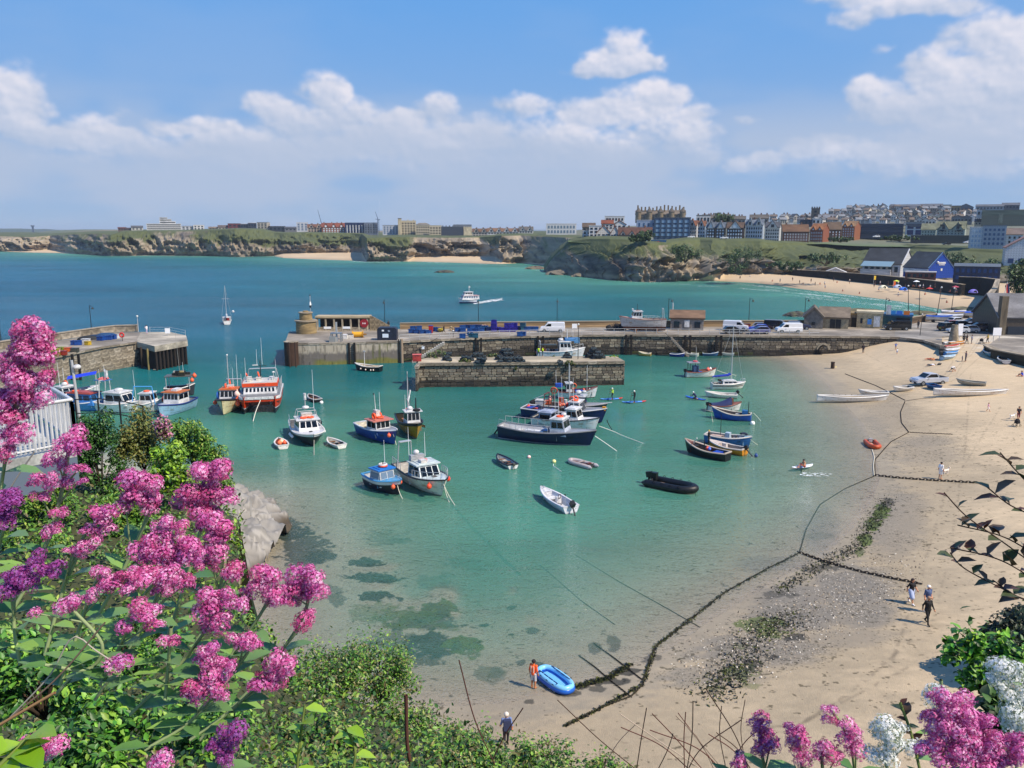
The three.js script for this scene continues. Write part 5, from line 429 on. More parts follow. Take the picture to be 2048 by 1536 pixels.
buoy('small pink-white buoy floating below the navy boat',1058,916,.2,0xf3d2cc,0xf08a7a);buoy('yellow-green buoy with a trailing white line',1108,925,.22,0xe9e49a);rope('white line trailing from the yellow-green buoy',[at(1107,928,.02),at(1107,932,.02),at(1113,936,.02),at(1123,943,.02)],.03,0xe9e9e2);
function rib(o){const a=at(o.wl[0],o.wl[1],0),b=at(o.wl[2],o.wl[3],0),L=o.L||Math.hypot(b.x-a.x,b.z-a.z),t=thing(o.name,o.label,'inflatable boat',a.clone().lerp(b,.5),Math.atan2(-(b.z-a.z),b.x-a.x));if(o.land)t.position.y=ground((o.wl[0]+o.wl[2])/2,(o.wl[1]+o.wl[3])/2).y;const r=o.r,w=o.w/2-r,m=mat(o.color,.5,{map:grainTex});const P=[V(-L/2,r*.9,-w),V(-L*.1,r*.9,-w*1.02),V(L*.28,r*1.0,-w*.9),V(L*.43,r*1.15,-w*.45),V(L*.47,r*1.2,0),V(L*.43,r*1.15,w*.45),V(L*.28,r,w*.9),V(-L*.1,r*.9,w*1.02),V(-L/2,r*.9,w)];mb().add(new THREE.TubeGeometry(new THREE.CatmullRomCurve3(P),60,r,12)).build('tube',m,t);const c=mb();for(const s of[-1,1])c.bar(V(-L/2-r*1.2,r*.9,s*w),V(-L/2,r*.9,s*w),r*.25,r,12);c.build('tube_cone',mat(o.cone??o.color,.5),t);mb().add(grid(8,2,(u,v)=>V(lerp(-L*.42,L*.4,u),.12+.15*u*u,lerp(-w,w,v)*(u>.7?1-(u-.7)*1.6:1)))).build('floor',matt(o.floor??0x55585c),t);mb().box(.06,r*2,w*2,-L*.42,r*.9,0).build('transom',matt(o.tr??0x3a3c40),t);if(o.ex)o.ex(t,L,w,r);return t;}
rib({name:'inflatable_tender',label:'pale grey inflatable tender with red seat patches, right of the yellow-green buoy',wl:[1186,937,1139,924],w:1.5,r:.22,color:0xd9cfcc,cone:0x9a9aa0,floor:0x8a6a62,ex:(t,L,w)=>{crateOn(t,-L*.3,.15,.1,.3,.3,.5,0x7a3a2e);mb().box(.22,.05,w*2,0,.4,0).build('seat',matt(0xb9aaa4),t);}});
boat({name:'motor_dinghy',cat:'motor boat',label:'white open motor boat with steering wheel console and black outboard, nearest boat afloat',wl:[1141,1026,1086,994],k:1.05,B:1.75,fb:.62,bow:.3,stern:.02,draft:.25,hull:0xe9ecf8,inside:0xeef0f6,gunwale:0xf4f5fa,bottom:0xb4b8c8,deck:[.78,1],deckC:0xf6f7fb,full:.45,tr:.92,floor:.08,boot:.05,ex:(r,ln,L)=>{crateOn(r,.1,.1,.25,.35,.6,.45,0xf0efee);mb().ring(-.12,.78,.25,.2,.03,.35).build('steering_wheel',mat(0x6a4a30,.5),r);mb().box(.7,.06,1.2,.9,.38,0).build('bow_seat',white,r);outboard(r,-L/2-.1,.55,0,0x141518,.55,1.1);post(r,'flag_staff',-L/2+.2,.6,-.5,1.1,.025,galv,0);mb().ball(-L/2+.2,1.7,-.5,.09).build('light',mat(0x1d4a3a,.5),r);mb().ring(L/2-.1,.95,0,.18,.03,1.2).build('bow_roller',galv,r);mb().path([V(-1.6,.14,.2),V(-.9,.16,-.3),V(-.4,.14,.3),V(.1,.15,-.2)],.03).build('rope',mat(0x3a3c44,.9),r);}});
rib({name:'rigid_inflatable',label:'large black rigid inflatable boat with outboard, right of the white motor boat',wl:[1300,968,1392,987],w:2.4,r:.36,color:0x0e0f14,floor:0x15171b,ex:(t,L,w)=>{crateOn(t,-L*.4,.5,0,.5,.75,.45,0x0d0e11);outboard(t,-L/2,.55,0,0x0d0e11,.2,1.3);crateOn(t,-L*.22,.2,.1,.4,.2,.3,0xc9a88a);crateOn(t,L*.24,.22,-.2,.5,.12,.3,0xe6d6c4);const h=mb();for(let k=0;k<4;k++)for(const s of[-1,1])h.ring(-L*.3+k*L*.18,.6,s*(w+.28),.12,.025,0);h.build('grab_handle',rubber,t);mb().bar(V(L*.47,.4,0),V(L*.5,-.3,0),.04).build('painter',rubber,t);}});
boat({name:'fishing_boat',label:'white fishing boat with grey canopy and pink floats, farthest of the right-hand moorings',wl:[1371,754,1428,753],B:2.2,fb:.85,bow:.65,hull:0xf0ece6,bottom:0x8a2f22,gunwale:0x8a3a22,boot:.08,inside:0x9a6a50,floor:.35,ex:(r,ln,L)=>{const f=mb();for(const[x,z]of[[-1.9,-.6],[-1.9,.6],[-.6,-.6],[-.6,.6]])f.bar(V(x,.5,z),V(x,2.4,z),.05);f.build('canopy_frame',iron,r);mb().box(1.9,.1,1.6,-1.2,2.45,0).build('canopy',paint(0xa9acb4),r);mb().box(.9,1.2,1.0,-.8,1.3,0).build('console',paint(0x3a5a8a),r);ballF(r,1.3,1.2,.1,.3,0xf0705a);ballF(r,1.8,1.3,-.1,.22,0xf2f0ea);ballF(r,1.5,1.1,-.3,.25);outboard(r,-L/2,.8,0,0x15171a,.1,1.1);crateOn(r,-.1,.4,0,.8,.5,.7,0x2a58c0);aerial(r,-.8,2.5,.2,2.6);ringOn(r,-.9,2.65,0,Math.PI/2,0xc8485a);lettering(r,'PW 62',-1,.48,-(ln.pt(.3,.8,1).z+.05),1.2,.28,Math.PI,'#222','#f0ece6');}});
rope('slack white rope from the bow of the farthest right-hand fishing boat',[at(1433,740,1.3),at(1450,746,.5),at(1474,751,-.05)],.03);
boat({name:'sailing_yacht',cat:'yacht',label:'white sailing yacht with red stripe and furled blue mainsail cover',wl:[1424,778,1483,777],k:1.05,B:2.3,fb:.85,bow:.25,stern:.05,draft:.35,hull:0xf1ede4,stripe:[.16,0xf1ede4],bottom:0xd8d2c4,gunwale:0xf6f4ee,deck:[.62,1],deckC:0xf0eee8,inside:0x5a5650,floor:.35,tr:.6,boot:.06,rake:.1,ex:(r,ln,L)=>{const band=(y0,y1,m)=>{const b=mb();for(const s of[-1,1])b.add(grid(18,1,(u,v)=>ln.pt(u*.97,ln.sAt(u*.97,lerp(y0,y1,v)),s).add(V(0,0,s*.012))));b.build('hull_stripe',m,r);};band(.48,.58,paint(0x7a1d1a));band(.7,.76,paint(0x2a1a3a));cabin(r,{x0:-.9,x1:1.9,w:.8,wf:.55,y0:.85,y1:1.25,rf:.7,tp:.85,ns:3,nf:1,band:[.35,.8],ov:.05,wname:'coachroof'});post(r,'mast',.6,1.2,0,8.6,.07,galv);mb().bar(V(.5,2.0,0),V(-2.2,1.75,0),.05).build('boom',galv,r);const sc=mb();for(let k=0;k<6;k++){const x=.45-k*.46;sc.bar(V(x,2.18-k*.03+(k===0?.15:0),0),V(x-.5,2.1-k*.04,0),.2-k*.016,.19-k*.016,9);}sc.build('sail_cover',mat(0x1733a8,.7),r);for(const[x,z]of[[L*.52,0],[-L*.48,0],[.4,-1],[.4,1]])mb().bar(V(.6,x===.4?7:9.6,0),V(x,1.0,z),.018,.018,4).build('stay',galv,r);rail(r,ln,.0,.16,.5,2);rail(r,ln,.9,.98,.5,2);mb().box(.4,.3,.5,-1.2,1.35,0).build('sprayhood',mat(0x2a2320,.7),r);}});
boat({name:'motor_dinghy',cat:'motor boat',label:'low white open boat with outboard raised at its right end, below the yacht',wl:[1474,796,1413,794],B:1.8,fb:.55,bow:.35,stern:.05,draft:.2,hull:0xeceae2,inside:0xe2e0d6,gunwale:0xf2f1ea,bottom:0xbfbaa6,thw:[.3,.5,.7],floor:.1,ex:(r,ln,L)=>{outboard(r,-L/2+.05,.6,0,0x1a1416,.9,1.0);crateOn(r,.6,.2,0,.8,.2,.5,0x8a8a84);}});
boat({name:'covered_boat',label:'white boat with brown gunwale under a dark blue canvas cover',wl:[1416,822,1478,822],B:2.1,fb:.8,bow:.5,hull:0xeceae6,bottom:0x30363e,gunwale:0x7a3a22,deck:[.7,1],deckC:0xa8623a,stripe:[.16,0x4a5878],ex:(r,ln,L)=>{const c=mb();c.add(grid(12,8,(u,v)=>{const t=lerp(.08,.7,u),p=ln.pt(t,1,1,.02),a=Math.PI*v;return V(p.x,p.y+Math.sin(a)*lerp(.15,.95,u*u),Math.cos(a)*p.z);}));c.build('canvas_cover',mat(0x2a3768,.85,{map:grainTex}),r);mb().box(.5,.9,.9,XP(L,.72),1.3,0).build('cuddy',teakM,r);hang(r,ln,[.38,.58],-1,0xf0663a,.2);outboard(r,-L/2,.7,0,0x10141c,.1);}});
boat({name:'open_boat',label:'bright blue open wooden boat with high prow and three orange fenders',wl:[1502,842,1429,836],B:2.1,fb:.72,bow:.85,stern:.25,hull:0x1c55b4,bottom:0x143a80,gunwale:0xd9d3c4,inside:0x4a423c,tr:.55,rake:.1,thw:[.35,.6],floor:.2,ex:(r,ln,L)=>{['a','b','c'].forEach((k,i)=>{const p=ln.pt([.28,.47,.68][i],1,1);ballF(r,p.x,.3,p.z+.15,.2,0xf0623a);});post(r,'black_post',-1.9,.6,0,1.9,.06,iron);mb().box(.7,.7,.6,-1.5,1.0,0).build('blue_box',paint(0x3a86c8),r);crateOn(r,-.6,.3,0,.5,.5,.4,0xe6e0d6);}});
buoy('large white buoy beside the bright blue open boat',1505,849,.3,0xf4f2ea);
rope('rope from the stern of the bright blue open boat to a dark float',[at(1507,826,.9),at(1514,833,.4),at(1521,841,.02)],.03);rope('white rope hanging from the prow of the bright blue open boat',[at(1423,826,1.3),at(1424,836,.5),at(1426,845,-.05)],.03);rope('thin rope along the water beside the white covered boat',[at(1411,820,.3),at(1440,826,.1),at(1470,824,.1)],.025);
boat({name:'fishing_boat',label:'light blue open fishing boat with white registration panel and a person in yellow hat aboard',wl:[1412,884,1497,896],B:2.1,fb:.95,bow:.45,hull:0x2c6fb6,bottom:0x12283a,gunwale:0xe8e4da,inside:0xbdb6ae,deck:[.86,1],deckC:0x9fd0ea,floor:.3,pw:2.6,ex:(r,ln,L)=>{crateOn(r,.1,.5,.1,.5,1.0,.6,0xcfe4f2);crateOn(r,-1.2,.5,.1,1.2,.5,.9,0xd8b8a0);lettering(r,'WX15',XP(L,.86),ln.ys(.86)-.4,-(ln.pt(.86,.72,1).z+.07),1.1,.4,Math.PI+.32,'#101014','#f0f0f4');hang(r,ln,[.3],-1,0xf0b07a,.22);hang(r,ln,[.72],-1,0xf09a6a,.22);for(const x of[.7,1.1])post(r,'rod_rack',x,.6,.3,.7,.09,mat(0x54483c,.8));mb().path([V(1.6,1.6,.3),V(1.9,1.5,-.4),V(2.1,1.0,-1),V(2.1,.5,-1.05)],.13).build('navy_tarp',mat(0x141c38,.9),r);post(r,'post',-.9,.5,-.3,2.9,.04,iron);}});
rope('pair of thin ropes from the bow of the light blue fishing boat',[at(1500,878,1.2),at(1507,884,.6),at(1516,890,-.05)],.025);
boat({name:'open_fishing_boat',label:'black open boat with cream gunwale and registration number, front of the trio',wl:[1456,922,1374,904],B:2.0,fb:.75,bow:.75,hull:0x15121a,bottom:0x15121a,gunwale:0xd8c6b2,inside:0x3a2c28,deck:[.84,1],deckC:0x8a5a48,thw:[.3,.55],tr:.7,floor:.2,ex:(r,ln,L)=>{lettering(r,'FY 164',XP(L,.16),.42,ln.pt(.16,.8,1).z+.05,1.1,.28,-.1,'#d9d2c8','#15121a');crateOn(r,1.6,.5,0,.8,.5,.7,0x2a2622);post(r,'post',.4,.4,0,1.4,.06,iron);mb().box(.8,.25,.9,-1.4,.72,-.2).build('blue_hatch',paint(0x1c48c8),r);ballF(r,.2,.8,.3,.2,0xe0604a);ballF(r,-.1,.8,.25,.18,0x5a7ae0);mb().bar(V(1.9,.9,0),V(.9,2.0,-.7),.06).build('oar',white,r);hang(r,ln,[.2,.35,.5],1,0xe9ddd2,.14);}});
boat({name:'open_boat',label:'yellow-hulled open boat with outboard squeezed between the black and light blue boats',wl:[1490,911,1420,896],B:1.7,fb:.6,bow:.4,hull:0xd9901c,bottom:0xb87a16,gunwale:0xefe6da,inside:0xc4b09a,deck:[.7,1],deckC:0xe8d9cc,floor:.15,ex:(r,ln,L)=>{outboard(r,-L/2,.6,0,0x1b1c1e,.9,1.0);crateOn(r,.4,.4,.1,.5,.5,.4,0xf1e9e2);ballF(r,-L/2-1.2,.2,.2,.2,0x2a4a8a);}});
[['pale yellow dinghy tied at the quay wall right of the middle pier',[1302,712,1278,711],0xd9b45a,0xf0e6c8],['white-topped deep blue boat leaning at the quay wall by the steps',[1341,712,1368,714],0x1a3a9c,0xe9edf2],['pale green dinghy beside the deep blue boat at the wall',[1396,713,1366,711],0xc9d8cc,0xe4e8dc],['steel-blue dinghy at the quay wall',[1405,711,1435,712],0x3a6a9c,0xb4c2cc],['white dinghy overlapping the steel-blue one at the wall',[1468,711,1436,710],0xe4e6de,0xc8ccc4],['white dinghy alone at the water edge under the quay wall',[1508,709,1535,709],0xf0efe8,0xd8d8ce]].forEach((a,i)=>dinghy({label:a[0],wl:a[1],hull:a[2],inside:a[3],gunwale:i===1?0xf2f4f8:a[3],fb:.5,bow:.35,B:1.45,bottom:a[2],group:undefined}));
const gig=(o)=>boat({name:'pilot_gig',cat:'rowing gig',L:9.6,B:1.55,fb:.5,bow:.38,stern:.32,draft:.22,tr:.25,full:.5,pw:2.2,rake:.04,hull:0xf3f0ea,inside:0xb9a88a,gunwale:0xf5f3ee,bottom:0xe9e4d8,boot:.02,land:1,thw:[.2,.3,.4,.5,.6,.7,.8],floor:.05,...o});
gig({label:'long white six-oared gig with its stern in the shallows',wl:[1637,806,1768,801],ex:(r,ln,L)=>{for(let k=0;k<6;k++)mb().box(.12,.1,.06,XP(L,.26+k*.09),ln.ys(.4)+.06,-(ln.pt(.4,1,1).z)).build('thole_pin',mat(0x4a3a2a,.8),r);}});
gig({label:'long white gig lying high on the sand at the right',wl:[1872,795,2005,788],land:1,gunwale:0xf6f4f0});
[['white dinghy with grey rim drawn up above the first gig',[1773,790,1722,791],0xeae8e2,0xd9d8d2,3.9],['white oval dinghy with dark inside near the pickup',[1818,780,1791,784],0xeeece6,0x4a4a48,3.2],['blue dinghy on the sand under the pickup',[1858,775,1882,782],0x2f66a4,0x24517f,2.9],['grey-green flat dinghy right of the pickup',[1965,771,1922,770],0xb9b4a4,0x6a7468,3.7]].forEach((a)=>dinghy({label:a[0],wl:a[1],L:a[4],hull:a[2],inside:a[3],land:1,bottom:a[2],gunwale:a[2]}));
rib({name:'inflatable_tender',label:'orange inflatable dinghy at the water edge with a pale rope',wl:[1740,887,1752,899],L:2.9,w:1.5,r:.24,color:0xe8622c,floor:0xd9a48a,cone:0x9a3a1c,land:1,ex:(t,L)=>{crateOn(t,-L*.45,.2,0,.3,.4,.4,0xc9c9c8);}});
rope('pale rope along the water edge below the orange dinghy',[ground(1744,900),ground(1748,915),ground(1747,932),ground(1748,952)].map((p)=>p.setY(Math.max(.06,p.y+.05))),.05,0xcfc8b4);
[['white upturned tender, topmost in the row along the slip edge',1898,690,0xf0efec,1],['yellow kayak-shaped boat on the slip edge behind the red one',1912,690,0xd9901f,1.25],['red boat with white bottom on the slip edge',1902,697,0xc9432a,1.3],['white boat with dark cover on the slip edge',1903,704,0xeceeee,1.2],['bright blue covered dinghy on the slip edge',1901,710,0x3a92d8,1],['pale blue dinghy lowest in the row on the slip edge',1896,718,0xb4d6ea,1]].forEach((a,i)=>{const p=ground(a[1],a[2]);p.y=Math.max(p.y,2.2);const t=thing('stored_dinghy',a[0],'dinghy',p,.25+.2*R());const ln=lines({L:3*a[4],B:1.35,fb:.45,bow:.2,stern:.05,draft:.12});hullBand(ln,()=>0,()=>1,14,4).build('hull',paint(i===2?0xf0ece8:a[3]),t);mb().add(grid(12,4,(u,v)=>{const q=ln.pt(u*.98,1,1);return V(q.x,q.y+.14*Math.sin(Math.PI*v),lerp(-q.z,q.z,v));})).build('cover',matt(a[3]),t);const k=mb();for(const s of[-1,1])for(let j=0;j<6;j++)k.bar(ln.pt(j/6,1,s),ln.pt((j+1)/6,1,s),.05);k.build('gunwale',white,t);});
dinghy({label:'white and turquoise dinghy leaning on the sand by the yard wall',wl:[1985,716,1970,706],L:4.0,B:1.7,fb:.6,hull:0x6aaec6,stripe:[.2,0xe9eef0],inside:0xb8bcb8,land:1,bottom:0x4a93b0});dinghy({label:'pale grey dinghy with dark inside, rightmost beside the yard wall',wl:[2014,731,1998,719],L:3.9,B:1.6,hull:0xc9c8cc,inside:0x5a5e62,land:1,bottom:0xb4b2b6});
boat({name:'cabin_boat',label:'white boat with red lifebuoy and pale aerials, leftmost of the group behind the white railing',wl:[98,802,160,812],B:3,fb:1.2,hull:0xf1f1ef,bottom:0x333842,deck:[.55,1],floor:.5,ex:(r,ln)=>{cabin(r,{x0:-.4,x1:1.8,w:1.1,y0:1,y1:2.5,rf:.5,ns:2,nf:2});ringOn(r,.2,2.9,-.4,.3);mb().ball(.8,2.9,.2,.4,.7).build('radar_dome',white,r);aerial(r,.2,2.6,.5,3.4);aerial(r,-.3,2.6,-.5,2.4);rail(r,ln,.5,.95,.6,6);}});
boat({name:'covered_boat',label:'boat under a bright royal-blue sloping canopy by the lamp pole',wl:[130,797,196,792],B:2.9,fb:1.1,hull:0xe9edf2,bottom:0x1b2f6a,deck:[.7,1],floor:.5,ex:(r)=>{const c=mb();c.quads([[V(-1.6,3.0,-1.5),V(2.2,3.5,-1.5),V(2.2,3.5,1.5),V(-1.6,3.0,1.5)],[V(-1.6,3.0,-1.5),V(2.2,3.5,-1.5),V(2.2,3.25,-1.6),V(-1.6,2.75,-1.6)]]);c.build('canopy',mat(0x1638d0,.7),r);const f=mb();for(const x of[-1.5,2.1])for(const z of[-1.4,1.4])f.bar(V(x,.9,z),V(x,x>0?3.5:3,z),.05);f.build('canopy_frame',galv,r);gantry(r,3.2,.9,1.1,2.8,galv,.2);aerial(r,2.6,2,.4,2);}});
boat({name:'fishing_boat',label:'pale blue cabin boat with rust-red roof below the blue canopy',wl:[142,818,208,822],B:2.8,fb:1.1,hull:0x4a93d8,bottom:0x22508c,gunwale:0xe0e6ec,deck:[.75,1],deckC:0xd8e4ee,floor:.5,ex:(r)=>{cabin(r,{x0:-2.2,x1:2.0,w:1.15,y0:.9,y1:2.4,rf:.5,ns:3,nf:2,wall:paint(0x3f8ee0),roof:paint(0xc0503a),glass:mat(0x1d3550,.1)});ringOn(r,-1.4,2.65,.3);}});
boat({name:'motor_cruiser',label:'white cabin cruiser with big windscreen in the middle of the left-hand group',wl:[203,820,275,826],B:3.1,fb:1.2,bow:.5,hull:0xf2f3f4,bottom:0x27325a,stripe:[.12,0x223a80],deck:[.5,1],deckC:0xf4f5f6,floor:.5,full:.5,ex:(r,ln)=>{cabin(r,{x0:-1.3,x1:2.2,w:1.25,wf:1.05,y0:1.1,y1:2.7,rf:.9,tp:.88,ns:2,nf:2,band:[.35,.8]});mb().ball(.2,3.0,0,.6,.4).build('dinghy_cover',white,r);gantry(r,-2.2,1,1.1,3.2,white,.3);mb().box(1.8,.08,1.5,-2.3,4.2,0).build('float_rack',paint(0x3f7ec0),r);for(const x of[-2.8,-2.4,-1.9])mb().bar(V(x,4.35,-.5),V(x+.3,4.35,.5),.16).build('float',mat(0xd06a68,.6),r);aerial(r,-1.7,4.2,.2,2);mb().bar(V(-1.5,4.6,.1),V(-1.5,5.5,.1),.18).build('radar_reflector',white,r);mb().box(1.6,.6,1.2,-2.6,1.2,0).build('blue_cover',paint(0x2e7ac8),r);}});
boat({name:'cabin_boat',label:'white cabin boat under a pale blue goalpost frame in the left-hand group',wl:[262,822,322,822],B:2.8,fb:1.1,hull:0xeef0f2,bottom:0x3a62b0,deck:[.6,1],floor:.5,ex:(r)=>{cabin(r,{x0:-.4,x1:1.4,w:1.0,y0:1,y1:2.5,rf:.3,ns:2,nf:2});ringOn(r,.3,2.75,0,Math.PI/2,0xe0603a);const f=mb();f.bar(V(-1.2,1.2,1.3),V(-.8,3.6,1.3),.06);f.bar(V(1.9,1.2,1.3),V(1.6,3.6,1.3),.06);f.bar(V(-.8,3.6,1.3),V(1.6,3.6,1.3),.08);f.build('frame',mat(0x4a9ad8,.5),r);aerial(r,-1.2,1.6,0,4);crateOn(r,-2,.6,0,1.4,.7,1.2,0x1c2f78);}});
boat({name:'fishing_boat',label:'pale blue fishing boat with orange-roofed white wheelhouse beside the dark workboat',L:7,hd:-100,ctr:[340,810],bowAt:[322,836],B:3.0,fb:1.25,bow:.6,hull:0x9cc8e6,bottom:0x6aa4d0,gunwale:0x24408a,stripe:[.2,0x2b4488],deck:[.6,1],deckC:0xcdd6dc,inside:0xb8bcc0,floor:.5,ex:(r,ln,L)=>{cabin(r,{x0:-1.3,x1:1.1,w:1.25,wf:1.1,y0:1.1,y1:2.8,rf:.2,tp:.97,ns:2,nf:4,band:[.5,.88],roof:paint(0xe0803a)});mb().box(1.3,.3,.8,-.1,3.1,-.2).build('life_raft',white,r);ringOn(r,-.6,3.0,.6);lettering(r,'GF 1',2.0,ln.ys(.8)-.45,ln.pt(.8,.75,1).z*.95,.9,.36,-.75,'#0d1a3a','#9cc8e6');for(let k=0;k<8;k++)ballF(r,rr(-2.4,-.2),rr(.6,2),rr(1.8,2.4),.3,pick([0xf0552e,0xe8402a,0xf27a58]));}});
boat({name:'fishing_boat',label:'dark workboat with black gear rack and orange floats behind the orange-roofed boat',wl:[332,792,388,790],B:2.8,fb:1.2,hull:0x3a3e46,bottom:0x20242a,floor:.6,inside:0x35322e,ex:(r)=>{const f=mb();for(const[x,z]of[[-1.6,-1],[-1.6,1],[1.6,-1],[1.6,1]])f.bar(V(x,1,z),V(x,3.0,z),.06);f.build('rack_frame',galv,r);mb().box(3.6,.1,2.2,0,3.0,0).build('rack_deck',paint(0x6a665c),r);for(let k=0;k<9;k++)crateOn(r,rr(-1.5,1.5),3.05,rr(-.8,.8),rr(.5,1),rr(.3,.7),.6,pick([0x22241f,0x2f3026,0xe6dfd2,0xb89a3a]));ballF(r,2.1,2.8,-.6,.3);ballF(r,1.9,2.3,.4,.28);aerial(r,.2,3,0,6.5,0x9a9a94);aerial(r,.8,3,.4,2);}});
boat({name:'passenger_boat',label:'small white and blue passenger boat under way out in the bay',wl:[952,606,919,607],B:3.2,fb:1.2,bow:.7,hull:0xf0f2f6,stripe:[.35,0xf3f4f6],bottom:0x2a3a7a,boot:.5,deck:[.6,1],floor:.7,ex:(r,ln,L)=>{cabin(r,{x0:-3.6,x1:2.4,w:1.5,y0:1.3,y1:2.5,rf:.6,ns:6,nf:3,roof:paint(0xe0b8b4),glass:glassBlue});cabin(r,{x0:-1.6,x1:1.6,w:1.1,y0:2.6,y1:3.7,rf:.5,ns:3,nf:2,wname:'upper_wheelhouse'});post(r,'mast',-.5,3.7,0,2.2,.07,white);mb().box(.5,.5,.1,-.6,5.4,0).build('flag',white,r);for(let k=0;k<6;k++)mb().box(.5,.5,.06,-2.6+k,1.0,ln.pt(.4,.8,1).z+.05).build('blue_panel',paint(0x2a4a9c),r);}});
{const q=rng(77),P=[];for(let k=0;k<90;k++){const t=q(),c=at(lerp(950,1005,t),lerp(606.5,598,t)+(q()-.5)*lerp(2,5,t),.08),w=1.6*(1-t*.6)*(.4+q()),d=.3+.4*q();P.push([V(c.x-w,.08,c.z),V(c.x,.08,c.z+d),V(c.x+w,.08,c.z),V(c.x,.08,c.z-d)]);}for(let k=0;k<40;k++){const c=at(1600+q()*62,945+q()*7,.07),w=.16*(.3+q()),d=.08*q()+.03;P.push([V(c.x-w,.07,c.z),V(c.x,.07,c.z+d),V(c.x+w*1.3,.07,c.z),V(c.x,.07,c.z-d)]);}tag(mb().quads(P).build('wake',mat(0xeef5f7,.9),scene),'white wake behind the passenger boat and the paddler',null,null,'stuff');}
boat({name:'sailing_yacht',cat:'yacht',label:'small white sailing yacht with bare mast, stern to the viewer beyond the piers',L:6.6,hd:110,ctr:[454,647],B:2.3,fb:.85,bow:.4,hull:0xf0efea,bottom:0xd8d4c8,inside:0x6a4a44,deck:[.45,1],deckC:0xe8e6e0,tr:.8,ex:(r,ln,L)=>{cabin(r,{x0:-1,x1:1.8,w:1,wf:.8,y0:1.1,y1:1.6,rf:.6,ns:2,nf:1,wname:'coachroof'});post(r,'mast',.4,1.2,0,8.6,.08,galv);mb().bar(V(.4,6.4,-1),V(.4,6.4,1),.04).build('spreader',galv,r);for(const z of[-1.3,1.3])mb().bar(V(.4,9.6,0),V(.2,1.1,z),.02).build('stay',galv,r);mb().bar(V(.3,2.4,0),V(-2.8,2.2,0),.22).build('sail_bundle',white,r);mb().ball(-3.6,3.4,1.6,.35).build('white_dome',white,r);crateOn(r,-2.8,.9,.3,.6,.8,.6,0x9a2a2a);rail(r,ln,.02,.3,.7,3);}});
boat({name:'fishing_boat',label:'white and pinkish boat propped up on the quay beside the slate hut',wl:[1330,663,1243,663],y:QH,lift:.95,B:3.0,fb:1.5,bow:.7,draft:.75,hull:0xc9c7c6,stripe:[.34,0xe9dfd8],bottom:0x6a3a2c,boot:.1,gunwale:0x8a4a34,deck:[.62,1],deckC:0xe8d8d0,floor:.8,ex:(r,ln,L)=>{cabin(r,{x0:.4,x1:2.6,w:1.1,wf:.9,y0:1.6,y1:3.1,rf:.6,tp:.9,ns:3,nf:2});mb().box(.9,.1,.9,1.2,3.3,0).build('roof_rack',paint(0x9a5a4a),r);post(r,'mast',1.3,3.2,0,1.4,.06,iron);mb().ball(2.2,3.5,.3,.18).build('light',white,r);gantry(r,-3.9,1.6,1.0,2.0,galv,.2);rail(r,ln,.15,.5,.5,4);for(const x of[-2.6,1.6]){mb().box(.35,1.4,.5,x,-.9+.15,1.0).build('timber_prop',teakM,r);mb().box(.35,1.0,.5,x,-.75,-1.0).build('timber_prop',teakM,r);}}});
{const p=at(1232,660,QH),t=thing('net_heap','black heap of nets beside the boat propped on the quay','net heap',p);const q=rng(6),b=mb();for(let k=0;k<26;k++)b.ball((q()-.5)*3.2,.2+.9*q()*q(),(q()-.5)*1.6,.35+.25*q(),.8,undefined,7);b.build('heap',mat(0x1c1d1f,.95),t);const r=mb();for(let k=0;k<10;k++)r.ring((q()-.5)*2.6,.9+.3*q(),.4*q(),.4,.03,1.3*q());r.build('rope',matt(0x44474a),t);}
boat({name:'fishing_boat',label:'white and blue fishing boat lying between the middle pier and the quay wall',wl:[1074,719,1164,718],y:-.2,B:3.2,fb:1.6,bow:.7,hull:0xeff1f3,bottom:0x2a2a30,gunwale:0xf2f2f2,floor:.9,deck:[.75,1],ex:(r,ln,L)=>{cabin(r,{x0:-.2,x1:2.4,w:1.3,y0:1.7,y1:3.4,rf:.5,ns:3,nf:2,wall:white});mb().box(1.8,.5,1.6,1.9,3.8,0).build('blue_tank',paint(0x5a9ad8),r);mb().box(1.0,1.0,1,3.2,3.6,0).build('blue_box',paint(0x6aa6dc),r);mb().ball(.2,3.8,0,.5,.6).build('radar_dome',white,r);post(r,'mast',1.4,3.5,0,2.2,.1,white);aerial(r,.4,3.5,.4,2.8);aerial(r,2.6,3.5,-.4,2.6);gantry(r,-3.9,1.6,1.3,1.9,galv,.2);mb().box(3.4,.1,1.6,-2.4,2.9,.4).build('shelter_deck',paint(0x4a5558),r);ringOn(r,.8,2.8,-1.3,0);for(let k=0;k<6;k++)crateOn(r,-4+k*.6,1.4,-.8,.5,.5,.5,pick([0x2a3a5a,0x9aa4b0,0x1d3a8a,0xe06a4a]));ballF(r,-L/2+.2,1.2,-1.2,.35,0xf26a50);rail(r,ln,.7,.96,.7,4);}});
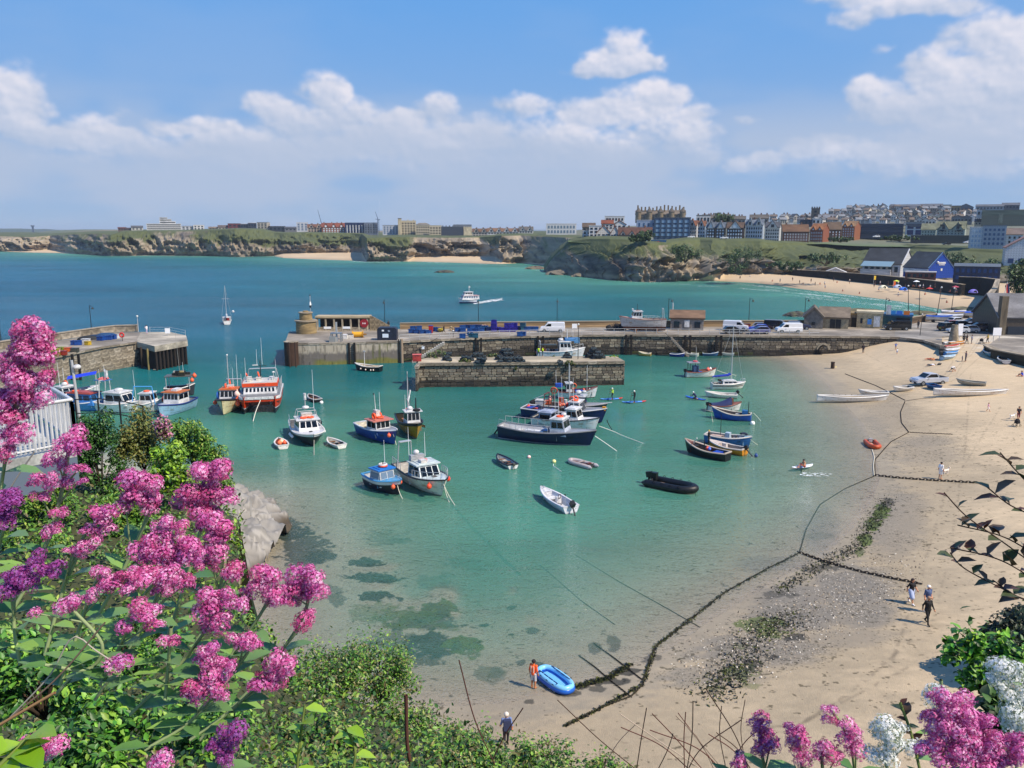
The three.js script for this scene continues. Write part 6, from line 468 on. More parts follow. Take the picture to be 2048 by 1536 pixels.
{
const a=ground(1072,1347),b=ground(1138,1375),L=4.2,t=thing('inflatable_dinghy','big sky-blue toy inflatable dinghy at the water edge, beside a person in an orange vest','inflatable boat',a.clone().lerp(b,.5),-.98);t.position.y=Math.max(.02,t.position.y);t.position.copy(at(1110,1366,.06));t.scale.setScalar(.68);const w=1.0;const P=(k,y)=>{const o=[];for(let i=0;i<28;i++){const q=i/28*6.2832,c=Math.cos(q),s=Math.sin(q);o.push(V(Math.sign(c)*Math.pow(Math.abs(c),.75)*(L/2-k),y,Math.sign(s)*Math.pow(Math.abs(s),.75)*(w-k*.9)));}return new THREE.CatmullRomCurve3(o,true);};
mb().add(new THREE.TubeGeometry(P(.3,.24),80,.26,12,true)).build('lower_tube',mat(0x1e5fc0,.3),t);mb().add(new THREE.TubeGeometry(P(.33,.46),80,.22,12,true)).build('upper_tube',mat(0x7fc4f2,.3),t);mb().add(new THREE.TubeGeometry(P(.5,.38),80,.08,8,true)).build('inner_band',mat(0x1a55b8,.35),t);const f=mb();for(let k=0;k<6;k++)f.bar(V(-L/2+.65,.16,-.42+k*.168),V(L/2-.65,.16,-.42+k*.168),.095,.095,8);f.build('ribbed_floor',mat(0x7cc4ee,.35),t);const d=mb();for(const s of[-1,1])for(let k=0;k<4;k++)d.box(.55,.03,.22,-1.0+k*.62,.66,s*(w-.34),0,s*.35);d.build('navy_patch',mat(0x10305e,.5),t);const r=mb();for(const s of[-1,1])for(let k=0;k<3;k++){r.bar(V(-.8+k*.8,.6,s*(w-.1)),V(-.62+k*.8,.6,s*(w-.1)),.03);}r.build('rowlock',rubber,t);const st=mb();for(let k=0;k<3;k++)st.box(.05,.02,.5,L/2-.5+k*.1,.63,0);for(const z of[-.3,.3])st.bar(V(L/2-.42,.66,z),V(L/2-.42,.7,z),.04);st.build('valve',mat(0x184a90,.5),t);
}
// ---------- vehicles ----------
const KIND={
hatch:{W:1.75,lo:[[-2,.32],[-2.02,.85],[-1.85,.97],[.95,.97],[1.85,.82],[2.02,.6],[2.02,.32]],up:[[-1.9,.95],[-1.45,1.46],[.05,1.48],[1.0,.95]],w:[-1.25,1.25]},
suv:{W:1.85,lo:[[-2.25,.38],[-2.28,1.0],[-2.15,1.1],[1.05,1.1],[2.1,.98],[2.28,.7],[2.28,.38]],up:[[-2.2,1.08],[-1.95,1.68],[.15,1.7],[1.05,1.08]],w:[-1.4,1.42]},
van:{W:1.95,lo:[[-2.45,.35],[-2.48,1.15],[1.7,1.15],[2.35,1.0],[2.5,.65],[2.5,.35]],up:[[-2.47,1.13],[-2.4,1.9],[-2.25,1.97],[.75,1.97],[1.0,1.9],[1.75,1.13]],w:[-1.55,1.6],side:[[.25,1.2],[.25,1.72],[.85,1.72],[1.45,1.2]]},
pickup:{W:1.9,lo:[[-2.65,.5],[-2.68,1.12],[-2.6,1.18],[1.1,1.16],[2.45,1.06],[2.66,.8],[2.66,.45]],up:[[-1.05,1.14],[-.75,1.78],[.45,1.8],[1.3,1.14]],w:[-1.65,1.6],bed:1},
};
function extr(P,W,bev=.06){const s=new THREE.Shape(P.map((p)=>new THREE.Vector2(p[0],p[1])));const g=new THREE.ExtrudeGeometry(s,{depth:W-2*bev,bevelEnabled:true,bevelSize:bev,bevelThickness:bev,bevelSegments:2,bevelOffset:-bev});g.translate(0,0,-W/2+bev);return g;}
function car(kind,label,color,pos,hd,cat='car',group){
const k=KIND[kind],W=k.W,t=thing(cat.replace(' ','_'),label,cat,pos,hd*Math.PI/180,group),m=mat(color,.28,{clearcoat:.6,metalness:.15}),R0=kind==='hatch'?.32:.37;
part('body',extr(k.lo,W),m,t);part('cabin',extr(k.up,W-.16,.05),m,t);
const U=k.up,n=U.length,cx=U.reduce((a,p)=>a+p[0],0)/n,cy=U.reduce((a,p)=>a+p[1],0)/n,S=(k.side||U.map((p)=>[cx+(p[0]-cx)*.86,cy+(p[1]-cy)*.74+.02]));
for(const s of[-1,1]){const g=new THREE.ShapeGeometry(new THREE.Shape(S.map((p)=>new THREE.Vector2(p[0],p[1]))));g.translate(0,0,s*(W/2-.07));const gg=mb().add(g);gg.build('window',glassDark,t);}
const quad=(a,b,name,e)=>{const q=(p,z)=>V(p[0]+e*.03,p[1]+.02,z),l=(x,y,f)=>[lerp(x[0],y[0],f),lerp(x[1],y[1],f)],z=W/2-.2;mb().quads([[q(l(a,b,.1),-z),q(l(a,b,.1),z),q(l(a,b,.88),z),q(l(a,b,.88),-z)]]).build(name,glassDark,t);};
quad(U[n-1],U[n-2],'windscreen',1);if(kind!=='van')quad(U[0],U[1],'rear_window',-1);
for(const x of k.w)for(const s of[-1,1]){const w=mb().bar(V(0,0,-.11),V(0,0,.11),R0,R0,18).build('wheel',rubber,t);w.position.set(x,R0,s*(W/2-.1));const r=mb().bar(V(0,0,-.125),V(0,0,.125),R0*.62,R0*.62,12).build('rim',steel,w);}
const lx=k.lo[k.lo.length-2][0]-.06,rx=k.lo[0][0]+.02,ly=k.lo[k.lo.length-2][1]+.04;for(const s of[-1,1]){mb().box(.14,.14,.36,lx,ly,s*(W/2-.3)).build('headlight',mat(0xdfe6ea,.15),t);mb().box(.1,.22,.16,rx,ly+.1,s*(W/2-.2)).build('tail_light',mat(0x9a1512,.3),t);mb().box(.12,.1,.2,.75,ly+.28,s*(W/2+.06)).build('mirror',m,t);}
mb().box(.06,.24,W*.7,lx+.05,.48,0).build('grille',rubber,t);mb().box(.05,.12,.5,lx+.09,.48,0).build('number_plate',mat(0xeeeeea,.5),t);mb().box(.05,.12,.5,rx-.05,.62,0).build('number_plate',mat(0xe0c94a,.5),t);
if(k.bed){mb().box(1.35,.06,W-.3,-1.85,1.19,0).build('load_cover',mat(0x17181b,.7),t);const b=mb();for(const s of[-1,1])b.bar(V(-1.25,1.18,s*.7),V(-.95,1.7,s*.6),.05);b.build('roll_bar',steel,t);}
return t;
}
const Q=(x,y)=>at(x,y,QH);
car('van','white panel van standing on the quay right of the blue tubs',0xf1f2f4,Q(1105,664),176,'van');car('van','white van seen side-on on the quay among parked cars',0xf2f3f4,Q(1577,665.5),178,'van');car('van','white van nose-on behind the dark blue estate car',0xe9eaee,Q(1471,660.5),-20,'van');car('van','black long van parked beside the white van',0x101215,Q(1553,659),-25,'van');car('van','black people carrier van in front of the turquoise kiosk',0x0d0e12,Q(1793,660),177,'van');
car('hatch','dark grey-blue car by the quay railing, leftmost of the parked cars',0x252d38,Q(1467,667),0);car('hatch','bright blue hatchback behind the violet one at the quay edge',0x1733b4,Q(1516,663),170);car('hatch','violet-grey car at the railing left of the white van',0x5f6190,Q(1518,667.5),178);car('hatch','black and red car between the skip and the black van',0x2a1216,Q(1525,659.5),-10);car('suv','dark blue pickup-like car behind the white van by the grey shed',0x2a3352,Q(1597,659),-8);
car('pickup','silver double-cab pickup parked on the harbour sand',0xb9bdc6,ground(1857,769),190,'pickup truck');
[['suv','black car turned away at the left front of the car park',0x15171a,1897,661,20],['hatch','dark teal car behind the black one in the car park',0x1b2c33,1925,655,10],['hatch','silver-grey saloon in the front row of the car park',0x8e939a,1935,665,172],['suv','navy car right of the silver saloon in the car park',0x1c2138,1955,662,165],['suv','dark red car behind the navy one in the car park',0x6a1520,1953,655,160],['suv','silver-blue estate car rightmost in the front row of the car park',0xa9b2be,1978,661,150],['suv','dark car at the back of the car park under the wall',0x2a2d33,1965,648,170],['hatch','small white car at the back left of the car park',0xe9eaec,1915,648,12],['hatch','blue-grey car in the second row of the car park',0x54667e,1941,650,170],['suv','black estate car in the second row of the car park',0x14161a,1972,655,165],['hatch','maroon car half hidden at the left of the second row',0x7a2430,1908,654,5],['hatch','silver car tucked behind the stone pillar',0xc2c6ca,1915,666,176],['van','pale van at the far back right of the car park',0xd9dcdf,1986,650,160]].forEach((a)=>car(a[0],a[1],a[2],Q(a[3],a[4]),a[5],a[0]==='van'?'van':'car'));
[[1952,493,'white car in the clifftop car park row',0xf0f0f0],[1935,487,'white car by the grass at the left of the clifftop park',0xe9e9ea],[1893,490,'black car at the head of the clifftop park',0x1a1b1e],[1752,475,'white car on the road before the brick hotel',0xf2f2f2],[1832,477,'white car under the apartment wall',0xeeeeee],[1382,476,'white car in front of the gabled terrace',0xeceef0],[1447,478,'pale car in front of the white-blue terrace',0xdfe3e6]].forEach((a)=>car('hatch',a[2],a[3],atD(a[0],a[1],topD(a[0])+12),178));
// ---------- people ----------
const ST={P:[0,.95,0],C:[0,1.28,0],N:[0,1.47,0],H:[0,1.63,.02],sL:[-.17,1.41,0],sR:[.17,1.41,0],eL:[-.24,1.14,-.03],eR:[.24,1.14,-.03],wL:[-.26,.89,.06],wR:[.26,.89,.06],hL:[-.09,.92,0],hR:[.09,.92,0],kL:[-.1,.5,.03],kR:[.1,.5,.03],aL:[-.1,.09,-.03],aR:[.1,.09,-.03],tL:[-.12,.05,.14],tR:[.12,.05,.14]};
const POSE={
stand:{},walk:{kL:[-.1,.52,.18],aL:[-.1,.1,.26],tL:[-.11,.06,.42],kR:[.1,.5,-.04],aR:[.1,.16,-.3],tR:[.11,.06,-.16],eL:[-.24,1.15,-.14],wL:[-.25,.92,-.12],eR:[.24,1.15,.06],wR:[.25,.95,.25]},
paddle:{eL:[-.26,1.3,.22],wL:[-.05,1.38,.36],eR:[.24,1.12,.16],wR:[.0,1.0,.4],kL:[-.14,.5,.1],kR:[.14,.5,.1],aL:[-.15,.09,-.03],aR:[.15,.09,-.03],H:[0,1.6,.08],N:[0,1.45,.05]},
phone:{eR:[.24,1.18,.1],wR:[.1,1.36,.28],eL:[-.24,1.15,.02],wL:[-.12,1.1,.26]},
reach:{eL:[-.42,1.36,.05],wL:[-.66,1.4,.08],eR:[.42,1.36,.05],wR:[.66,1.4,.08]},
push:{eL:[-.22,1.16,.12],wL:[-.2,1.02,.38],eR:[.22,1.16,.12],wR:[.2,1.02,.38],kL:[-.1,.52,.14],aL:[-.1,.1,.16],tL:[-.11,.06,.32],aR:[.1,.14,-.22],tR:[.11,.06,-.06]},
kneel:{P:[0,.38,-.05],C:[0,.68,.16],N:[0,.84,.28],H:[0,.98,.36],sL:[-.17,.79,.24],sR:[.17,.79,.24],eL:[-.22,.6,.42],eR:[.22,.58,.4],wL:[-.12,.5,.66],wR:[.14,.42,.6],hL:[-.09,.36,-.05],hR:[.09,.36,-.05],kL:[-.14,.1,.28],kR:[.14,.1,.28],aL:[-.12,.08,-.16],aR:[.12,.08,-.16],tL:[-.12,.05,-.3],tR:[.12,.05,-.3]},
sit:{P:[0,.14,-.1],C:[0,.46,-.06],N:[0,.64,-.02],H:[0,.79,.03],sL:[-.17,.58,-.03],sR:[.17,.58,-.03],eL:[-.26,.34,.1],eR:[.26,.34,.1],wL:[-.16,.3,.34],wR:[.16,.26,.34],hL:[-.09,.14,-.06],hR:[.09,.14,-.06],kL:[-.16,.38,.3],kR:[.16,.34,.32],aL:[-.13,.08,.52],aR:[.13,.08,.56],tL:[-.14,.06,.7],tR:[.14,.06,.74]},
crouch:{P:[0,.6,-.2],C:[0,.72,.12],N:[0,.68,.3],H:[0,.6,.42],sL:[-.17,.7,.24],sR:[.17,.7,.24],eL:[-.2,.42,.32],eR:[.2,.42,.32],wL:[-.16,.14,.4],wR:[.16,.14,.4],hL:[-.09,.58,-.2],hR:[.09,.58,-.2],kL:[-.12,.42,.04],kR:[.12,.36,-.12],aL:[-.12,.08,-.14],aR:[.12,.08,-.5],tL:[-.13,.05,.02],tR:[.13,.05,-.36]},
lie:{P:[0,.12,-.1],C:[0,.14,.26],N:[0,.14,.46],H:[0,.17,.62],sL:[-.18,.13,.38],sR:[.18,.13,.38],eL:[-.32,.08,.2],eR:[.32,.08,.2],wL:[-.3,.07,-.06],wR:[.3,.07,-.06],hL:[-.09,.11,-.12],hR:[.09,.11,-.12],kL:[-.12,.1,-.54],kR:[.12,.2,-.5],aL:[-.13,.07,-.95],aR:[.13,.07,-.86],tL:[-.16,.1,-1.06],tR:[.16,.08,-1.0]},
};
const seg3=(p,a,b)=>{const x=b[0]-a[0],y=b[1]-a[1],z=b[2]-a[2],t=clamp(((p[0]-a[0])*x+(p[1]-a[1])*y+(p[2]-a[2])*z)/(x*x+y*y+z*z||1));return[Math.hypot(p[0]-a[0]-x*t,p[1]-a[1]-y*t,p[2]-a[2]-z*t),t];};
function figure(pose,o,res=60){
const J={};for(const k in ST)J[k]=(POSE[pose][k]||ST[k]);const b=o.build||1,sk=o.skin??0xc98f6c,tp=o.top,bt=o.bot,sl=o.sleeve?tp:sk,lg=o.long?bt:sk,sh=o.shoe??sk;const B=[['P','C',.135*b,.15*b,tp],['C','N',.14*b,.06,tp],['N','H',.052,.06,sk],['H','H',.105,.105,sk],['hL','hR',.1*b,.1*b,bt],['P','P',.135*b,.13,bt]];for(const s of['L','R'])B.push(['C','s'+s,.1,.075,tp],['s'+s,'e'+s,.062*b,.046,o.bare?sk:tp],['e'+s,'w'+s,.046,.034,sl],['w'+s,'w'+s,.045,.04,sk],['h'+s,'k'+s,.095*b,.062,bt],['k'+s,'a'+s,.062,.042,lg],['a'+s,'t'+s,.048,.036,sh]);
if(o.skirt)B.push(['hL','kL',.14,.15,bt],['hR','kR',.14,.15,bt]);
const nose=[J.H[0],J.H[1]-.01,J.H[2]+.11],dir=pose==='lie'?[0,.11,0]:[0,-.01,.11];B.push(['H',[J.H[0]+dir[0],J.H[1]+dir[1],J.H[2]+dir[2]],.03,.016,sk]);
const bones=B.map((q)=>[J[q[0]],Array.isArray(q[1])?q[1]:J[q[1]],q[2],q[3],new THREE.Color(q[4])]);
const mc=new MarchingCubes(res,new THREE.MeshBasicMaterial(),false,false,40000);mc.isolation=0;const S=.98,cy=.88,hf=res/2,p=[0,0,0];const F=mc.field,pad=.16;
for(let z=0;z<res;z++)for(let y=0;y<res;y++)for(let x=0;x<res;x++){p[0]=(x-hf)/hf*S;p[1]=(y-hf)/hf*S+cy;p[2]=(z-hf)/hf*S;let d=9;for(const q of bones){const a=q[0],c=q[1];if(p[0]<Math.min(a[0],c[0])-pad-q[2]||p[0]>Math.max(a[0],c[0])+pad+q[2]||p[1]<Math.min(a[1],c[1])-pad-q[2]||p[1]>Math.max(a[1],c[1])+pad+q[2])continue;const[e,t]=seg3(p,a,c),v=e-lerp(q[2],q[3],t),h=Math.max(.035-Math.abs(d-v),0)/.035;d=Math.min(d,v)-h*h*.035/4;}F[x+y*res+z*res*res]=-d;}
mc.update();const n=mc.count,pa=new Float32Array(n*3),na=new Float32Array(n*3),ca=new Float32Array(n*3);for(let i=0;i<n;i++){const q=[mc.positionArray[i*3]*S,mc.positionArray[i*3+1]*S+cy,mc.positionArray[i*3+2]*S];pa.set(q,i*3);na.set([mc.normalArray[i*3],mc.normalArray[i*3+1],mc.normalArray[i*3+2]],i*3);let best=9,c=bones[0][4];for(const k of bones){const[e,t]=seg3(q,k[0],k[1]),v=e-lerp(k[2],k[3],t);if(v<best){best=v;c=k[4];}}c.toArray(ca,i*3);}
const g=new THREE.BufferGeometry();g.setAttribute('position',new THREE.BufferAttribute(pa,3));g.setAttribute('normal',new THREE.BufferAttribute(na,3));g.setAttribute('color',new THREE.BufferAttribute(ca,3));g.setAttribute('uv',new THREE.BufferAttribute(new Float32Array(n*2),2));
const hands=mb();for(const s of['L','R']){const w=V(...J['w'+s]),e=V(...J['e'+s]),d=w.clone().sub(e).normalize(),sd=V(0,0,1).addScaledVector(d,-d.z).normalize();for(let k=0;k<5;k++){const o2=sd.clone().multiplyScalar((k-2)*.019),st=w.clone().add(o2).addScaledVector(d,.02),L=[.05,.075,.085,.08,.06][k];hands.bar(st,st.clone().addScaledVector(d,L).addScaledVector(sd,k===0?-.03:0),.011,.008,5,sk);}}
const hg=hands.geo();return[mergeGeometries([g,hg]),J];
}
function person(label,pos,hd,pose,o,H=1.72,group,res){
const t=thing('person',label,'person',pos,(hd+90)*Math.PI/180,group),[g,J]=figure(pose,o,res);t.scale.setScalar(H/1.74);part('body',g,vcol,t);const h=J.H,lie=pose==='lie';
const hr=new THREE.SphereGeometry(.118,14,9,0,6.2832,0,Math.PI*(o.hat?.5:.56));hr.rotateX(lie?1.2:-.35);hr.translate(h[0],h[1]+.015,h[2]-.012);part(o.hat?'helmet':'hair',hr,mat(o.hat||o.hair||0x2a1c14,.75),t);if(o.longHair)mb().ball(h[0],h[1]-.12,h[2]-.07,.1,1.5).build('long_hair',mat(o.hair||0x2a1c14,.8),t);
if(!lie)for(const s of[-1,1])mb().ball(h[0]+s*.036,h[1]+.012,h[2]+.1,.011,1,undefined,6).build('eye',rubber,t);
if(o.ex)o.ex(t,J);return t;
}
const board=(label,x0,y0,x1,y1,c,tip)=>{const a=at(x0,y0),b=at(x1,y1),L=a.distanceTo(b),t=thing('paddleboard',label,'paddleboard',a.clone().lerp(b,.5),Math.atan2(-(b.z-a.z),b.x-a.x));const g=grid(24,8,(u,v)=>{const k=Math.pow(Math.max(0,1-Math.pow(Math.abs(u*2-1),2.8)),.6),a2=v*6.2832;return V((u-.5)*L,.1+.07*Math.sin(a2)+.1*Math.pow(Math.abs(u*2-1),4),Math.cos(a2)*.38*k);});part('board',g,mat(c,.4),t);if(tip)mb().add(grid(6,8,(u,v)=>{const q=lerp(.82,1,u),k=Math.pow(Math.max(0,1-Math.pow(q*2-1,2.8)),.6),a2=v*6.2832;return V((q-.5)*L*1.003,.1+.075*Math.sin(a2)+.1*Math.pow(q*2-1,4),Math.cos(a2)*.39*k);})).build('coloured_tip',mat(tip,.4),t);mb().box(L*.35,.012,.5,-.1,.178,0).build('deck_pad',mat(0x1d4a9a,.8),t);return t;};
const paddle=(t,J,dx=0)=>{const b=mb();b.bar(V(J.wL[0],J.wL[1]+.25,J.wL[2]),V(J.wR[0]+dx,-.05,J.wR[2]+.2),.02);b.box(.17,.4,.03,J.wR[0]+dx,-.2,J.wR[2]+.22);b.build('paddle',mat(0x1a1c20,.5),t);};
board('pale blue paddleboard with red tip under the paddler in hi-vis',1201,800,1245,798,0x5a9ae0,0xc83a30);board('pale blue paddleboard with red tip under the paddler in black',1244,806,1292,804,0x5a9ae0,0xd03a34);board('bright blue paddleboard under the kneeling paddler',1412,802,1371,794,0x1f5cc4);board('white paddleboard with blue edge near the sandy shore',1584,938,1625,932,0xe9eef4);
person('standing paddler in lime top and white helmet before the stone pier',at(1225,799,.17),180,'paddle',{top:0xb4d84a,bot:0x14161c,long:1,sleeve:0,hat:0xf0f0ee,ex:paddle});person('standing paddler in black wetsuit and white helmet',at(1269,805.5,.17),180,'paddle',{top:0x12131a,bot:0x12131a,long:1,sleeve:1,hat:0xf2f2ee,ex:paddle},1.78);person('kneeling paddler in navy with white helmet on blue board',at(1391,798,.17),170,'kneel',{top:0x1c2450,bot:0x14182c,long:1,sleeve:1,hat:0xe9ecf0,ex:(t,J)=>paddle(t,J)});person('bare-chested paddler in red shorts sitting on the white board',at(1607,935,.18),190,'sit',{top:0xc08a68,bare:1,bot:0x8a1a1e,ex:(t,J)=>paddle(t,J,.4)});
person('person in orange life vest and pale shorts beside the toy inflatable',ground(1067,1377),60,'stand',{top:0xf0642a,bot:0xc9ccd2,hair:0x1c1512,skin:0xb5764e,ex:(t)=>{for(const x of[-.08,.08])mb().box(.05,.36,.03,x,1.24,-.16).build('vest_strap',mat(0xf6ddc9,.7),t);}},1.66,null,84);person('person with blue-grey backpack half hidden by the bush',ground(1013,1493),100,'walk',{top:0x6a7fb0,bot:0x23262e,long:1,hair:0xd9d0c4,ex:(t)=>mb().box(.34,.5,.2,0,1.25,-.22).build('backpack',mat(0x2b3454,.8),t)},1.75,null,72);
person('woman in black top and pale blue skirt walking on the sand',ground(1821,1207),-70,'walk',{top:0x121014,bot:0xa9b6d6,skirt:1,hair:0x2a1612,longHair:1,shoe:0xf2f2f2},1.7,null,84);person('man in blue-grey tee behind the man in black',ground(1853,1224),-75,'stand',{top:0x45567c,bot:0xb4b0a8,hair:0xe9e4da,build:1.2,shoe:0xf0f0f0},1.78,null,84);person('man all in black walking towards the viewer on the sand',ground(1853,1248),-80,'walk',{top:0x0c0c0e,bot:0x0b0b0d,sleeve:1,long:1,shoe:0x0a0a0a,hair:0x9a7a64,build:1.12,ex:(t)=>mb().box(.19,.03,.03,0,1.645,.13).build('sunglasses',rubber,t)},1.78,null,84);
person('woman in white dress standing on the thick chain',ground(1880,958),30,'stand',{top:0xf0eeee,bot:0xeeecec,hair:0x1c1512,bare:0},1.7,null,72);person('small child in pink walking on the open sand',ground(1976,823),-30,'walk',{top:0xd9a0b4,bot:0xf0e4e4,hair:0x5a2a1c},1.15);person('person in dark top and maroon shorts behind the pushchair',ground(2036,841),-110,'push',{top:0x2a1a22,bot:0x7a2a38,hair:0x1a1412},1.75);
person('person in dark clothes standing on the sand below the quay',ground(1726,706),80,'stand',{top:0x241c26,bot:0x2a2438,long:1,sleeve:1},1.7);person('child in blue with arms stretched out on the upper sand',ground(1791,700),-90,'reach',{top:0x1d5ab0,bot:0xb08a70},1.3);person('small child in blue and white in front of the child with stretched arms',ground(1794,708),90,'stand',{top:0xe9eef4,bot:0x3a7ac0},1.0);person('person in white sitting by the foot of the quay wall',ground(1690,697),-60,'sit',{top:0xf0f2f6,bot:0x6a8ac0});
const SL=(x,y)=>{const p=ground(x,y);return p;};
person('person in black, leftmost of the three on the slip',SL(1927,687),60,'stand',{top:0x15151a,bot:0x15151a,long:1,sleeve:1});person('person in black with bare arms, middle of the three on the slip',SL(1933,688),20,'walk',{top:0x18181e,bot:0x1c1c22,long:1});person('person in grey and navy, rightmost of the three on the slip',SL(1943,688),150,'stand',{top:0x8a90a4,bot:0x1c2240,long:1});person('person with yellow top pushing a pram across the slip',SL(1975,686),180,'push',{top:0xc9b04a,bot:0x15161c,long:1});person('adult in purple-grey holding a child by the hand on the slip',SL(1931,723),170,'reach',{top:0x4a4258,bot:0x2c2a3c,long:1,hair:0x1a1210});person('toddler beside the adult on the slip',SL(1924,723),0,'stand',{top:0x5a6a80,bot:0x4a4a58,long:1},.95);
person('person bending down to the sand above the pickup',ground(1905,743),0,'crouch',{top:0xe9e4de,bot:0x1a1412});person('person in dark clothes lying at the foot of the slip wall',ground(1863,731),10,'lie',{top:0xd9dce4,bot:0x2a2f40,long:1});person('sunbather lying on the sand beside the round wall end',ground(1860,719),5,'lie',{top:0xb5653c,bare:1,bot:0x8a3a2a});person('sunbather with bent knees next to the other sunbather',ground(1868,720),185,'lie',{top:0xc07848,bare:1,bot:0x3a2a4a});person('person sitting with a blue towel at the right edge of the sand',ground(2043,753),170,'sit',{top:0x2a4ac0,bot:0x9a5a44});
person('crewman in hi-vis yellow on the workboat stern',at(1077,713,2.1),60,'walk',{top:0xd4ee2a,bot:0x22262c,long:1,sleeve:1});person('second crewman in hi-vis yellow bending on the workboat',at(1085,713,2.1),0,'phone',{top:0xd0ea2c,bot:0x1e2226,long:1,sleeve:1});person('fisherman in white and pink at the pier landing edge',at(294,668,LH),160,'phone',{top:0xf0e6e6,bot:0xb0a4c0,long:1});person('person in yellow hat and dark jacket aboard the light blue boat',at(1417,888,.5),0,'stand',{top:0x15161c,bot:0x2a241f,long:1,sleeve:1,hat:0xd9a82a},1.6);person('person in black leaning on the wall behind the dark store',Q(777,658),90,'stand',{top:0x141418,bot:0x1c1c22,long:1,sleeve:1});person('person in dark clothes walking among the fish tubs',Q(888,667),200,'walk',{top:0x1a1a20,bot:0x24242a,long:1,sleeve:1});person('dark figure by the mast poles in the car park',Q(1836,657),90,'stand',{top:0x1c1e2a,bot:0x22242c,long:1,sleeve:1});
{
const pram=(label,p,hd)=>{const t=thing('pushchair',label,'pushchair',p,hd);const f=mb();for(const s of[-.22,.22]){f.bar(V(-.35,1.0,s),V(.3,.15,s),.02);f.bar(V(.1,.7,s),V(-.35,.15,s),.02);}f.bar(V(-.35,1,-.22),V(-.35,1,.22),.02);f.build('frame',iron,t);mb().add(new THREE.SphereGeometry(.34,14,8,0,6.28,0,1.7),M4().makeScale(1,1,.8).setPosition(.05,.62,0)).build('hood',mat(0x15161c,.85),t);mb().box(.5,.2,.42,.05,.48,0).build('seat',mat(0x1c1d24,.85),t);for(const x of[-.36,.32])for(const s of[-.24,.24]){const w=mb().ring(0,0,0,.13,.025,0).build('wheel',rubber,t);w.position.set(x,.14,s);}};
pram('black pushchair on the sand at the right edge',ground(2033,853),.4);pram('dark pram in front of the person in yellow on the slip',SL(1963,687),3.1);
const dog=(label,p,hd,c,c2)=>{const t=thing('dog',label,'dog',p,hd);const b=mb();b.path([V(-.26,.36,0),V(-.1,.37,0),V(.12,.38,0),V(.24,.42,0)],.1,9);b.ball(.2,.38,0,.12,1.1);b.ball(-.2,.35,0,.1);b.bar(V(.24,.42,0),V(.36,.56,0),.075,.06,8);b.ball(.4,.6,0,.085);b.bar(V(.42,.59,0),V(.54,.56,0),.055,.035,8);for(const[x,z]of[[.2,.07],[.2,-.07]]){b.bar(V(x,.32,z),V(x-.01,.16,z),.04,.03);b.bar(V(x-.01,.16,z),V(x+.01,.02,z),.028,.03);}for(const z of[-.07,.07]){b.bar(V(-.22,.33,z),V(-.14,.2,z),.055,.035);b.bar(V(-.14,.2,z),V(-.25,.11,z),.032,.025);b.bar(V(-.25,.11,z),V(-.22,.02,z),.024,.028);}b.path([V(-.3,.38,0),V(-.42,.5,0),V(-.46,.6,0)],.02);b.build('body',mat(c,.9),t);const e=mb();for(const z of[-.06,.06])e.box(.03,.1,.05,.36,.63,z,0,0,.3);e.build('ear',mat(c2,.9),t);};
dog('small white and brown dog behind the woman in white',ground(1891,948),.3,0xe9ddcf,0x6a4a34);dog('small white dog beside the person with the pushchair',ground(2024,837),.2,0xf0ece6,0xc9b9a4);
}
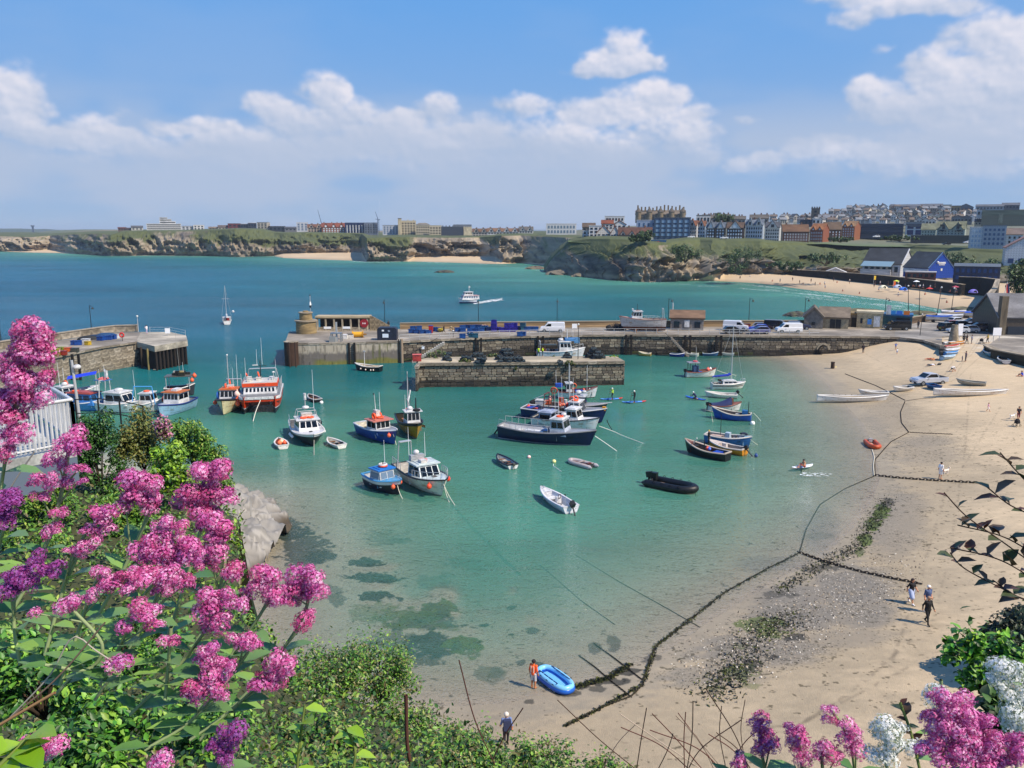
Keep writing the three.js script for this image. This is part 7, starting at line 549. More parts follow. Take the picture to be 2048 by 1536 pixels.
{
const grp='people on the far town beach',A=[['stand',{top:0x2a2430,bot:0x3a3038,skin:0x9a6a4e}],['sit',{top:0xb8765a,bare:1,bot:0x9a2a3a}],['walk',{top:0xd9d4d0,bot:0x2a3a6a}]],pr=[];const q=rng(41);const bp=(x,y)=>at(x,y,.4+.012*(tab([[1420,560],[1500,567],[1600,578],[1700,590],[1800,603],[1900,622]],x,1)-y)*6);
[[1599,568],[1606,569],[1560,565],[1622,565],[1640,569],[1649,571],[1667,563],[1674,566],[1699,566],[1699,568],[1719,588],[1757,583],[1750,571],[1786,573],[1796,571],[1810,577],[1826,573],[1846,577],[1870,575],[1893,606],[1796,594],[1748,575],[1685,583],[1650,578],[1630,572],[1838,574],[1860,579],[1880,586],[1900,584],[1912,585],[1585,562],[1545,563],[1500,557],[1480,559],[1440,556],[1760,570],[1776,571],[1850,590]].forEach(([x,y],i)=>{const k=i%3,p=bp(x,y);if(!pr[k]){pr[k]=person('tiny figure among the bathers on the far town beach',p,q()*360,A[k][0],A[k][1],1.75,grp,34);}else dup(pr[k],p,q()*6.28);});
const par=(x,y,c,label)=>{const t=thing('beach_parasol',label,'parasol',bp(x,y));mb().bar(V(0,0,0),V(0,2.1,0),.04).build('pole',galv,t);const b=mb();b.add(new THREE.ConeGeometry(1.2,.5,10,1,true),M4().setPosition(0,2.1,0));b.build('canopy',mat(c,.8),t);};par(1832,573,0xf0f4f6,'white parasol on the far beach below the blue gable');par(1792,572,0xcfe04a,'lime parasol on the far beach');par(1858,588,0xc83a34,'red parasol by the rock on the far beach');par(1910,585,0xb0485a,'crimson parasol right on the far beach');
const tent=(x,y,c,label)=>{const t=thing('beach_tent',label,'tent',bp(x,y));const g=new THREE.SphereGeometry(1,14,8,0,6.28,0,1.5);mb().add(g,M4().makeScale(1.6,1.3,1.1)).build('shell',mat(c,.75),t);mb().add(new THREE.CircleGeometry(.55,12),M4().makeTranslation(.2,.45,1.03)).build('opening',rubber,t);};tent(1806,581,0x2a6ad0,'royal blue beach tent on the far sand');tent(1946,586,0x7a72c8,'lilac beach tent near the dark wall');tent(1766,577,0xe4e0c4,'pale beach shelter on the far sand');tent(1795,576,0xb8c4dc,'pale grey-blue beach shelter on the far sand');
[[1747,568,'yellow lifeguard flag on the far beach',0xe8c020],[1786,580,'red and yellow flag pole on the far beach',0xd9602a]].forEach((a)=>{const t=thing('beach_flag',a[2],'flag',bp(a[0],a[1]));mb().bar(V(0,0,0),V(0,3.4,0),.05).build('pole',galv,t);mb().box(.8,1.6,.04,.4,2.5,0).build('flag',mat(a[3],.8),t);});
}
// ---------- the town ----------
const winD=mat(0x1a2430,.12),winB=mat(0x35557a,.12),winW=mat(0xc9d4de,.2);
function bld(label,cat,x0,x1,yt,yb,D,o={}){
const xm=(x0+x1)/2;if(xm>1150&&D>375&&D<520&&yb<500)D=Math.max(D,topD(xm)+6+(492-yb)*1.5);
const base=atD(xm,yb,D),top=atD(xm,yt,D).y,tr=(o.turn??0)+Math.atan2(base.x,D)*-1,slant=Math.hypot(1,xm/FPX-1024/FPX),W=o.W??(x1-x0)*mpp(D)*1.0/Math.max(.6,Math.cos(o.turn??0))*(o.turn?.82:1),H=top-base.y,dep=o.dep??Math.max(7,W*.6),wall=paint(o.wall??0xe9e7e2),roofM=matt(o.roof??0x5a5654);
const t=thing(o.name||'house',label,cat,base,o.turnAbs??tr,o.group),kind=o.kind||'flat',rise=kind==='flat'?0:o.rise??Math.min(H*.42,dep*.4),hw=H-rise,dn=o.dn??(D>650?4:1.6);
if(kind==='front'){const P=[[-W/2,-dn],[W/2,-dn],[W/2,hw],[0,H],[-W/2,hw]];const g=new THREE.ExtrudeGeometry(new THREE.Shape(P.map((p)=>new THREE.Vector2(...p))),{depth:dep,bevelEnabled:false});g.translate(0,0,-dep);part('wall',g,wall,t);const r=mb(),sl=Math.hypot(W/2,rise)+.4,an=Math.atan2(rise,W/2);for(const s of[-1,1])r.box(sl,.3,dep+.7,s*(W/4+.1),hw+rise/2+.2,-dep/2,0,0,-s*an);r.build('roof',roofM,t);}
else{const P=kind==='gable'?[[0,-dn],[-dep,-dn],[-dep,hw],[-dep/2,H],[0,hw]]:[[0,-dn],[-dep,-dn],[-dep,hw],[0,hw]];const g=new THREE.ExtrudeGeometry(new THREE.Shape(P.map((p)=>new THREE.Vector2(...p))),{depth:W,bevelEnabled:false});g.rotateY(-Math.PI/2);g.rotateY(Math.PI);g.translate(-W/2,0,0);g.applyMatrix4(M4().makeScale(1,1,1));const bb=new THREE.Box3().setFromBufferAttribute(g.attributes.position);g.translate(-W/2-bb.min.x,0,-bb.max.z);part('wall',g,wall,t);
if(kind==='gable'){const r=mb(),sl=Math.hypot(dep/2,rise)+.45,an=Math.atan2(rise,dep/2);for(const s of[-1,1])r.box(W+.6,.3,sl,0,hw+rise/2+.2,-dep/2+s*(dep/4+.1),0,s*an,0);r.build('roof',roofM,t);if(o.cap)mb().box(.5,.5,.5,0,H,0).build('finial',roofM,t);}else if(o.hip){const r=mb();const q=[[-W/2-.4,hw,.4],[W/2+.4,hw,.4],[W/2+.4,hw,-dep-.4],[-W/2-.4,hw,-dep-.4]].map((p)=>V(...p)),a=V(-W/2+dep*.4,hw+o.hip,-dep/2),b=V(W/2-dep*.4,hw+o.hip,-dep/2);r.quads([[q[0],q[1],b,a],[q[2],q[3],a,b],[q[1],q[2],b,b],[q[3],q[0],a,a]]);r.build('roof',roofM,t);}else mb().box(W+.3,.4,dep+.3,0,H+.2,-dep/2).build('roof',roofM,t);}
const gl=o.win||winD,[nc,nr]=o.n||[0,0],put=(x,y,z,w,h,d,m)=>{const e=part('window',unitBox,m||gl,t);e.position.set(x,y,z);e.scale.set(w,h,d);return e;};const fw=o.fw??.55,fh=o.fh??.55;
for(let r=0;r<nr;r++)for(let c=0;c<nc;c++){const cw=(W*.94)/nc,ch=hw*(o.wy??.92)/nr;put(-W*.47+cw*(c+.5),ch*(r+.52),.06,cw*fw,ch*fh,.18);}
const[sc,sr]=o.sn||(nr?[Math.max(1,Math.min(3,Math.round(dep/(W/nc||4)))),nr]:[0,0]),sgn=o.turn>0||xm<900?1:xm>1100?-1:1;if(!o.noside)for(let r=0;r<sr;r++)for(let c=0;c<sc;c++){const cw=(dep*.9)/sc,ch=hw*.92/sr;put(sgn*(W/2+.04),ch*(r+.52),-dep*.05-cw*(c+.5),.14,ch*fh,cw*fw);}
if(o.bands)for(let r=0;r<o.bands;r++){const ch=hw/o.bands;const e=part('window_band',unitBox,gl,t);e.position.set(0,ch*(r+.55),.06);e.scale.set(W*.97,ch*.42,.2);}
if(o.gab){const n=o.gab,gw=W/n,gr=matt(o.groof??o.roof??0x5a5654),gh=o.gh??gw*.55;for(let k=0;k<n;k++){const x=-W/2+gw*(k+.5),P=[[-gw*.36,0],[gw*.36,0],[0,gh]];const g=new THREE.ExtrudeGeometry(new THREE.Shape(P.map((p)=>new THREE.Vector2(...p))),{depth:dep*.5,bevelEnabled:false});g.translate(x,hw-.2,-dep*.5+.5);const d=part('dormer',g,paint(o.gwall??o.wall??0xe9e7e2),t);const r=mb(),an=Math.atan2(gh,gw*.36),sl=Math.hypot(gh,gw*.36)+.5;for(const s of[-1,1])r.box(sl,.22,dep*.5+.6,x+s*gw*.19,hw+gh/2,-dep*.25+.5,0,0,-s*an);r.build('dormer_roof',gr,d);put(x,hw+gh*.25,.56,gw*.22,gh*.4,.12);}}
for(let k=0;k<(o.ch??0);k++){const x=-W/2+W*((k+.5)/o.ch)+W*.2*(R()-.5),ph=kind==='flat'?H+(o.hip||0)*.7:H;mb().box(.9,1.8,.7,x,ph+.5,-dep/2).build('chimney',matt(o.chC??0x8a6a5a),t);}
if(o.ex)o.ex(t,W,H,dep,put);return t;
}
const hot='hotel',hs='house',ap='apartment block';
bld('white stepped seaside hotel with dark window bands on the far cliff',hot,297,360,448,459.5,905,{name:'hotel',bands:3,dep:14,wall:0xf4f4f2,roof:0xe6e6e2,ex:(t,W)=>{const m=paint(0xf2f2ef);for(const[x,w,y,h]of[[4,16,6.6,2.4],[2,12,9.2,2.2],[0,8,11.6,1.6]]){mb().box(w,h,9,x,y+h/2,-6).build('upper_storey',m,t);mb().box(w*.95,h*.4,9.2,x,y+h*.5,-6).build('window_band',winD,t);}}});
bld('distant slim water tower on the left horizon','tower',64.5,68,453,462,2300,{name:'water_tower',wall:0x50607a,roof:0x50607a,dep:4,ex:(t,W,H)=>mb().bar(V(0,H,-2),V(0,H+3,-2),5,5,10).build('tank',matt(0x50607a),t)});
[[237,252,455,460.5,0x7a6a62,0x6a4038,'brown gabled house left of the far white hotel'],[252,264,456,460.5,0x8a8078,0x5a4a44,'grey brown house between two gabled houses on the far left'],[264,285,452,460,0xe6e4dc,0x5e6064,'white-fronted house with grey roof left of the stepped hotel'],[364,386,452.5,459.5,0xdfe3e8,0x8a9098,'pale low block right of the stepped hotel'],[388,408,450.5,459.5,0xf6f6f4,0xe9e9e6,'bright white modern house on the far cliff'],[418,436,454,460,0xd9c8b4,0x8a7a6a,'small beige house on the far cliff'],[437,457,451,460.5,0xe3d6c0,0x6a5e58,'cream house left of the red-brown block'],[457,482,447.5,460,0x7a3a3c,0x5a3438,'red-brown flat-roofed block on the far cliff'],[482,497,448,460,0x3a4256,0xdfe3e6,'dark glazed block with white roof edge'],[497,513,446,460.5,0x3c4458,0xe6e8ea,'taller dark glazed block beside the white one']].forEach((a,i)=>bld(a[6],i>6?ap:hs,a[0],a[1],a[2],a[3],900,{name:i>6?'apartment_block':'house',wall:a[4],roof:a[5],kind:i<3||i===5||i===6?'gable':'flat',n:[3,2]}));
bld('tall white and cream block above the beach huts',ap,513,537,445,461,880,{name:'apartment_block',wall:0xe9dcc6,roof:0x9aa0a8,n:[3,4],turn:-.4});bld('low dark house roof right of the tall cream block',hs,538,570,453,461,880,{wall:0x3a4250,roof:0x3c4048,n:[4,1]});bld('small grey-roofed house before the white tower block',hs,570,593,454,461,880,{wall:0x8a8c92,roof:0x565a62,kind:'gable',n:[3,1]});bld('narrow white tower block with blue side',ap,594,616,445.5,461.5,870,{name:'apartment_block',wall:0xdfe3ea,roof:0xf2f2f2,n:[3,4],win:winB});bld('brown-roofed boarding house with white bays',hs,616,645,449,464,860,{wall:0xc9b8a6,roof:0x7a5440,kind:'gable',gab:2,n:[5,3],ch:2});bld('long red-brick hotel with gables and white bays',hot,645,690,446.5,466,850,{name:'hotel',wall:0x9a6248,roof:0x8a4a34,kind:'gable',gab:3,n:[8,3],ch:4,win:winW});
bld('modern block with dark blue glass and white vertical fins',ap,691,728,446,466,840,{name:'apartment_block',wall:0x27376a,roof:0x2a2f40,n:[7,4],fw:.7,ex:(t,W,H)=>{for(let k=0;k<6;k++)mb().box(.8,H*.8,.5,-W/2+W*(k+.7)/6.4,H*.4,.3).build('fin',paint(0xf2f4f8),t);}});
bld('half-built block wrapped in grey scaffolding',ap,729,756,446,466,838,{name:'apartment_block',wall:0x8a94a8,roof:0x4a5468,n:[5,4],ex:(t,W,H)=>{const b=mb();for(let k=0;k<=8;k++)b.box(.18,H,.18,-W/2+W*k/8,H/2,1.2);for(let k=1;k<6;k++)b.box(W,.18,.18,0,H*k/6,1.2);b.build('scaffolding',steel,t);}});
{const b=atD(757,466,836),k=mpp(836),t=thing('tower_crane','dark lattice tower crane with raised jib on the skyline','crane',b);const m=mat(0x4a5a74,.6),l=mb();for(const x of[-.7,.7])for(const z of[-.7,.7])l.bar(V(x,0,z),V(x,26*k,z),.12,.12,4);for(let i=0;i<13;i++)l.bar(V(i%2?-.7:.7,i*2*k,.7),V(i%2?.7:-.7,(i+1)*2*k,.7),.09,.09,4);l.build('tower',m,t);mb().bar(V(0,26*k,0),V(-5*k,41*k,0),.35,.2,5).build('jib',m,t);mb().bar(V(-5*k,27*k,0),V(4*k,26*k,0),.3).build('counter_jib',m,t);mb().bar(V(1.5*k,26*k,0),V(3.5*k,65*k,0),.08,.06,4).build('thin_mast',mat(0xd0d4dc,.5),t);const t2=thing('mobile_crane','leaning dark crane boom above the brick hotel roofs','crane',atD(646,458,856));mb().bar(V(0,0,0),V(-9*k,38*k,0),.4,.18,5).build('boom',m,t2);mb().box(2.5,2,2.5,0,-1,0).build('cab',m,t2);}
bld('white-fronted flats with blue shadowed side left of the cream hotel',ap,766,797,451,468,820,{name:'apartment_block',wall:0xd6dce6,roof:0x8a8f9a,n:[5,4],win:winB});bld('cream grand hotel with corner tower',hot,797,832,442,470,815,{name:'hotel',wall:0xe6d6b2,roof:0xd6c8a8,n:[6,5],ch:3,chC:0xd9c9a4,ex:(t,W,H)=>{mb().box(3.4,H+2.5,3.4,-W/2+1.7,H/2+1,.4).build('corner_tower',paint(0xd9caa8),t);mb().box(3.8,.5,3.8,-W/2+1.7,H+2.4,.4).build('tower_cap',matt(0x6a6a70),t);}});bld('lower cream wing of the grand hotel with bay windows',hot,832,860,450,473,805,{name:'hotel',wall:0xe4d8ba,roof:0x8a8478,hip:2,n:[6,4]});bld('cream end pavilion of the grand hotel',hot,859,883,451.5,474.5,795,{name:'hotel',wall:0xe9dcbc,roof:0xdccfae,n:[4,4]});
bld('dark slab-sided hall with a pale stone end','hall',883,943,454,477,770,{name:'hall',wall:0x4a5260,roof:0x6a727c,dep:16,turn:.0,ex:(t,W,H,d)=>{mb().box(W*.27,H+.6,.5,W*.37,H/2,.35).build('pale_end',paint(0xe0d3b2),t);for(let k=0;k<9;k++)mb().box(1.2,1,1,-W/2+W*(k+.5)/9,H+.9,-.4).build('battlement',paint(0x7a8490),t);mb().box(W*.6,2,d*.8,W*.2,H+1.3,-d*.6).build('roof_plant',matt(0x7a8490),t);}});
[[945,975,458,473,0xcfc9bf,0x7a5e4a,'grey house at the left of the white terrace'],[975,1005,457,473,0xf2f2f0,0x8a6a52,'white terrace house with brown roof and porch'],[1005,1038,457.5,472,0xf4f4f4,0x8a6a54,'white terrace house with two gables'],[1038,1066,454,471,0xf0efec,0x6e6a66,'white house at the right end of the terrace']].forEach((a,i)=>bld(a[6],hs,a[0],a[1],a[2],a[3],740,{wall:a[4],roof:a[5],kind:'gable',gab:2,n:[5,2],ch:2}));
bld('bright white modern block with square windows',ap,1093,1152,448,468,640,{name:'apartment_block',wall:0xf6f7f7,roof:0xf0f0f0,n:[9,2],fw:.62,fh:.62,win:mat(0x6a7f8e,.15),dep:9});
[[1165,1190,447,466,520,0x8a7a6a,0x6a5a4c,'gable','brown-roofed house behind the white headland houses',[3,2],0],[1178,1206,452,474,470,0xf3f4f5,0xe0e0de,'flat','flat-roofed white house on the headland',[3,3],0],[1165,1182,462,476,455,0xe9edf0,0xd9dde0,'flat','low white annexe at the left of the headland houses',[2,2],0],[1210,1248,433,452,560,0xf0f0ee,0xe6e6e4,'flat','white flat-topped block behind the headland',[6,2],0],[1203,1226,441,458,520,0xefe9e2,0x8a4a30,'gable','white house with orange-brown roof behind the front gables',[3,2],1],[1226,1252,442,460,500,0xf4f3f1,0x7a4638,'front','white gabled house with dark roof on the headland',[3,2],1]].forEach((a)=>bld(a[8],hs,a[0],a[1],a[2],a[3],a[4],{wall:a[5],roof:a[6],kind:a[7],n:a[9],ch:a[10]}));
[[1193,1221,452,476,0xf3eee6,0x8a4a2e,'front white gabled villa with red-brown roof, left'],[1221,1238,453,476,0xf2eee8,0x7a4030,'narrow front white gabled villa beside the first'],[1237,1272,456,479,0xe9e2d8,0x6a4a3e,'villa with wide brown roof and white gable'],[1272,1303,456,478,0xefe8de,0x6e4c40,'villa with pointed white gable at the right of the headland row']].forEach((a,i)=>bld(a[6],hs,a[0],a[1],a[2],a[3],435-i*4,{wall:a[4],roof:a[5],kind:i<2?'front':'gable',gab:i<2?0:2,n:[3,2],ch:1,rise:4}));
bld('low wall-like terrace house below the brown-roofed villas',hs,1236,1275,471,480,425,{wall:0x6a6460,roof:0x5a5450,n:[4,1],dep:5});
bld('low building painted with an orange-red roof mural on the cliff top','building',1264,1331,481.5,496,408,{name:'mural_building',wall:0x4a8ac0,roof:0x3a6a9a,dep:5,ex:(t,W,H)=>{const m=mat(0xd8502c,.7);for(const[x,w]of[[-W*.2,W*.3],[W*.18,W*.34]]){const g=new THREE.ExtrudeGeometry(new THREE.Shape([[-w/2,H*.15],[w/2,H*.15],[w*.36,H*.92],[-w*.36,H*.92]].map((p)=>new THREE.Vector2(...p))),{depth:.12,bevelEnabled:false});g.translate(x,0,.06);part('painted_roof',g,m,t);}for(const x of[-W*.4,0,W*.42])mb().box(W*.07,H*.5,.14,x,H*.3,.08).build('painted_panel',mat(0xb9d6ea,.7),t);}});
bld('great turreted grey-brown hotel with many chimneys on the skyline',hot,1272,1369,421,441,600,{name:'hotel',wall:0x948b7c,roof:0x857866,kind:'gable',rise:3,dep:18,n:[16,3],ex:(t,W,H,d)=>{const m=matt(0x8a7858),s=matt(0x6a6258);for(let k=0;k<13;k++){const x=-W/2+W*(k+.5)/13,h=1.5+2.2*R();mb().box(1.1,h+2,1,x,H+h/2-.6,-d*(.3+.4*R())).build('chimney',m,t);}for(const f of[.06,.28,.5,.72,.94]){mb().bar(V(-W/2+W*f,0,.3),V(-W/2+W*f,H-1,.3),2,2,8).build('turret',paint(0x94876f),t);mb().add(new THREE.ConeGeometry(2.4,3.4,8),M4().setPosition(-W/2+W*f,H+.7,.3)).build('turret_roof',s,t);}}});
bld('pale blue-white wing of the modern glass hotel',hot,1273,1311,441,468,480,{name:'hotel',wall:0xa9bedd,roof:0xc9d2e0,n:[4,2],fw:.3,win:winB,dep:10});bld('dark blue glass hotel with square bays',hot,1308,1379,436,474,470,{name:'hotel',wall:0x4a6284,roof:0x5a6470,n:[6,4],fw:.7,fh:.6,win:mat(0x7494b2,.1),dep:14,ex:(t,W,H)=>{for(let k=0;k<=6;k++)mb().box(.7,H,.5,-W*.47+W*.94*k/6,H/2,.3).build('pier_strip',paint(0x46607e),t);}});
[[1373,1394,442,475,0xe9e6e2,0x8a5a40,0,'white bay-fronted terrace house with red-brown roof at the left end'],[1393,1411,443,475,0xb9cfe4,0x8a6048,1,'pale blue gabled terrace house, second in the row'],[1411,1430,446,476,0x3a2c2a,0x6a7684,1,'dark timbered terrace house with grey gable, third in the row'],[1430,1450,446,476,0x423330,0x6c7886,1,'dark timbered terrace house with grey gable, fourth in the row'],[1450,1488,446,479,0x40302e,0x6a5648,0,'brown-roofed terrace house with white balconies below'],[1487,1527,440,484,0xd5e2f0,0x7a8694,2,'tall white and blue four-storey boarding house'],[1527,1560,445,484,0xf3f3f0,0x5c6068,1,'white gabled house beside the brick hotel']].forEach((a,i)=>bld(a[7],hs,a[0],a[1],a[2],a[3],455-i*4,{wall:a[4],roof:a[5],kind:'gable',gab:a[6]||1,gwall:0xf0f0ee,gh:4,n:[Math.round((a[1]-a[0])/6),i>4?4:3],win:i>1&&i<5?winW:winD,ch:1,turn:-.12}));
[[1393,1420,431,447,'white flat-topped house behind the terrace',0xe9e9e7,'flat'],[1405,1432,430,446,'grey-roofed house with chimneys behind the terrace',0x9a948c,'gable'],[1432,1460,429,446,'brown-grey gabled house above the terrace',0x8a8278,'gable'],[1462,1490,433,447,'small slate house above the tall boarding house',0xb4aea6,'gable'],[1500,1536,430,448,'long slate-roofed house with three chimneys above the boarding house',0xa39c92,'gable']].forEach((a)=>bld(a[4],hs,a[0],a[1],a[2],a[3],560,{wall:a[5],roof:0x6a6660,kind:a[6],n:[4,1],ch:3}));
const brick=0x84503a;
bld('long wing of the left red-brick hotel, brick darkened for shade',hot,1561,1620,450,488,420,{name:'brick_hotel',wall:0x6a4234,roof:0x7a5a40,kind:'gable',rise:4,n:[9,4],win:winW,fw:.35,dep:12,turn:.12,ch:2});bld('end wing of the left red-brick hotel, brick lightened for sun',hot,1617,1646,448,488,416,{name:'brick_hotel',wall:0xa8664a,roof:0xa06a40,kind:'gable',rise:3.6,gab:2,n:[5,4],win:winW,fw:.4,dep:12,turn:-.3});bld('wing of the right red-brick hotel, brick darkened for shade',hot,1646,1684,445,482,440,{name:'brick_hotel',wall:0x70462f,roof:0x6e5a46,kind:'gable',rise:4.5,n:[5,4],win:winW,fw:.3,dep:12,turn:.12});bld('end wing of the right red-brick hotel, brick lightened for sun',hot,1681,1709,443,480,436,{name:'brick_hotel',wall:0xb07455,roof:0x9a7a58,kind:'gable',rise:3.2,gab:2,n:[5,5],win:winW,fw:.4,dep:12,turn:-.3});bld('small stone gable between the two brick hotels',hs,1650,1664,466,486,418,{wall:0x9a8468,roof:0x6a6258,kind:'front',n:[2,2]});  // brick and roof tones carry shade on long wings, sun on end wings
bld('square battlemented church tower on the skyline','church tower',1622,1638,417.5,442,620,{name:'church_tower',wall:0x6a645c,roof:0x55504a,dep:6,n:[1,3],fw:.3,ex:(t,W,H)=>{for(const x of[-1,-.33,.33,1])mb().box(1,1.2,1,x*(W/2-.5),H+.9,-.5).build('battlement',matt(0x5a554e),t);}});bld('slate church roof beside the square tower','church',1637,1665,430,447,610,{name:'church',wall:0x8a857c,roof:0x8b8f96,kind:'gable',n:[4,1]});bld('white cube house below the church tower',hs,1624,1640,438,448,560,{wall:0xf6f6f4,roof:0xf0f0ee,n:[2,1]});bld('navy flat-roofed house left of the white cube',hs,1601,1624,440,449,562,{wall:0x2c3450,roof:0x343c54,n:[3,1]});
bld('long low dark glass supermarket with flat roof','supermarket',1709,1800,448,472,455,{name:'supermarket',wall:0x34435c,roof:0x7a8694,dep:20,bands:2,win:mat(0x10203a,.1)});bld('white building with curved roof and four big dark windows','building',1812,1844,445,471,430,{name:'curved_roof_building',wall:0xdfe6ee,roof:0x3a4254,n:[2,2],fw:.75,fh:.8,win:mat(0x1c2a58,.1),ex:(t,W,H,d)=>{const g=new THREE.CylinderGeometry(W*.52,W*.52,d+.6,24,1,false,-Math.PI/2,Math.PI);g.rotateX(Math.PI/2);g.scale(1,.42,1);g.translate(0,H-.5,-d/2);part('barrel_roof',g,matt(0x56606e),t);}});
bld('pale green apartment block with gabled roof, left part',ap,1840,1872,448,473,425,{name:'apartment_block',wall:0xc3cdbf,roof:0x8f9276,kind:'gable',rise:3.4,n:[5,2],fw:.3,turn:-.1});bld('pale green apartment block with front gable and balconies, right part',ap,1870,1930,444,474,420,{name:'apartment_block',wall:0xbfcabd,roof:0x8a8e74,kind:'gable',rise:4,gab:2,n:[8,3],fw:.3,turn:-.1,ex:(t,W)=>{for(const y of[3.6,6.4])for(const x of[-W*.3,W*.3])mb().box(W*.16,.9,1.2,x,y,.7).build('balcony',mat(0x2a3036,.5),t);}});bld('long dark retaining wall below the green apartments','wall',1828,1942,472,481,412,{name:'retaining_wall',wall:0x55504a,roof:0x6a665e,dep:2});
bld('white and blue glazed block with balconies',ap,1938,1968,455,496,385,{name:'apartment_block',wall:0xe3ebf2,roof:0xf0f2f4,n:[4,4],fw:.55,fh:.5,win:mat(0x8ea8c0,.1),turn:.1});bld('tall grey-blue block behind the glazed one',ap,1966,2006,452,492,390,{name:'apartment_block',wall:0xb9c4d2,roof:0x8a94a0,n:[5,4],win:winB});bld('white house with steep roof and twin windows at the right',hs,1996,2040,458,488,380,{wall:0xdfe5ea,roof:0x8a7a72,kind:'gable',n:[5,2],fw:.4});
bld('big white gabled house with blue windows at the right edge',hs,2006,2096,472,531,350,{wall:0xe9edf4,roof:0xb48a7c,kind:'front',rise:5,n:[4,1],wy:.5,fw:.55,win:mat(0x23406e,.1),turn:.12});
bld('huge olive-brown slab building on the right skyline','building',1972,2090,421,447,540,{name:'slab_building',wall:0x8a8672,roof:0x9c9e88,dep:24,ex:(t,W,H)=>{mb().box(2.4,H*.75,.5,-W*.22,H*.38,.4).build('pale_buttress',paint(0xa8a48a),t);mb().box(W,H*.35,.4,0,H*.8,.3).build('sloping_roof_band',matt(0x94967f),t);}});
[[1803,1846,409,419,'long grey-blue roofed hall on the top of the hill',0x8796ac,'gable'],[1843,1882,408,419,'second long grey roofed hall on the hilltop',0x8494a8,'gable'],[1876,1900,410,425,'cream flat-fronted building on the hilltop',0xe6dcc0,'flat'],[1890,1918,412,426,'brown and ochre block on the hilltop',0x9a8a66,'flat'],[1917,1944,408,424,'dark pointed grey roof on the hilltop',0x6a7484,'front'],[1955,2003,409,419,'long grey-roofed terrace on the right hilltop',0xa4b0bc,'gable'],[2006,2036,406,417,'dark slate building at the right end of the hilltop',0x5e6470,'gable'],[1904,1926,431,444,'dark slate double gable, left half',0x8a8c90,'front'],[1922,1942,431,444,'dark slate double gable, right half',0x84868c,'front'],[1844,1857,436,448,'white pointed gable above the curved roof',0xf2efe8,'front'],[1857,1870,437,448,'second white pointed gable beside the first',0xf0eeea,'front'],[1954,1968,420,432,'white house with two bays below the hilltop terrace',0xf2f2f2,'flat'],[1950,1968,439,450,'cream house with twin dormers on the right slope',0xe9e2cc,'gable']].forEach((a,i)=>bld(a[4],i===0||i===1?'hall':'building',a[0],a[1],a[2],a[3],i<7?800:560,{name:i<2?'hall':'building',wall:a[5],roof:i>8&&i<11?0x77777c:0x6c7078,kind:a[6],n:[Math.max(2,Math.round((a[1]-a[0])/6)),1]}));
const ordn=(n)=>n<20?['','first','second','third','fourth','fifth','sixth','seventh','eighth','ninth','tenth','eleventh','twelfth','thirteenth','fourteenth','fifteenth','sixteenth','seventeenth','eighteenth','nineteenth'][n]:n===20?'twentieth':'twenty-'+ordn(n-20);
{
const rowsH=[[414,1690,1800,780,9],[420,1655,1900,740,18],[427,1660,1955,680,22],[434,1540,1960,630,28],[441,1545,1905,580,24]],wc=[[0xf6f6f4,'white'],[0xd9d5cc,'grey'],[0xf2ead6,'cream'],[0xaaa298,'stone'],[0xffffff,'bright white']],rc=[[0x666a70,'slate'],[0x7f7266,'brown'],[0x93979c,'pale grey']],nth=['topmost','second','third','fourth','lowest'],q=rng(64);
rowsH.forEach(([y,x0,x1,D,n],ri)=>{for(let i=0;i<n;i++){const x=lerp(x0,x1,(i+.5)/n)+(q()-.5)*5,w=9+6*q(),h=8+4*q(),[c,cn]=wc[Math.floor(q()*5)],[rf,rn]=rc[Math.floor(q()*3)],kd=q()<.4?'front':'gable',lift=ri<3?clamp((1780-x)/130,-.6,1)*4:0;bld(`${cn} house with ${rn} roof, ${nth[ri]} hillside row, ${ordn(i + 1)} from the left`,hs,x-w/2,x+w/2,y-h*.5+lift,y+h*.5+lift,D+20*q(),{wall:c,roof:rf,kind:kd,n:[kd==='front'?2:3,2],noside:1,turn:(q()-.5)*.9,ch:q()<.7?1:0,dep:8});}});
}
bld('blue gabled aquarium hall with grey slate roof behind the town beach','aquarium',1794,1868,506,545,337,{name:'aquarium_hall',W:13.6,dep:12.5,kind:'gable',rise:6,wall:0x1448b0,roof:0x4a5056,turnAbs:-1.28,dn:2,ex:(t,W,H,d)=>{mb().box(W*.99,1.6,.3,0,.8,.1).build('white_base',paint(0xe9edf2),t);const l=part('lettering',new THREE.BoxGeometry(.08,.7,3.6),white,t);l.position.set(W/2+.06,H*.52,-d/2);const l2=part('lettering',new THREE.BoxGeometry(.08,.3,3),white,t);l2.position.set(W/2+.06,H*.42,-d/2);mb().ball(W/2+.1,H*.55,-d/2+2.2,.5).build('round_emblem',white,t);mb().box(.1,1,.8,W/2+.08,1.4,-d/2).build('seahorse_sign',white,t);for(const s of[-1,1]){const an=Math.atan2(6,d/2);mb().box(.3,.35,8.9,W/2+.1,H-2.8,-d/2+s*3.2,0,s*an,0).build('barge_board',mat(0x7ab0e6,.6),t);}}});
bld('long slate-roofed beach hall with white gable and glazed lean-to','hall',1716,1806,499,549,364,{name:'beach_hall',W:16.5,dep:14,kind:'gable',rise:6.4,wall:0xdfe3e6,roof:0x43474c,turnAbs:-.8,dn:2,n:[6,1],wy:1,fh:.5,ex:(t,W,H,d)=>{const an=Math.atan2(6.4,d/2);mb().box(.9,.5,9.6,W/2+.2,H-3.0,-d/2+3.4,0,an,0).build('white_parapet',white,t);mb().box(W*.8,.2,4.2,-W*.08,H-6.2,1.2,0,.5,0).build('glass_lean_to',mat(0x7f9aa6,.2),t);mb().box(W*.8,2.4,.3,-W*.08,1.2,2.6).build('front_wall',paint(0xe6e6e2),t);}});
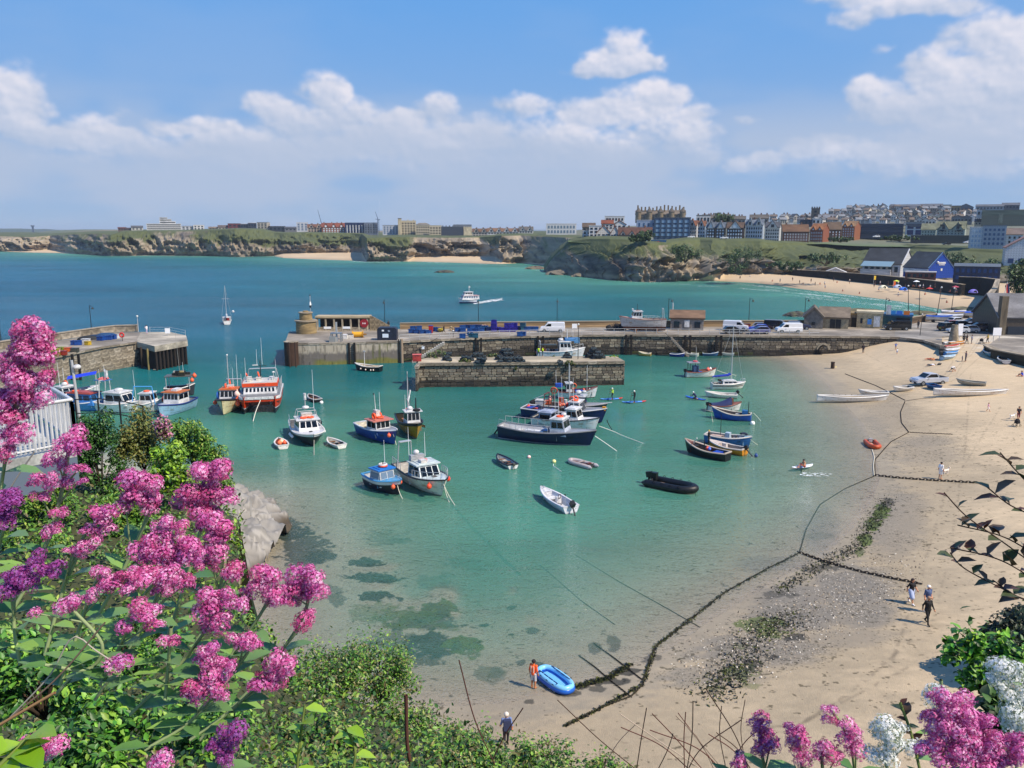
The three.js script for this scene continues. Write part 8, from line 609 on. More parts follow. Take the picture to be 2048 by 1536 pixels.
bld('red-brown kiosk row with white awning below the blue gable','kiosk',1813,1868,545,557,326,{dn:.5,name:'beach_kiosk',wall:0x6a3428,roof:0xe9e6e2,dep:4,n:[5,1]});bld('dark blue beach pavilion with glazed balcony','pavilion',1911,1992,533,562,302,{dn:1.5,name:'beach_pavilion',wall:0x1c2c54,roof:0x5a6470,dep:8,n:[8,2],win:mat(0x2c4474,.15),ex:(t,W,H)=>mb().box(W,1.1,.15,0,H+.6,.4).build('glass_balustrade',mat(0xb4bcc4,.2),t)});
{let f=null;for(let k=0;k<21;k++){const p=atD(557+k*4,503.2,835);if(!f){f=thing('beach_hut','small white beach hut in the long row on the far sand','beach hut',p,0,'white beach huts across the bay');part('wall',new THREE.BoxGeometry(1.8,2.6,2.4),white,f).position.y=1.3;const r=mb();for(const s of[-1,1])r.box(1.3,.14,2.7,s*.5,2.9,0,0,0,-s*.7);r.build('roof',white,f);mb().box(.8,1.8,.1,0,.9,1.22).build('door',matt(0x9aa4a8),f);}else dup(f,p,0);const p2=atD(560+k*3.4,498.6,850);p2.y+=0;dup(f,p2,0);}}
bld('grey-roofed beach cafe with white veranda across the bay','cafe',646,682,486,503,830,{name:'beach_cafe',wall:0xd9dde0,roof:0x8e949c,hip:4,n:[8,2],dep:12});bld('slate-roofed terrace of beach chalets beside the cafe','chalets',682,734,491,503,828,{name:'beach_chalets',wall:0x8a92a4,roof:0x6f7784,kind:'gable',n:[12,1],dep:10});bld('white beach buildings under the dark cliff across the bay','building',848,908,499,511,775,{name:'beach_building',wall:0xeef0f0,roof:0xf2f2f0,n:[9,1],dep:8});bld('brown stone buttress wall beside the far beach buildings','wall',832,858,501,514,770,{name:'buttress_wall',wall:0x7a6f64,roof:0x6a6058,dep:5});bld('row of white kiosks on the promenade at the left end of the town beach','kiosk',1522,1608,537,549,424,{dn:.5,name:'promenade_kiosks',wall:0xc9ced6,roof:0xe9ecf0,dep:4,n:[14,1]});bld('white tented bar on the promenade','bar',1650,1690,537,552,393,{dn:.5,name:'beach_bar',wall:0xdfe2e6,roof:0xf2f2f2,kind:'front',rise:2,n:[4,1],dep:6});
const sh=(l,c,x0,x1,yt,yb,o)=>bld(l,c,x0,x1,yt,yb,-at((x0+x1)/2,yb,QH).z,{dn:.3,noside:1,...o});
sh('small slate-hung hut with rusty tiled roof on the quay','hut',1341,1406,626,660,{name:'quay_hut',wall:0x9a928c,roof:0x8a6e56,kind:'gable',rise:1.2,dep:4.5,n:[3,1],fh:.6,ex:(t,W)=>{mb().bar(V(-W/2+.3,2.4,-3),V(-W/2+.3,5.2,-3),.12).build('flue',white,t);mb().box(1,1.5,.1,0,1.3,.12).build('white_notice',white,t);}});sh('grey gabled stone shed with tan roof on the quay','shed',1640,1694,620,657,{name:'quay_shed',wall:0xb8a888,roof:0x8a7d6c,kind:'gable',rise:1.7,dep:6,ex:(t,W)=>{for(const x of[-.55,.55])mb().box(1,1.9,.1,x+.3,.95,.06).build('door',mat(0x15171a,.6),t);}});sh('grey front gable of the tan-roofed stone shed','shed',1608,1644,618,657,{name:'quay_shed',wall:0x8a847c,roof:0x7f7466,kind:'front',rise:1.8,dep:6,n:[1,1],fw:.2,fh:.3});sh('flat cream kiosk with posters','kiosk',1714,1762,627,656,{name:'quay_kiosk',wall:0xd6c39a,roof:0xe6d8b4,dep:4,n:[3,1],fw:.3,fh:.4,ex:(t,W)=>{mb().box(.8,1.1,.1,0,1.3,.12).build('blue_poster',mat(0x4a90d8,.6),t);mb().box(1.2,2.2,.1,W*.28,1.4,.3).build('white_banner',white,t);}});sh('brown stone store between shed and cream kiosk','store',1692,1716,630,654,{name:'quay_store',wall:0x8d806c,roof:0x9a8458,dep:5,ex:(t)=>mb().box(1,2,.1,.3,1,.06).build('door',mat(0x15140f,.7),t)});sh('turquoise boarded kiosk with blue and orange sign boards','kiosk',1765,1820,632,657,{name:'quay_kiosk',wall:0x24606e,roof:0x3a7ab0,dep:4,ex:(t,W,H)=>{mb().box(W*.45,1.5,.1,W*.2,1.5,.08).build('serving_hatch',mat(0x0c1420,.3),t);[[-.16,0x2a8ad0],[.06,0x3a7ad8],[.3,0xe07a2a]].forEach(([x,c])=>mb().box(W*.2,.8,.12,x*W,H+.7,.1).build('sign_panel',mat(c,.6),t));mb().box(W*.16,1.9,.1,-W*.3,H+1.2,.2).build('white_sign',white,t);}});
bld('grey stone harbour building with slate roof and skylights at the right edge','building',1998,2190,596,692,158,{name:'harbour_building',wall:0x5a5044,roof:0x8a8a8c,kind:'gable',rise:4,dep:12,dn:1,turnAbs:-.12,ex:(t,W,H)=>{mb().box(W*.9,3.6,.2,W*.04,1.9,.1).build('glass_front',mat(0x2a3440,.15),t);const an=Math.atan2(4,6);for(const x of[-.38,-.26])mb().box(1.1,.12,1.3,W*x,H-1.9,-2.7,0,an,0).build('skylight',mat(0x9fc4e6,.1),t);mb().box(1.2,H+.6,1.4,-W/2+.4,H/2,.2).build('stone_pier',mat(0x857a68,.9,{map:stoneTex}),t);}});
{const t=thing('gate_pillar','tapering pale stone pillar on the slip beside the white sign','pillar',Q(1907,681));mb().bar(V(0,-.3,0),V(0,2.9,0),1.0,.62,4).build('shaft',mat(0xa39a88,.92,{map:stoneTex}),t);const p=Q(1996,640),f=thing('flagpole','white flagpole with a red, white and blue flag by the harbour building','flagpole',p);mb().bar(V(0,0,0),V(1.2,8.6,0),.09,.05).build('pole',white,f);const fl=(x,w,c,o)=>mb().box(w,2.4,.04,x,6.9,0,0,0,.1+o).build('flag',mat(c,.8),f);fl(1.35,.5,0xb42a34,.05);fl(1.5,.16,0xf0f0f0,.08);fl(1.66,.26,0x20306e,.1);}
[['white upturned sailing dinghy on the car park',1905,634,0xe9e9ec],['bright blue covered boat beside the upturned white one',1932,636,0x1c5ad0],['blue and white sailing dinghy on its trolley in the car park',1876,645,0x2a5ab8],['white dinghy with blue sheet at the left of the boat row',1898,642,0xd9e0ea]].forEach((a)=>{const t=thing('parked_dinghy',a[0],'dinghy',Q(a[1],a[2]),-.35);const ln=lines({L:5,B:1.9,fb:.6,bow:.3,draft:.15});hullBand(ln,()=>0,()=>1,14,4).build('hull',white,t).position.y=.6;const c=mb().add(grid(12,4,(u,v)=>{const q=ln.pt(u*.98,1,1);return V(q.x,q.y+.3*Math.sin(Math.PI*v),lerp(-q.z,q.z,v));})).build('cover',matt(a[3]),t);c.position.y=.6;mb().bar(V(-1,.3,-.8),V(-1,.3,.8),.3,.3,12).build('trolley_wheel',rubber,t);});
{const rock=(label,px,py,D,w,h,seed,c=[.05,.047,.042])=>{const p=D?atD(px,py,D):at(px,py,0),t=grid(40,20,(u,v)=>{const a=u*6.2832,e=v*Math.PI/2,k=.75+.6*(ridge(Math.cos(a)*1.3+seed,Math.sin(a)*1.3+v*2,3)-.3);return V(Math.cos(a)*Math.cos(e)*w*k,Math.sin(e)*h*(.6+.6*fbm(Math.cos(a)*2+seed,Math.sin(a)*2+v,3))-.2,Math.sin(a)*Math.cos(e)*w*.6*k);},(q)=>{const n=fbm(q.x*.9+seed,q.z*.9+q.y,3);return c.map((k,i)=>k*(.6+.9*n)+(n>.6?[.02,.03,.0][i]:0));});const o=tag(part('rock',t,cliffMat,scene),label,'rock');o.position.copy(p);};
rock('dark rock awash left of the passenger boat',889,545,0,6,1.6,1);rock('black rock behind the grey shed',1592,632,0,4.2,1.6,2);rock('low weedy reef behind the cream kiosk',1728,628,0,9,1.8,3,[.10,.085,.05]);rock('reef at the surf edge right of the mast poles',1842,628,0,5,1.2,4,[.09,.08,.05]);rock('flat rocks on the sand by the dark wall',1925,620,0,6,1.2,5,[.09,.085,.06]);rock('rocks among the bathers below the kiosks',1885,594,0,4.5,1.4,6,[.09,.085,.05]);rock('brown boulder at the foot of the headland, left',1130,549,0,11,3,7,[.14,.12,.09]);rock('low rock beside the headland foot',1163,553.5,0,5.5,2.2,8,[.14,.115,.085]);rock('rounded rock off the beach left of the headland',1070,538,0,7,2,9,[.11,.09,.07]);rock('rocks at the foot of the tan headland face',1410,559,0,9,2.6,10,[.12,.105,.085]);rock('rocks on the beach right of the shaded hollow',1455,551,0,8,2.6,11,[.10,.09,.075]);rock('dark boulders before the promenade wall',1510,552,0,8,3.0,12,[.07,.062,.055]);}
// ---------- chains on the sand ----------
const linkG=new THREE.TorusGeometry(1,.3,5,10);linkG.scale(1.45,.8,1);
function chain(label,pts,size,keep,c=0x2e241b){
const P=[];const W=pts.map(([a,b])=>{const p=ground(a,b);p.y=Math.max(p.y,-1.2)+size*.5;return p;}),cv=new THREE.CatmullRomCurve3(W,false,'catmullrom',.1),L=cv.getLength(),n=Math.floor(L/(size*2.0)),t=thing('mooring_chain',label,'chain'),m=mat(c,.9,{map:grainTex}),q=mb();
for(let k=0;k<n;k++){const u=(k+.5)/n,p=cv.getPointAt(u),d=cv.getTangentAt(u),qt=new THREE.Quaternion().setFromUnitVectors(V(1,0,0),d).multiply(new THREE.Quaternion().setFromAxisAngle(V(1,0,0),k%2?1.3:.2));if(keep){const o=part('link',linkG,m,t);o.position.copy(p);o.quaternion.copy(qt);o.scale.setScalar(size);}else q.add(linkG,M4().compose(p,qt,V(size,size,size)));}
const o=q.build('links',m,t);if(o)o.userData.kind='stuff';return t;
}
chain('thick rusty chain from the waterline to the three walkers',[[1601,1107],[1650,1124],[1720,1144],[1780,1157],[1842,1169]],.13,1);chain('thick chain across the sand under the woman in white',[[1752,952],[1800,957],[1870,962],[1962,967]],.15,1);chain('chain curving from the orange dinghy up to the fork by the gigs',[[1750,950],[1750,920],[1782,884],[1817,865],[1803,846],[1801,825],[1810,803]],.065,0);chain('chain running right from the bend on the middle sand',[[1818,865],[1850,867],[1905,869]],.08,0);chain('chain from the fork up past the white dinghies',[[1810,801],[1775,783],[1750,771],[1690,748]],.07,0);chain('chain from the fork to the right-hand gig',[[1812,802],[1840,798],[1872,796]],.05,0);
chain('weed-covered ground chain along the shallow water edge',[[1752,951],[1690,978],[1640,1010],[1612,1060],[1598,1106],[1530,1140],[1450,1185],[1370,1248],[1312,1292],[1296,1330],[1285,1370],[1262,1393],[1205,1415],[1130,1452]],.055,0,0x453f2a);chain('short chain joining the ground chain right of the toy inflatable',[[1158,1312],[1190,1335],[1225,1365],[1263,1395]],.06,0,0x2c2618);chain('second short chain running up from the ground chain',[[1188,1288],[1230,1318],[1284,1360]],.06,0,0x2c2618);chain('faint sunken chain left of the ground chain',[[1150,1110],[1240,1165],[1330,1215],[1400,1255]],.04,0,0x4c584c);chain('second faint sunken chain in the greenish shallows',[[1080,1130],[1160,1200],[1230,1250]],.04,0,0x4c584c);chain('dark sunken chain from the white cabin boat through the shallows',[[906,1012],[940,1050],[985,1095],[1040,1150]],.1,0,0x16211c);
{const q=rng(88),g=new THREE.CircleGeometry(1,5),m=new THREE.MeshStandardMaterial({roughness:.9}),A=[];const put=(px,py,s,c)=>{const p=ground(px,py);p.y+=.03;A.push([M4().compose(p,new THREE.Quaternion().setFromEuler(new THREE.Euler(-1.57+(q()-.5)*.7,q()*6,q()*6)),V(s*(1+2*q()),s,s)),c]);};const ln=(P,n,w,s)=>{for(let k=0;k<n;k++){const u=q()*(P.length-1),i=Math.floor(u),f=u-i;put(lerp(P[i][0],P[i+1][0],f)+(q()+q()-1)*w,lerp(P[i][1],P[i+1][1],f)+(q()+q()-1)*w*.6,s*(.4+q()),pick([0x2c2b12,0x3b3f16,0x1e1b12,0x555a1c]));}};ln([[1598,1106],[1450,1185],[1370,1248],[1312,1292],[1285,1370],[1205,1415],[1130,1452]],1300,6,.05);ln([[1775,1000],[1745,1045],[1715,1095],[1640,1130],[1560,1180]],1500,26,.05);ln([[1590,1240],[1520,1260],[1470,1345],[1420,1385]],1700,58,.045);ln([[1150,1375],[1215,1357],[1260,1330]],600,9,.06);
const M=new THREE.InstancedMesh(g,m,A.length);A.forEach((a,i)=>{M.setMatrixAt(i,a[0]);M.setColorAt(i,new THREE.Color(a[1]));});M.name='seaweed';scene.add(tag(M,'dark and olive seaweed scraps strewn along chains and tide lines',null,null,'stuff'));
const S=new THREE.InstancedMesh(new THREE.IcosahedronGeometry(1,0),m,2600);for(let k=0;k<2600;k++){const u=q(),p=ground(lerp(1780,1430,u)+(q()-.5)*190,lerp(1140,1340,u)+(q()-.5)*90),s=.02+.045*q()*q();p.y+=s*.3;S.setMatrixAt(k,M4().compose(p,new THREE.Quaternion().setFromEuler(new THREE.Euler(q()*6,q()*6,0)),V(s*1.4,s*.7,s)));S.setColorAt(k,new THREE.Color(pick([0xd9d2c4,0x6a645c,0x4a4640,0xb8a890,0x8a8278])));}S.name='shingle';scene.add(tag(S,'pale and dark pebbles on the silty band of the beach',null,null,'stuff'));}
{const p=ground(1665,737),t=thing('mooring_post','rusty iron post standing in the upper sand','post',p);mb().bar(V(0,-.3,0),V(0,1.1,0),.33,.31,16).build('post',mat(0x4a372c,.9,{map:stoneTex}),t);mb().bar(V(0,1.1,0),V(0,1.16,0),.38,.38,16).build('cap',mat(0x3a2a22,.9),t);buoy('small yellow buoy at the foot of the iron post',1671,737,.25,0xe0c878);}
// ---------- foreground slope ----------
const earth=new THREE.MeshStandardMaterial({vertexColors:true,roughness:1});
const slope=(name,label,px0,px1,rows,topY,kc)=>tag(part(name,grid(120,60,(u,v)=>{const px=lerp(px0,px1,u),k=v*(rows.length-1),i=Math.min(rows.length-2,Math.floor(k)),f=k-i,D=lerp(rows[i][0],rows[i+1][0],f),y=(r)=>r[1]<0?-1:r[1]>5?r[1]:lerp(1700,tab(topY,px,1),r[1]);const a=rows[i],b=rows[i+1];const p=(r)=>{const yy=y(r);if(yy<0){const e=atD(px,tab(topY,px,1),rows[rows.length-2][0]);return V(e.x*1.04,-1.5,e.z-(r[0]-rows[rows.length-2][0]));}return atD(px,yy,r[0]);};const q=p(a).lerp(p(b),f);q.y+=(fbm(q.x*1.2,q.z*1.2,3)-.5)*.1*D/8;return q;},(p)=>{const n=fbm(p.x*3,p.z*3+p.y,3);return[.03+.04*n,.034+.05*n,.014+.014*n];}),earth,scene),label,null,null,'structure');
slope('near_slope','dark overgrown bank falling away below the viewpoint',-420,2500,[[1.4,0],[3,.14],[6,.5],[9,1],[9.6,-1]],[[-420,1090],[300,1120],[480,1235],[580,1350],[850,1455],[1000,1530],[1250,1610],[1700,1670],[2500,1630]]);
slope('promontory','overgrown headland with hedges left of the harbour',-560,478,[[10,.0],[16,.5],[24,.86],[32,1],[37,-1]],[[-560,930],[150,945],[300,965],[400,985],[478,1040]]);
{const c=at(480,1096,0),g=grid(120,90,(u,v)=>{const X=(u-.5)*14,Z=(v-.5)*20,e=Math.hypot(X/7,Z/10),st=ridge((X*.8+Z*.5)*.3,(X-Z)*.08,4),w=(X*.62-Z*.5)*.8+1.6*fbm(X*.25,Z*.25,3),fr=w-Math.floor(w);return V(c.x-4.4+X+.5*st,Math.max(-1,(1-e*e)*3.2+st*2.2-1.5+.8*fr+.5*ridge(X*.9,Z*.9,3)),c.z+Z);},(p)=>{const n=fbm(p.x*.7+p.y,p.z*.7,4),lo=smooth(1.0,.1,p.y+n-.5);const dk=n>.56?.62:1;return[lerp(.38,.10,lo)*(.35+n)*dk,lerp(.36,.075,lo)*(.35+n)*dk,lerp(.32,.045,lo)*(.35+n)*dk];});tag(part('rock_outcrop',g,cliffMat,scene),'pale slanting rock at the water edge below the pink flowers','rock');}
const leafG=(w,n=3)=>{const P=[],ix=[];for(let i=0;i<=n;i++){const t=i/n,k=w*Math.sin(Math.PI*Math.pow(t,.8))+.001,z=-.18*t*t;P.push(-k,t,z+k*.35,0,t,z,k,t,z+k*.35);if(i){const a=(i-1)*3;ix.push(a,a+1,a+4,a,a+4,a+3,a+1,a+2,a+5,a+1,a+5,a+4);}}const g=new THREE.BufferGeometry();g.setAttribute('position',new THREE.Float32BufferAttribute(P,3));g.setAttribute('uv',new THREE.Float32BufferAttribute(new Float32Array(P.length/3*2),2));g.setIndex(ix);g.computeVertexNormals();return g;};
const leafM=new THREE.MeshPhysicalMaterial({color:0xffffff,roughness:.5,transmission:.25,thickness:0,side:THREE.DoubleSide}),LG=[leafG(.26),leafG(.34),leafG(.2)],woodM=mat(0x4a3a2a,.9,{map:grainTex});
const col=(c,q)=>{const k=new THREE.Color(c),h=.85+.8*q()*q()+.25*q();return k.setRGB(k.r*h*(.9+.35*q()),k.g*h,k.b*h);};
function shrub(label,cat,px,py,D,rx,ry,n,leaf,cols,o={}){
const base=atD(px,py+ry,D),k=mpp(D*1.06),X=rx*k,Y=ry*k*1.05,t=thing(o.name||'shrub',label,cat,base,0,o.group),q=rng(px*7+py),tw=mb();const cl=[];const nc=o.nc||40;for(let i=0;i<nc;i++){const a=q()*6.28,e=Math.asin(q()*1.9-.95),r=.4+.5*q();cl.push([V(Math.cos(a)*Math.cos(e)*X*r,Y+Math.sin(e)*Y*r,Math.sin(a)*Math.cos(e)*X*.8*r),(.22+.2*q())*Math.min(X,Y)]);}
cl.slice(0,12).forEach((c)=>tw.path([V(0,0,0),c[0].clone().multiplyScalar(.5).add(V(0,Y*.15,0)),c[0]],leaf*.12+.004,4));tw.build(o.name==='tree'?'trunk':'stems',woodM,t);
const M=new THREE.InstancedMesh(LG[o.lg??0],leafM,n),e=new THREE.Euler(),Qn=new THREE.Quaternion();for(let i=0;i<n;i++){const c=cl[Math.floor(q()*nc)],d=V(q()-.5,q()-.5,q()-.5).normalize(),rr2=c[1]*Math.pow(q(),.35)*1.15,p=c[0].clone().addScaledVector(d,rr2);if(o.spike&&q()<o.spike)p.y+=q()*q()*Y*.9;e.set(-.3-1.2*q(),Math.atan2(d.x,d.z)+(q()-.5)*2,(q()-.5)*1.4,'YXZ');const s=leaf*(.6+.7*q());M.setMatrixAt(i,M4().compose(p,Qn.setFromEuler(e),V(s,s,s)));M.setColorAt(i,col(cols[Math.floor(q()*cols.length)],q));}M.name=o.name==='tree'?'crown':'foliage';M.userData.kind='stuff';M.castShadow=M.receiveShadow=true;t.add(M);return t;
}
const GD=[0x2f5a1c,0x3f7022,0x24481a],GB=[0x6f9a22,0x86ad2c,0x567f1e],GO=[0x6a7430,0x55652a,0x7a7a3c],GMX=[0x4a7a22,0x5f8e2a,0x38621c,0x7d9838];
[['tall dark green hedge bush right of the white railing',205,905,29,54,92,10400,.12,GD],['olive bush between the dark bush and the bright green one',288,885,30,52,60,7200,.12,GO],['bright yellow-green bush at the centre of the hedge',347,945,28,48,62,4200,.15,GB],['green bush at the top right corner of the hedge',385,885,31,42,46,5600,.12,GMX],['bush at the right end of the hedge above the rock',432,950,30,36,58,6400,.12,GMX],['mauve flowering bush within the hedge',328,857,29.5,22,24,900,.1,[0xa8688c,0xb87a9a,0x6a7a3a]],['low bush below the white railing at the left',70,985,24,95,66,7200,.12,GMX],['dense low bush under the dark hedge bush',245,1030,24,70,48,6800,.12,GMX],['bush hanging over the rock behind the flower heads',452,1085,27,32,60,5600,.12,GB],['spreading bush in the middle of the flowering bank',330,1110,20,110,62,4200,.1,GMX],['green bush at the left behind the flower spikes',60,1100,18,120,70,4200,.1,GMX],['lower green bush behind the largest pink heads',200,1180,14,150,80,4600,.08,GMX],['bush filling the slope right of the pink heads',470,1290,12,90,80,4200,.06,GMX]].forEach((a)=>shrub(a[0],'shrub',a[1],a[2],a[3],a[4],a[5],a[6],a[7],a[8]));
[['leafy shrub left of the bare brown stump',560,1400,8.5,120,100,6500],['shrub with pale dry tips in the lower middle',670,1350,9,95,80,5200],['dark-hearted shrub over the weedy shallows',765,1345,9.5,85,82,5200,.1],['shrub around the brown stump',800,1475,8.5,110,85,6000],['shrub by the backpack walker',935,1512,9,100,60,5200,.12],['upright leafy shrub at the bottom centre',1085,1535,8,105,64,5200,.16],['thin leafy shrub at the right end of the bank',1200,1555,8,70,50,2600,.18],['low shrub at the bottom left of centre',630,1500,6.5,130,80,5200],['bottom-edge shrub below the stump',900,1540,7,120,45,3800]].forEach((a)=>shrub(a[0],'shrub',a[1],a[2],a[3],a[4],a[5],a[6],.042,[0x4f8420,0x3d6c1c,0x6c9c30,0x2a4e16,0x8a9858,0x5a5a30],{nc:44,spike:a[7]||.1}));
shrub('broad-leaved green shrub at the right above the white flowers','shrub',1960,1325,4,100,62,1700,.046,[0x4f8a1e,0x6aa42a,0x2f5a14,0x86b834,0x254a12],{lg:0,spike:.18,nc:34});shrub('large dark bush shading the sand at the right edge','shrub',2062,1272,39,105,62,9000,.26,[0x1c3012,0x24381a,0x16240e]);shrub('lower dark-leaved shrub behind the right pink flower cluster','shrub',2000,1450,3.4,90,90,1100,.05,[0x2c4a18,0x3f6620,0x22381a],{lg:1});
[[1290,473,410,20,11,'round dark tree beside the mural building'],[1275,478,409,26,6,'low hedge tree left of the glass hotel'],[1445,438,500,26,9,'dark tree behind the timbered houses'],[1962,540,335,36,18,'dark wooded bank right of the blue gable'],[2035,560,230,24,34,'grey-green tree above the harbour building'],[1902,520,372,36,14,'dark trees on the bank behind the blue gable'],[1480,523,372,46,24,'dark scrub on the headland slope over the shaded hollow'],[1570,533,362,40,10,'scrub on the slope above the left kiosks'],[1650,520,352,44,10,'scrub along the foot of the lawn'],[1370,510,385,34,16,'scrub on the tan headland face'],[1800,478,405,44,5,'clipped hedge before the supermarket'],[1680,480,400,26,5,'hedge below the brick hotel']].forEach((a)=>shrub(a[5],'tree',a[0],a[1],a[2],a[3],a[4],3000,.75,[0x2c4c1c,0x3a5c24,0x22401a,0x4a6628],{name:'tree'}));
[['leaf-filled tangle under the flower stems at the left',90,1350,3.2,150,90],['tangle of leaves in the lower left corner',180,1480,2.6,170,80],['leafy mass behind the bottom pink heads',400,1440,4.2,120,70],['leaves under the large rounded head',270,1290,5,130,70]].forEach((a)=>shrub(a[0],'shrub',a[1],a[2],a[3],a[4],a[5],3000,.034,[0x4f8a28,0x3a6e22,0x7aa83a,0x2a501a],{nc:50}));
[[880,714,30,12],[850,722,14,5],[985,716,16,8],[930,727,14,7],[955,730,12,6],[903,733,8,7],[1108,722,12,8],[1140,728,12,6],[1227,718,12,5],[1030,732,12,7]].forEach((a,i)=>shrub(['wide weed bush on the left of the middle pier','low weeds by the red box','weeds between the lobster pot stacks','weed tuft on the edge stones below the pots','trailing weed on the pier face left of centre','hanging weed below the left bush','bushy weed beside the black pot stack','weed tuft at the pier edge right of the stack','yellow-green grass at the right end of the pier','dark ivy patch hanging on the pier face'][i],'weeds',a[0],a[1],132-(i>2&&i!==6&&i!==8?5.5:0),a[2],a[3],900,.28,i===8?GB:[0x3c5a22,0x55702e,0x6a6a3a],{name:'weed_bush',nc:20}));
{const q=rng(3),n=42000,M=new THREE.InstancedMesh(LG[0],leafM,n),e=new THREE.Euler(),Qn=new THREE.Quaternion();for(let i=0;i<n;i++){const far=i>32000,px=far?-300+790*q():-60+1340*Math.pow(q(),1.15),D=far?12+20*q():2+7*q(),f=far?tab([[10,0],[16,.5],[24,.86],[32,1]],D,1):tab([[1.4,0],[3,.14],[6,.5],[9,1]],D,1),ty=far?tab([[-560,930],[150,945],[300,965],[400,985],[478,1040]],px,1):tab([[-420,1090],[300,1120],[480,1235],[580,1350],[850,1455],[1000,1530],[1250,1610]],px,1),p=atD(px,lerp(1700,ty,f),D);p.y+=.35*q()*q()*D/5;e.set(-.1-1.3*q(),q()*6.28,(q()-.5)*1.8,'YXZ');const s=far?.12+.1*q():(.022+.03*q())*(.55+.12*D);M.setMatrixAt(i,M4().compose(p,Qn.setFromEuler(e),V(s,s,s)));M.setColorAt(i,col(pick([0x2c5418,0x437020,0x608a2c,0x203e16,0x7c9a3a,0x5c5a34]),q));}M.name='undergrowth';scene.add(tag(M,'tangled green undergrowth covering the near bank',null,null,'stuff'));}
// ---------- red and white valerian ----------
const headG=(pal,seed)=>{const q=rng(seed),P=[],C=[],cs=pal.map((c)=>new THREE.Color(c)),tri=(a,b,c,k)=>{for(const v of[a,b,c]){P.push(v.x,v.y,v.z);C.push(k.r,k.g,k.b);}};for(let i=0;i<105;i++){const y=1-1.45*(i+q())/105,a=i*2.39996+.4*q(),r=Math.sqrt(Math.max(0,1-y*y)),d=V(r*Math.cos(a),y,r*Math.sin(a)),k=.7+.5*q(),c=d.clone().multiplyScalar(k),u=V(0,1,0).cross(d).normalize();if(!u.lengthSq())u.set(1,0,0);const w=d.clone().cross(u);const base=d.clone().multiplyScalar(k*.55),b0=cs[0];tri(base,c.clone().addScaledVector(u,.05),c.clone().addScaledVector(w,.05),b0);tri(base,c.clone().addScaledVector(w,-.05),c.clone().addScaledVector(u,.05),b0);if(q()<.16){tri(c.clone().addScaledVector(u,.07),c.clone().addScaledVector(w,.08),c.clone().addScaledVector(d,.13),b0);tri(c.clone().addScaledVector(u,-.07),c.clone().addScaledVector(w,-.06),c.clone().addScaledVector(d,.13),b0);continue;}const tone=cs[1+Math.floor(q()*(cs.length-1))],ro=q()*6;for(let j=0;j<5;j++){const A=ro+j*1.2566,L=.17+.04*q(),f=(an,l,h)=>c.clone().addScaledVector(u,Math.cos(an)*l).addScaledVector(w,Math.sin(an)*l).addScaledVector(d,h);tri(c,f(A-.42,L*.75,.03),f(A,L,-.01+.04*q()),tone);tri(c,f(A,L,0),f(A+.42,L*.75,.03),tone);}}const g=new THREE.BufferGeometry();g.setAttribute('position',new THREE.Float32BufferAttribute(P,3));g.setAttribute('color',new THREE.Float32BufferAttribute(C,3));g.computeVertexNormals();return g;};
const TINT=[0xffffff,0xf8dcee,0xf0c0d4,0xe8c4ea,0xffeef8];
const PINK=[1,2,3].map((s)=>headG([0xb03480,0xec8ccb,0xe070b8,0xf8c4e6,0xd4569f],s)),WHITE=[4,5].map((s)=>headG([0x9aa878,0xf4f6f6,0xe9eef2,0xdfe6e0],s)),petals=TINT.concat(0xb888d0).map((c)=>new THREE.MeshPhysicalMaterial({color:c,vertexColors:true,roughness:.6,transmission:.2,thickness:0,side:THREE.DoubleSide})),stemM=mat(0x8a9a6a,.7),leafV=[0x6f9458,0x5a8444,0x82a850].map((c)=>mat(c,.45,{transmission:.2,thickness:0,side:THREE.DoubleSide}));  // last petal tint is a purple standing for heads in shade
function valerian(label,D,bx,by,cl,nl=8,G=PINK){
const t=thing(G===PINK?'red_valerian':'white_valerian',label,'flower',atD(bx,by,D)),O=t.position,q=rng(bx*13+by),at2=(x,y,d)=>atD(x,y,d).sub(O),k=mpp(D*1.12);cl=cl.slice().sort((a,b)=>b[1]-a[1]);const top=cl[cl.length-1],low=cl[0];const S=new THREE.CatmullRomCurve3([V(0,0,0),at2(lerp(bx,low[0],.6),lerp(by,low[1]+low[3],.6),D+.02),at2(lerp(low[0],top[0],.3),lerp(low[1],top[1],.3),D+.02),at2(top[0],top[1],D+.02)]);part('stem',new THREE.TubeGeometry(S,24,.0034*D/1.4,6),stemM,t);const br=mb();
for(const[x,y,rx,ry]of cl){const n=Math.max(1,Math.round(rx*ry/80)),c=at2(x,y,D);let b=S.getPoint(clamp(.35+.6*(low[1]-y)/Math.max(60,low[1]-top[1])));br.bar(b,c,.0015*D,.001*D,4);for(let i=0;i<n;i++){const a=i*2.4+q(),r=Math.sqrt((i+.3)/n)*(n>1?.92:0),p=at2(x+Math.cos(a)*rx*r,y+Math.sin(a)*ry*r,D+(q()-.5)*k*rx*.9),R1=Math.min(13.5,Math.min(rx,ry)*.95)*k*(.58+.7*q()),o=part('flower_head',G[Math.floor(q()*G.length)],G===WHITE?petals[0]:/purple/.test(label)?petals[5]:petals[Math.floor(q()*q()*5)],t);o.position.copy(p);o.scale.set(R1*(1+.4*q()),R1*(.7+.4*q()),R1*(1+.4*q()));o.rotation.set((q()-.5)*1.3+.25,q()*6,(q()-.5)*1.3);}}br.build('branchlets',stemM,t);
for(let i=0;i<nl;i++){const u=.04+.5*Math.floor(i/2)/Math.max(1,nl/2),p=S.getPoint(u),o=part('leaf',LG[i%2?0:1],leafV[i%3],t);o.position.copy(p);const s=(.038+.03*q())*D/1.4;o.scale.set(s,s*1.15,s);o.rotation.order='YXZ';o.rotation.set(-1.0-.5*q(),(i%2?1.4:-1.7)+(q()-.5)*1.4,(q()-.5)*.5);}
}
const VP='pink valerian ';
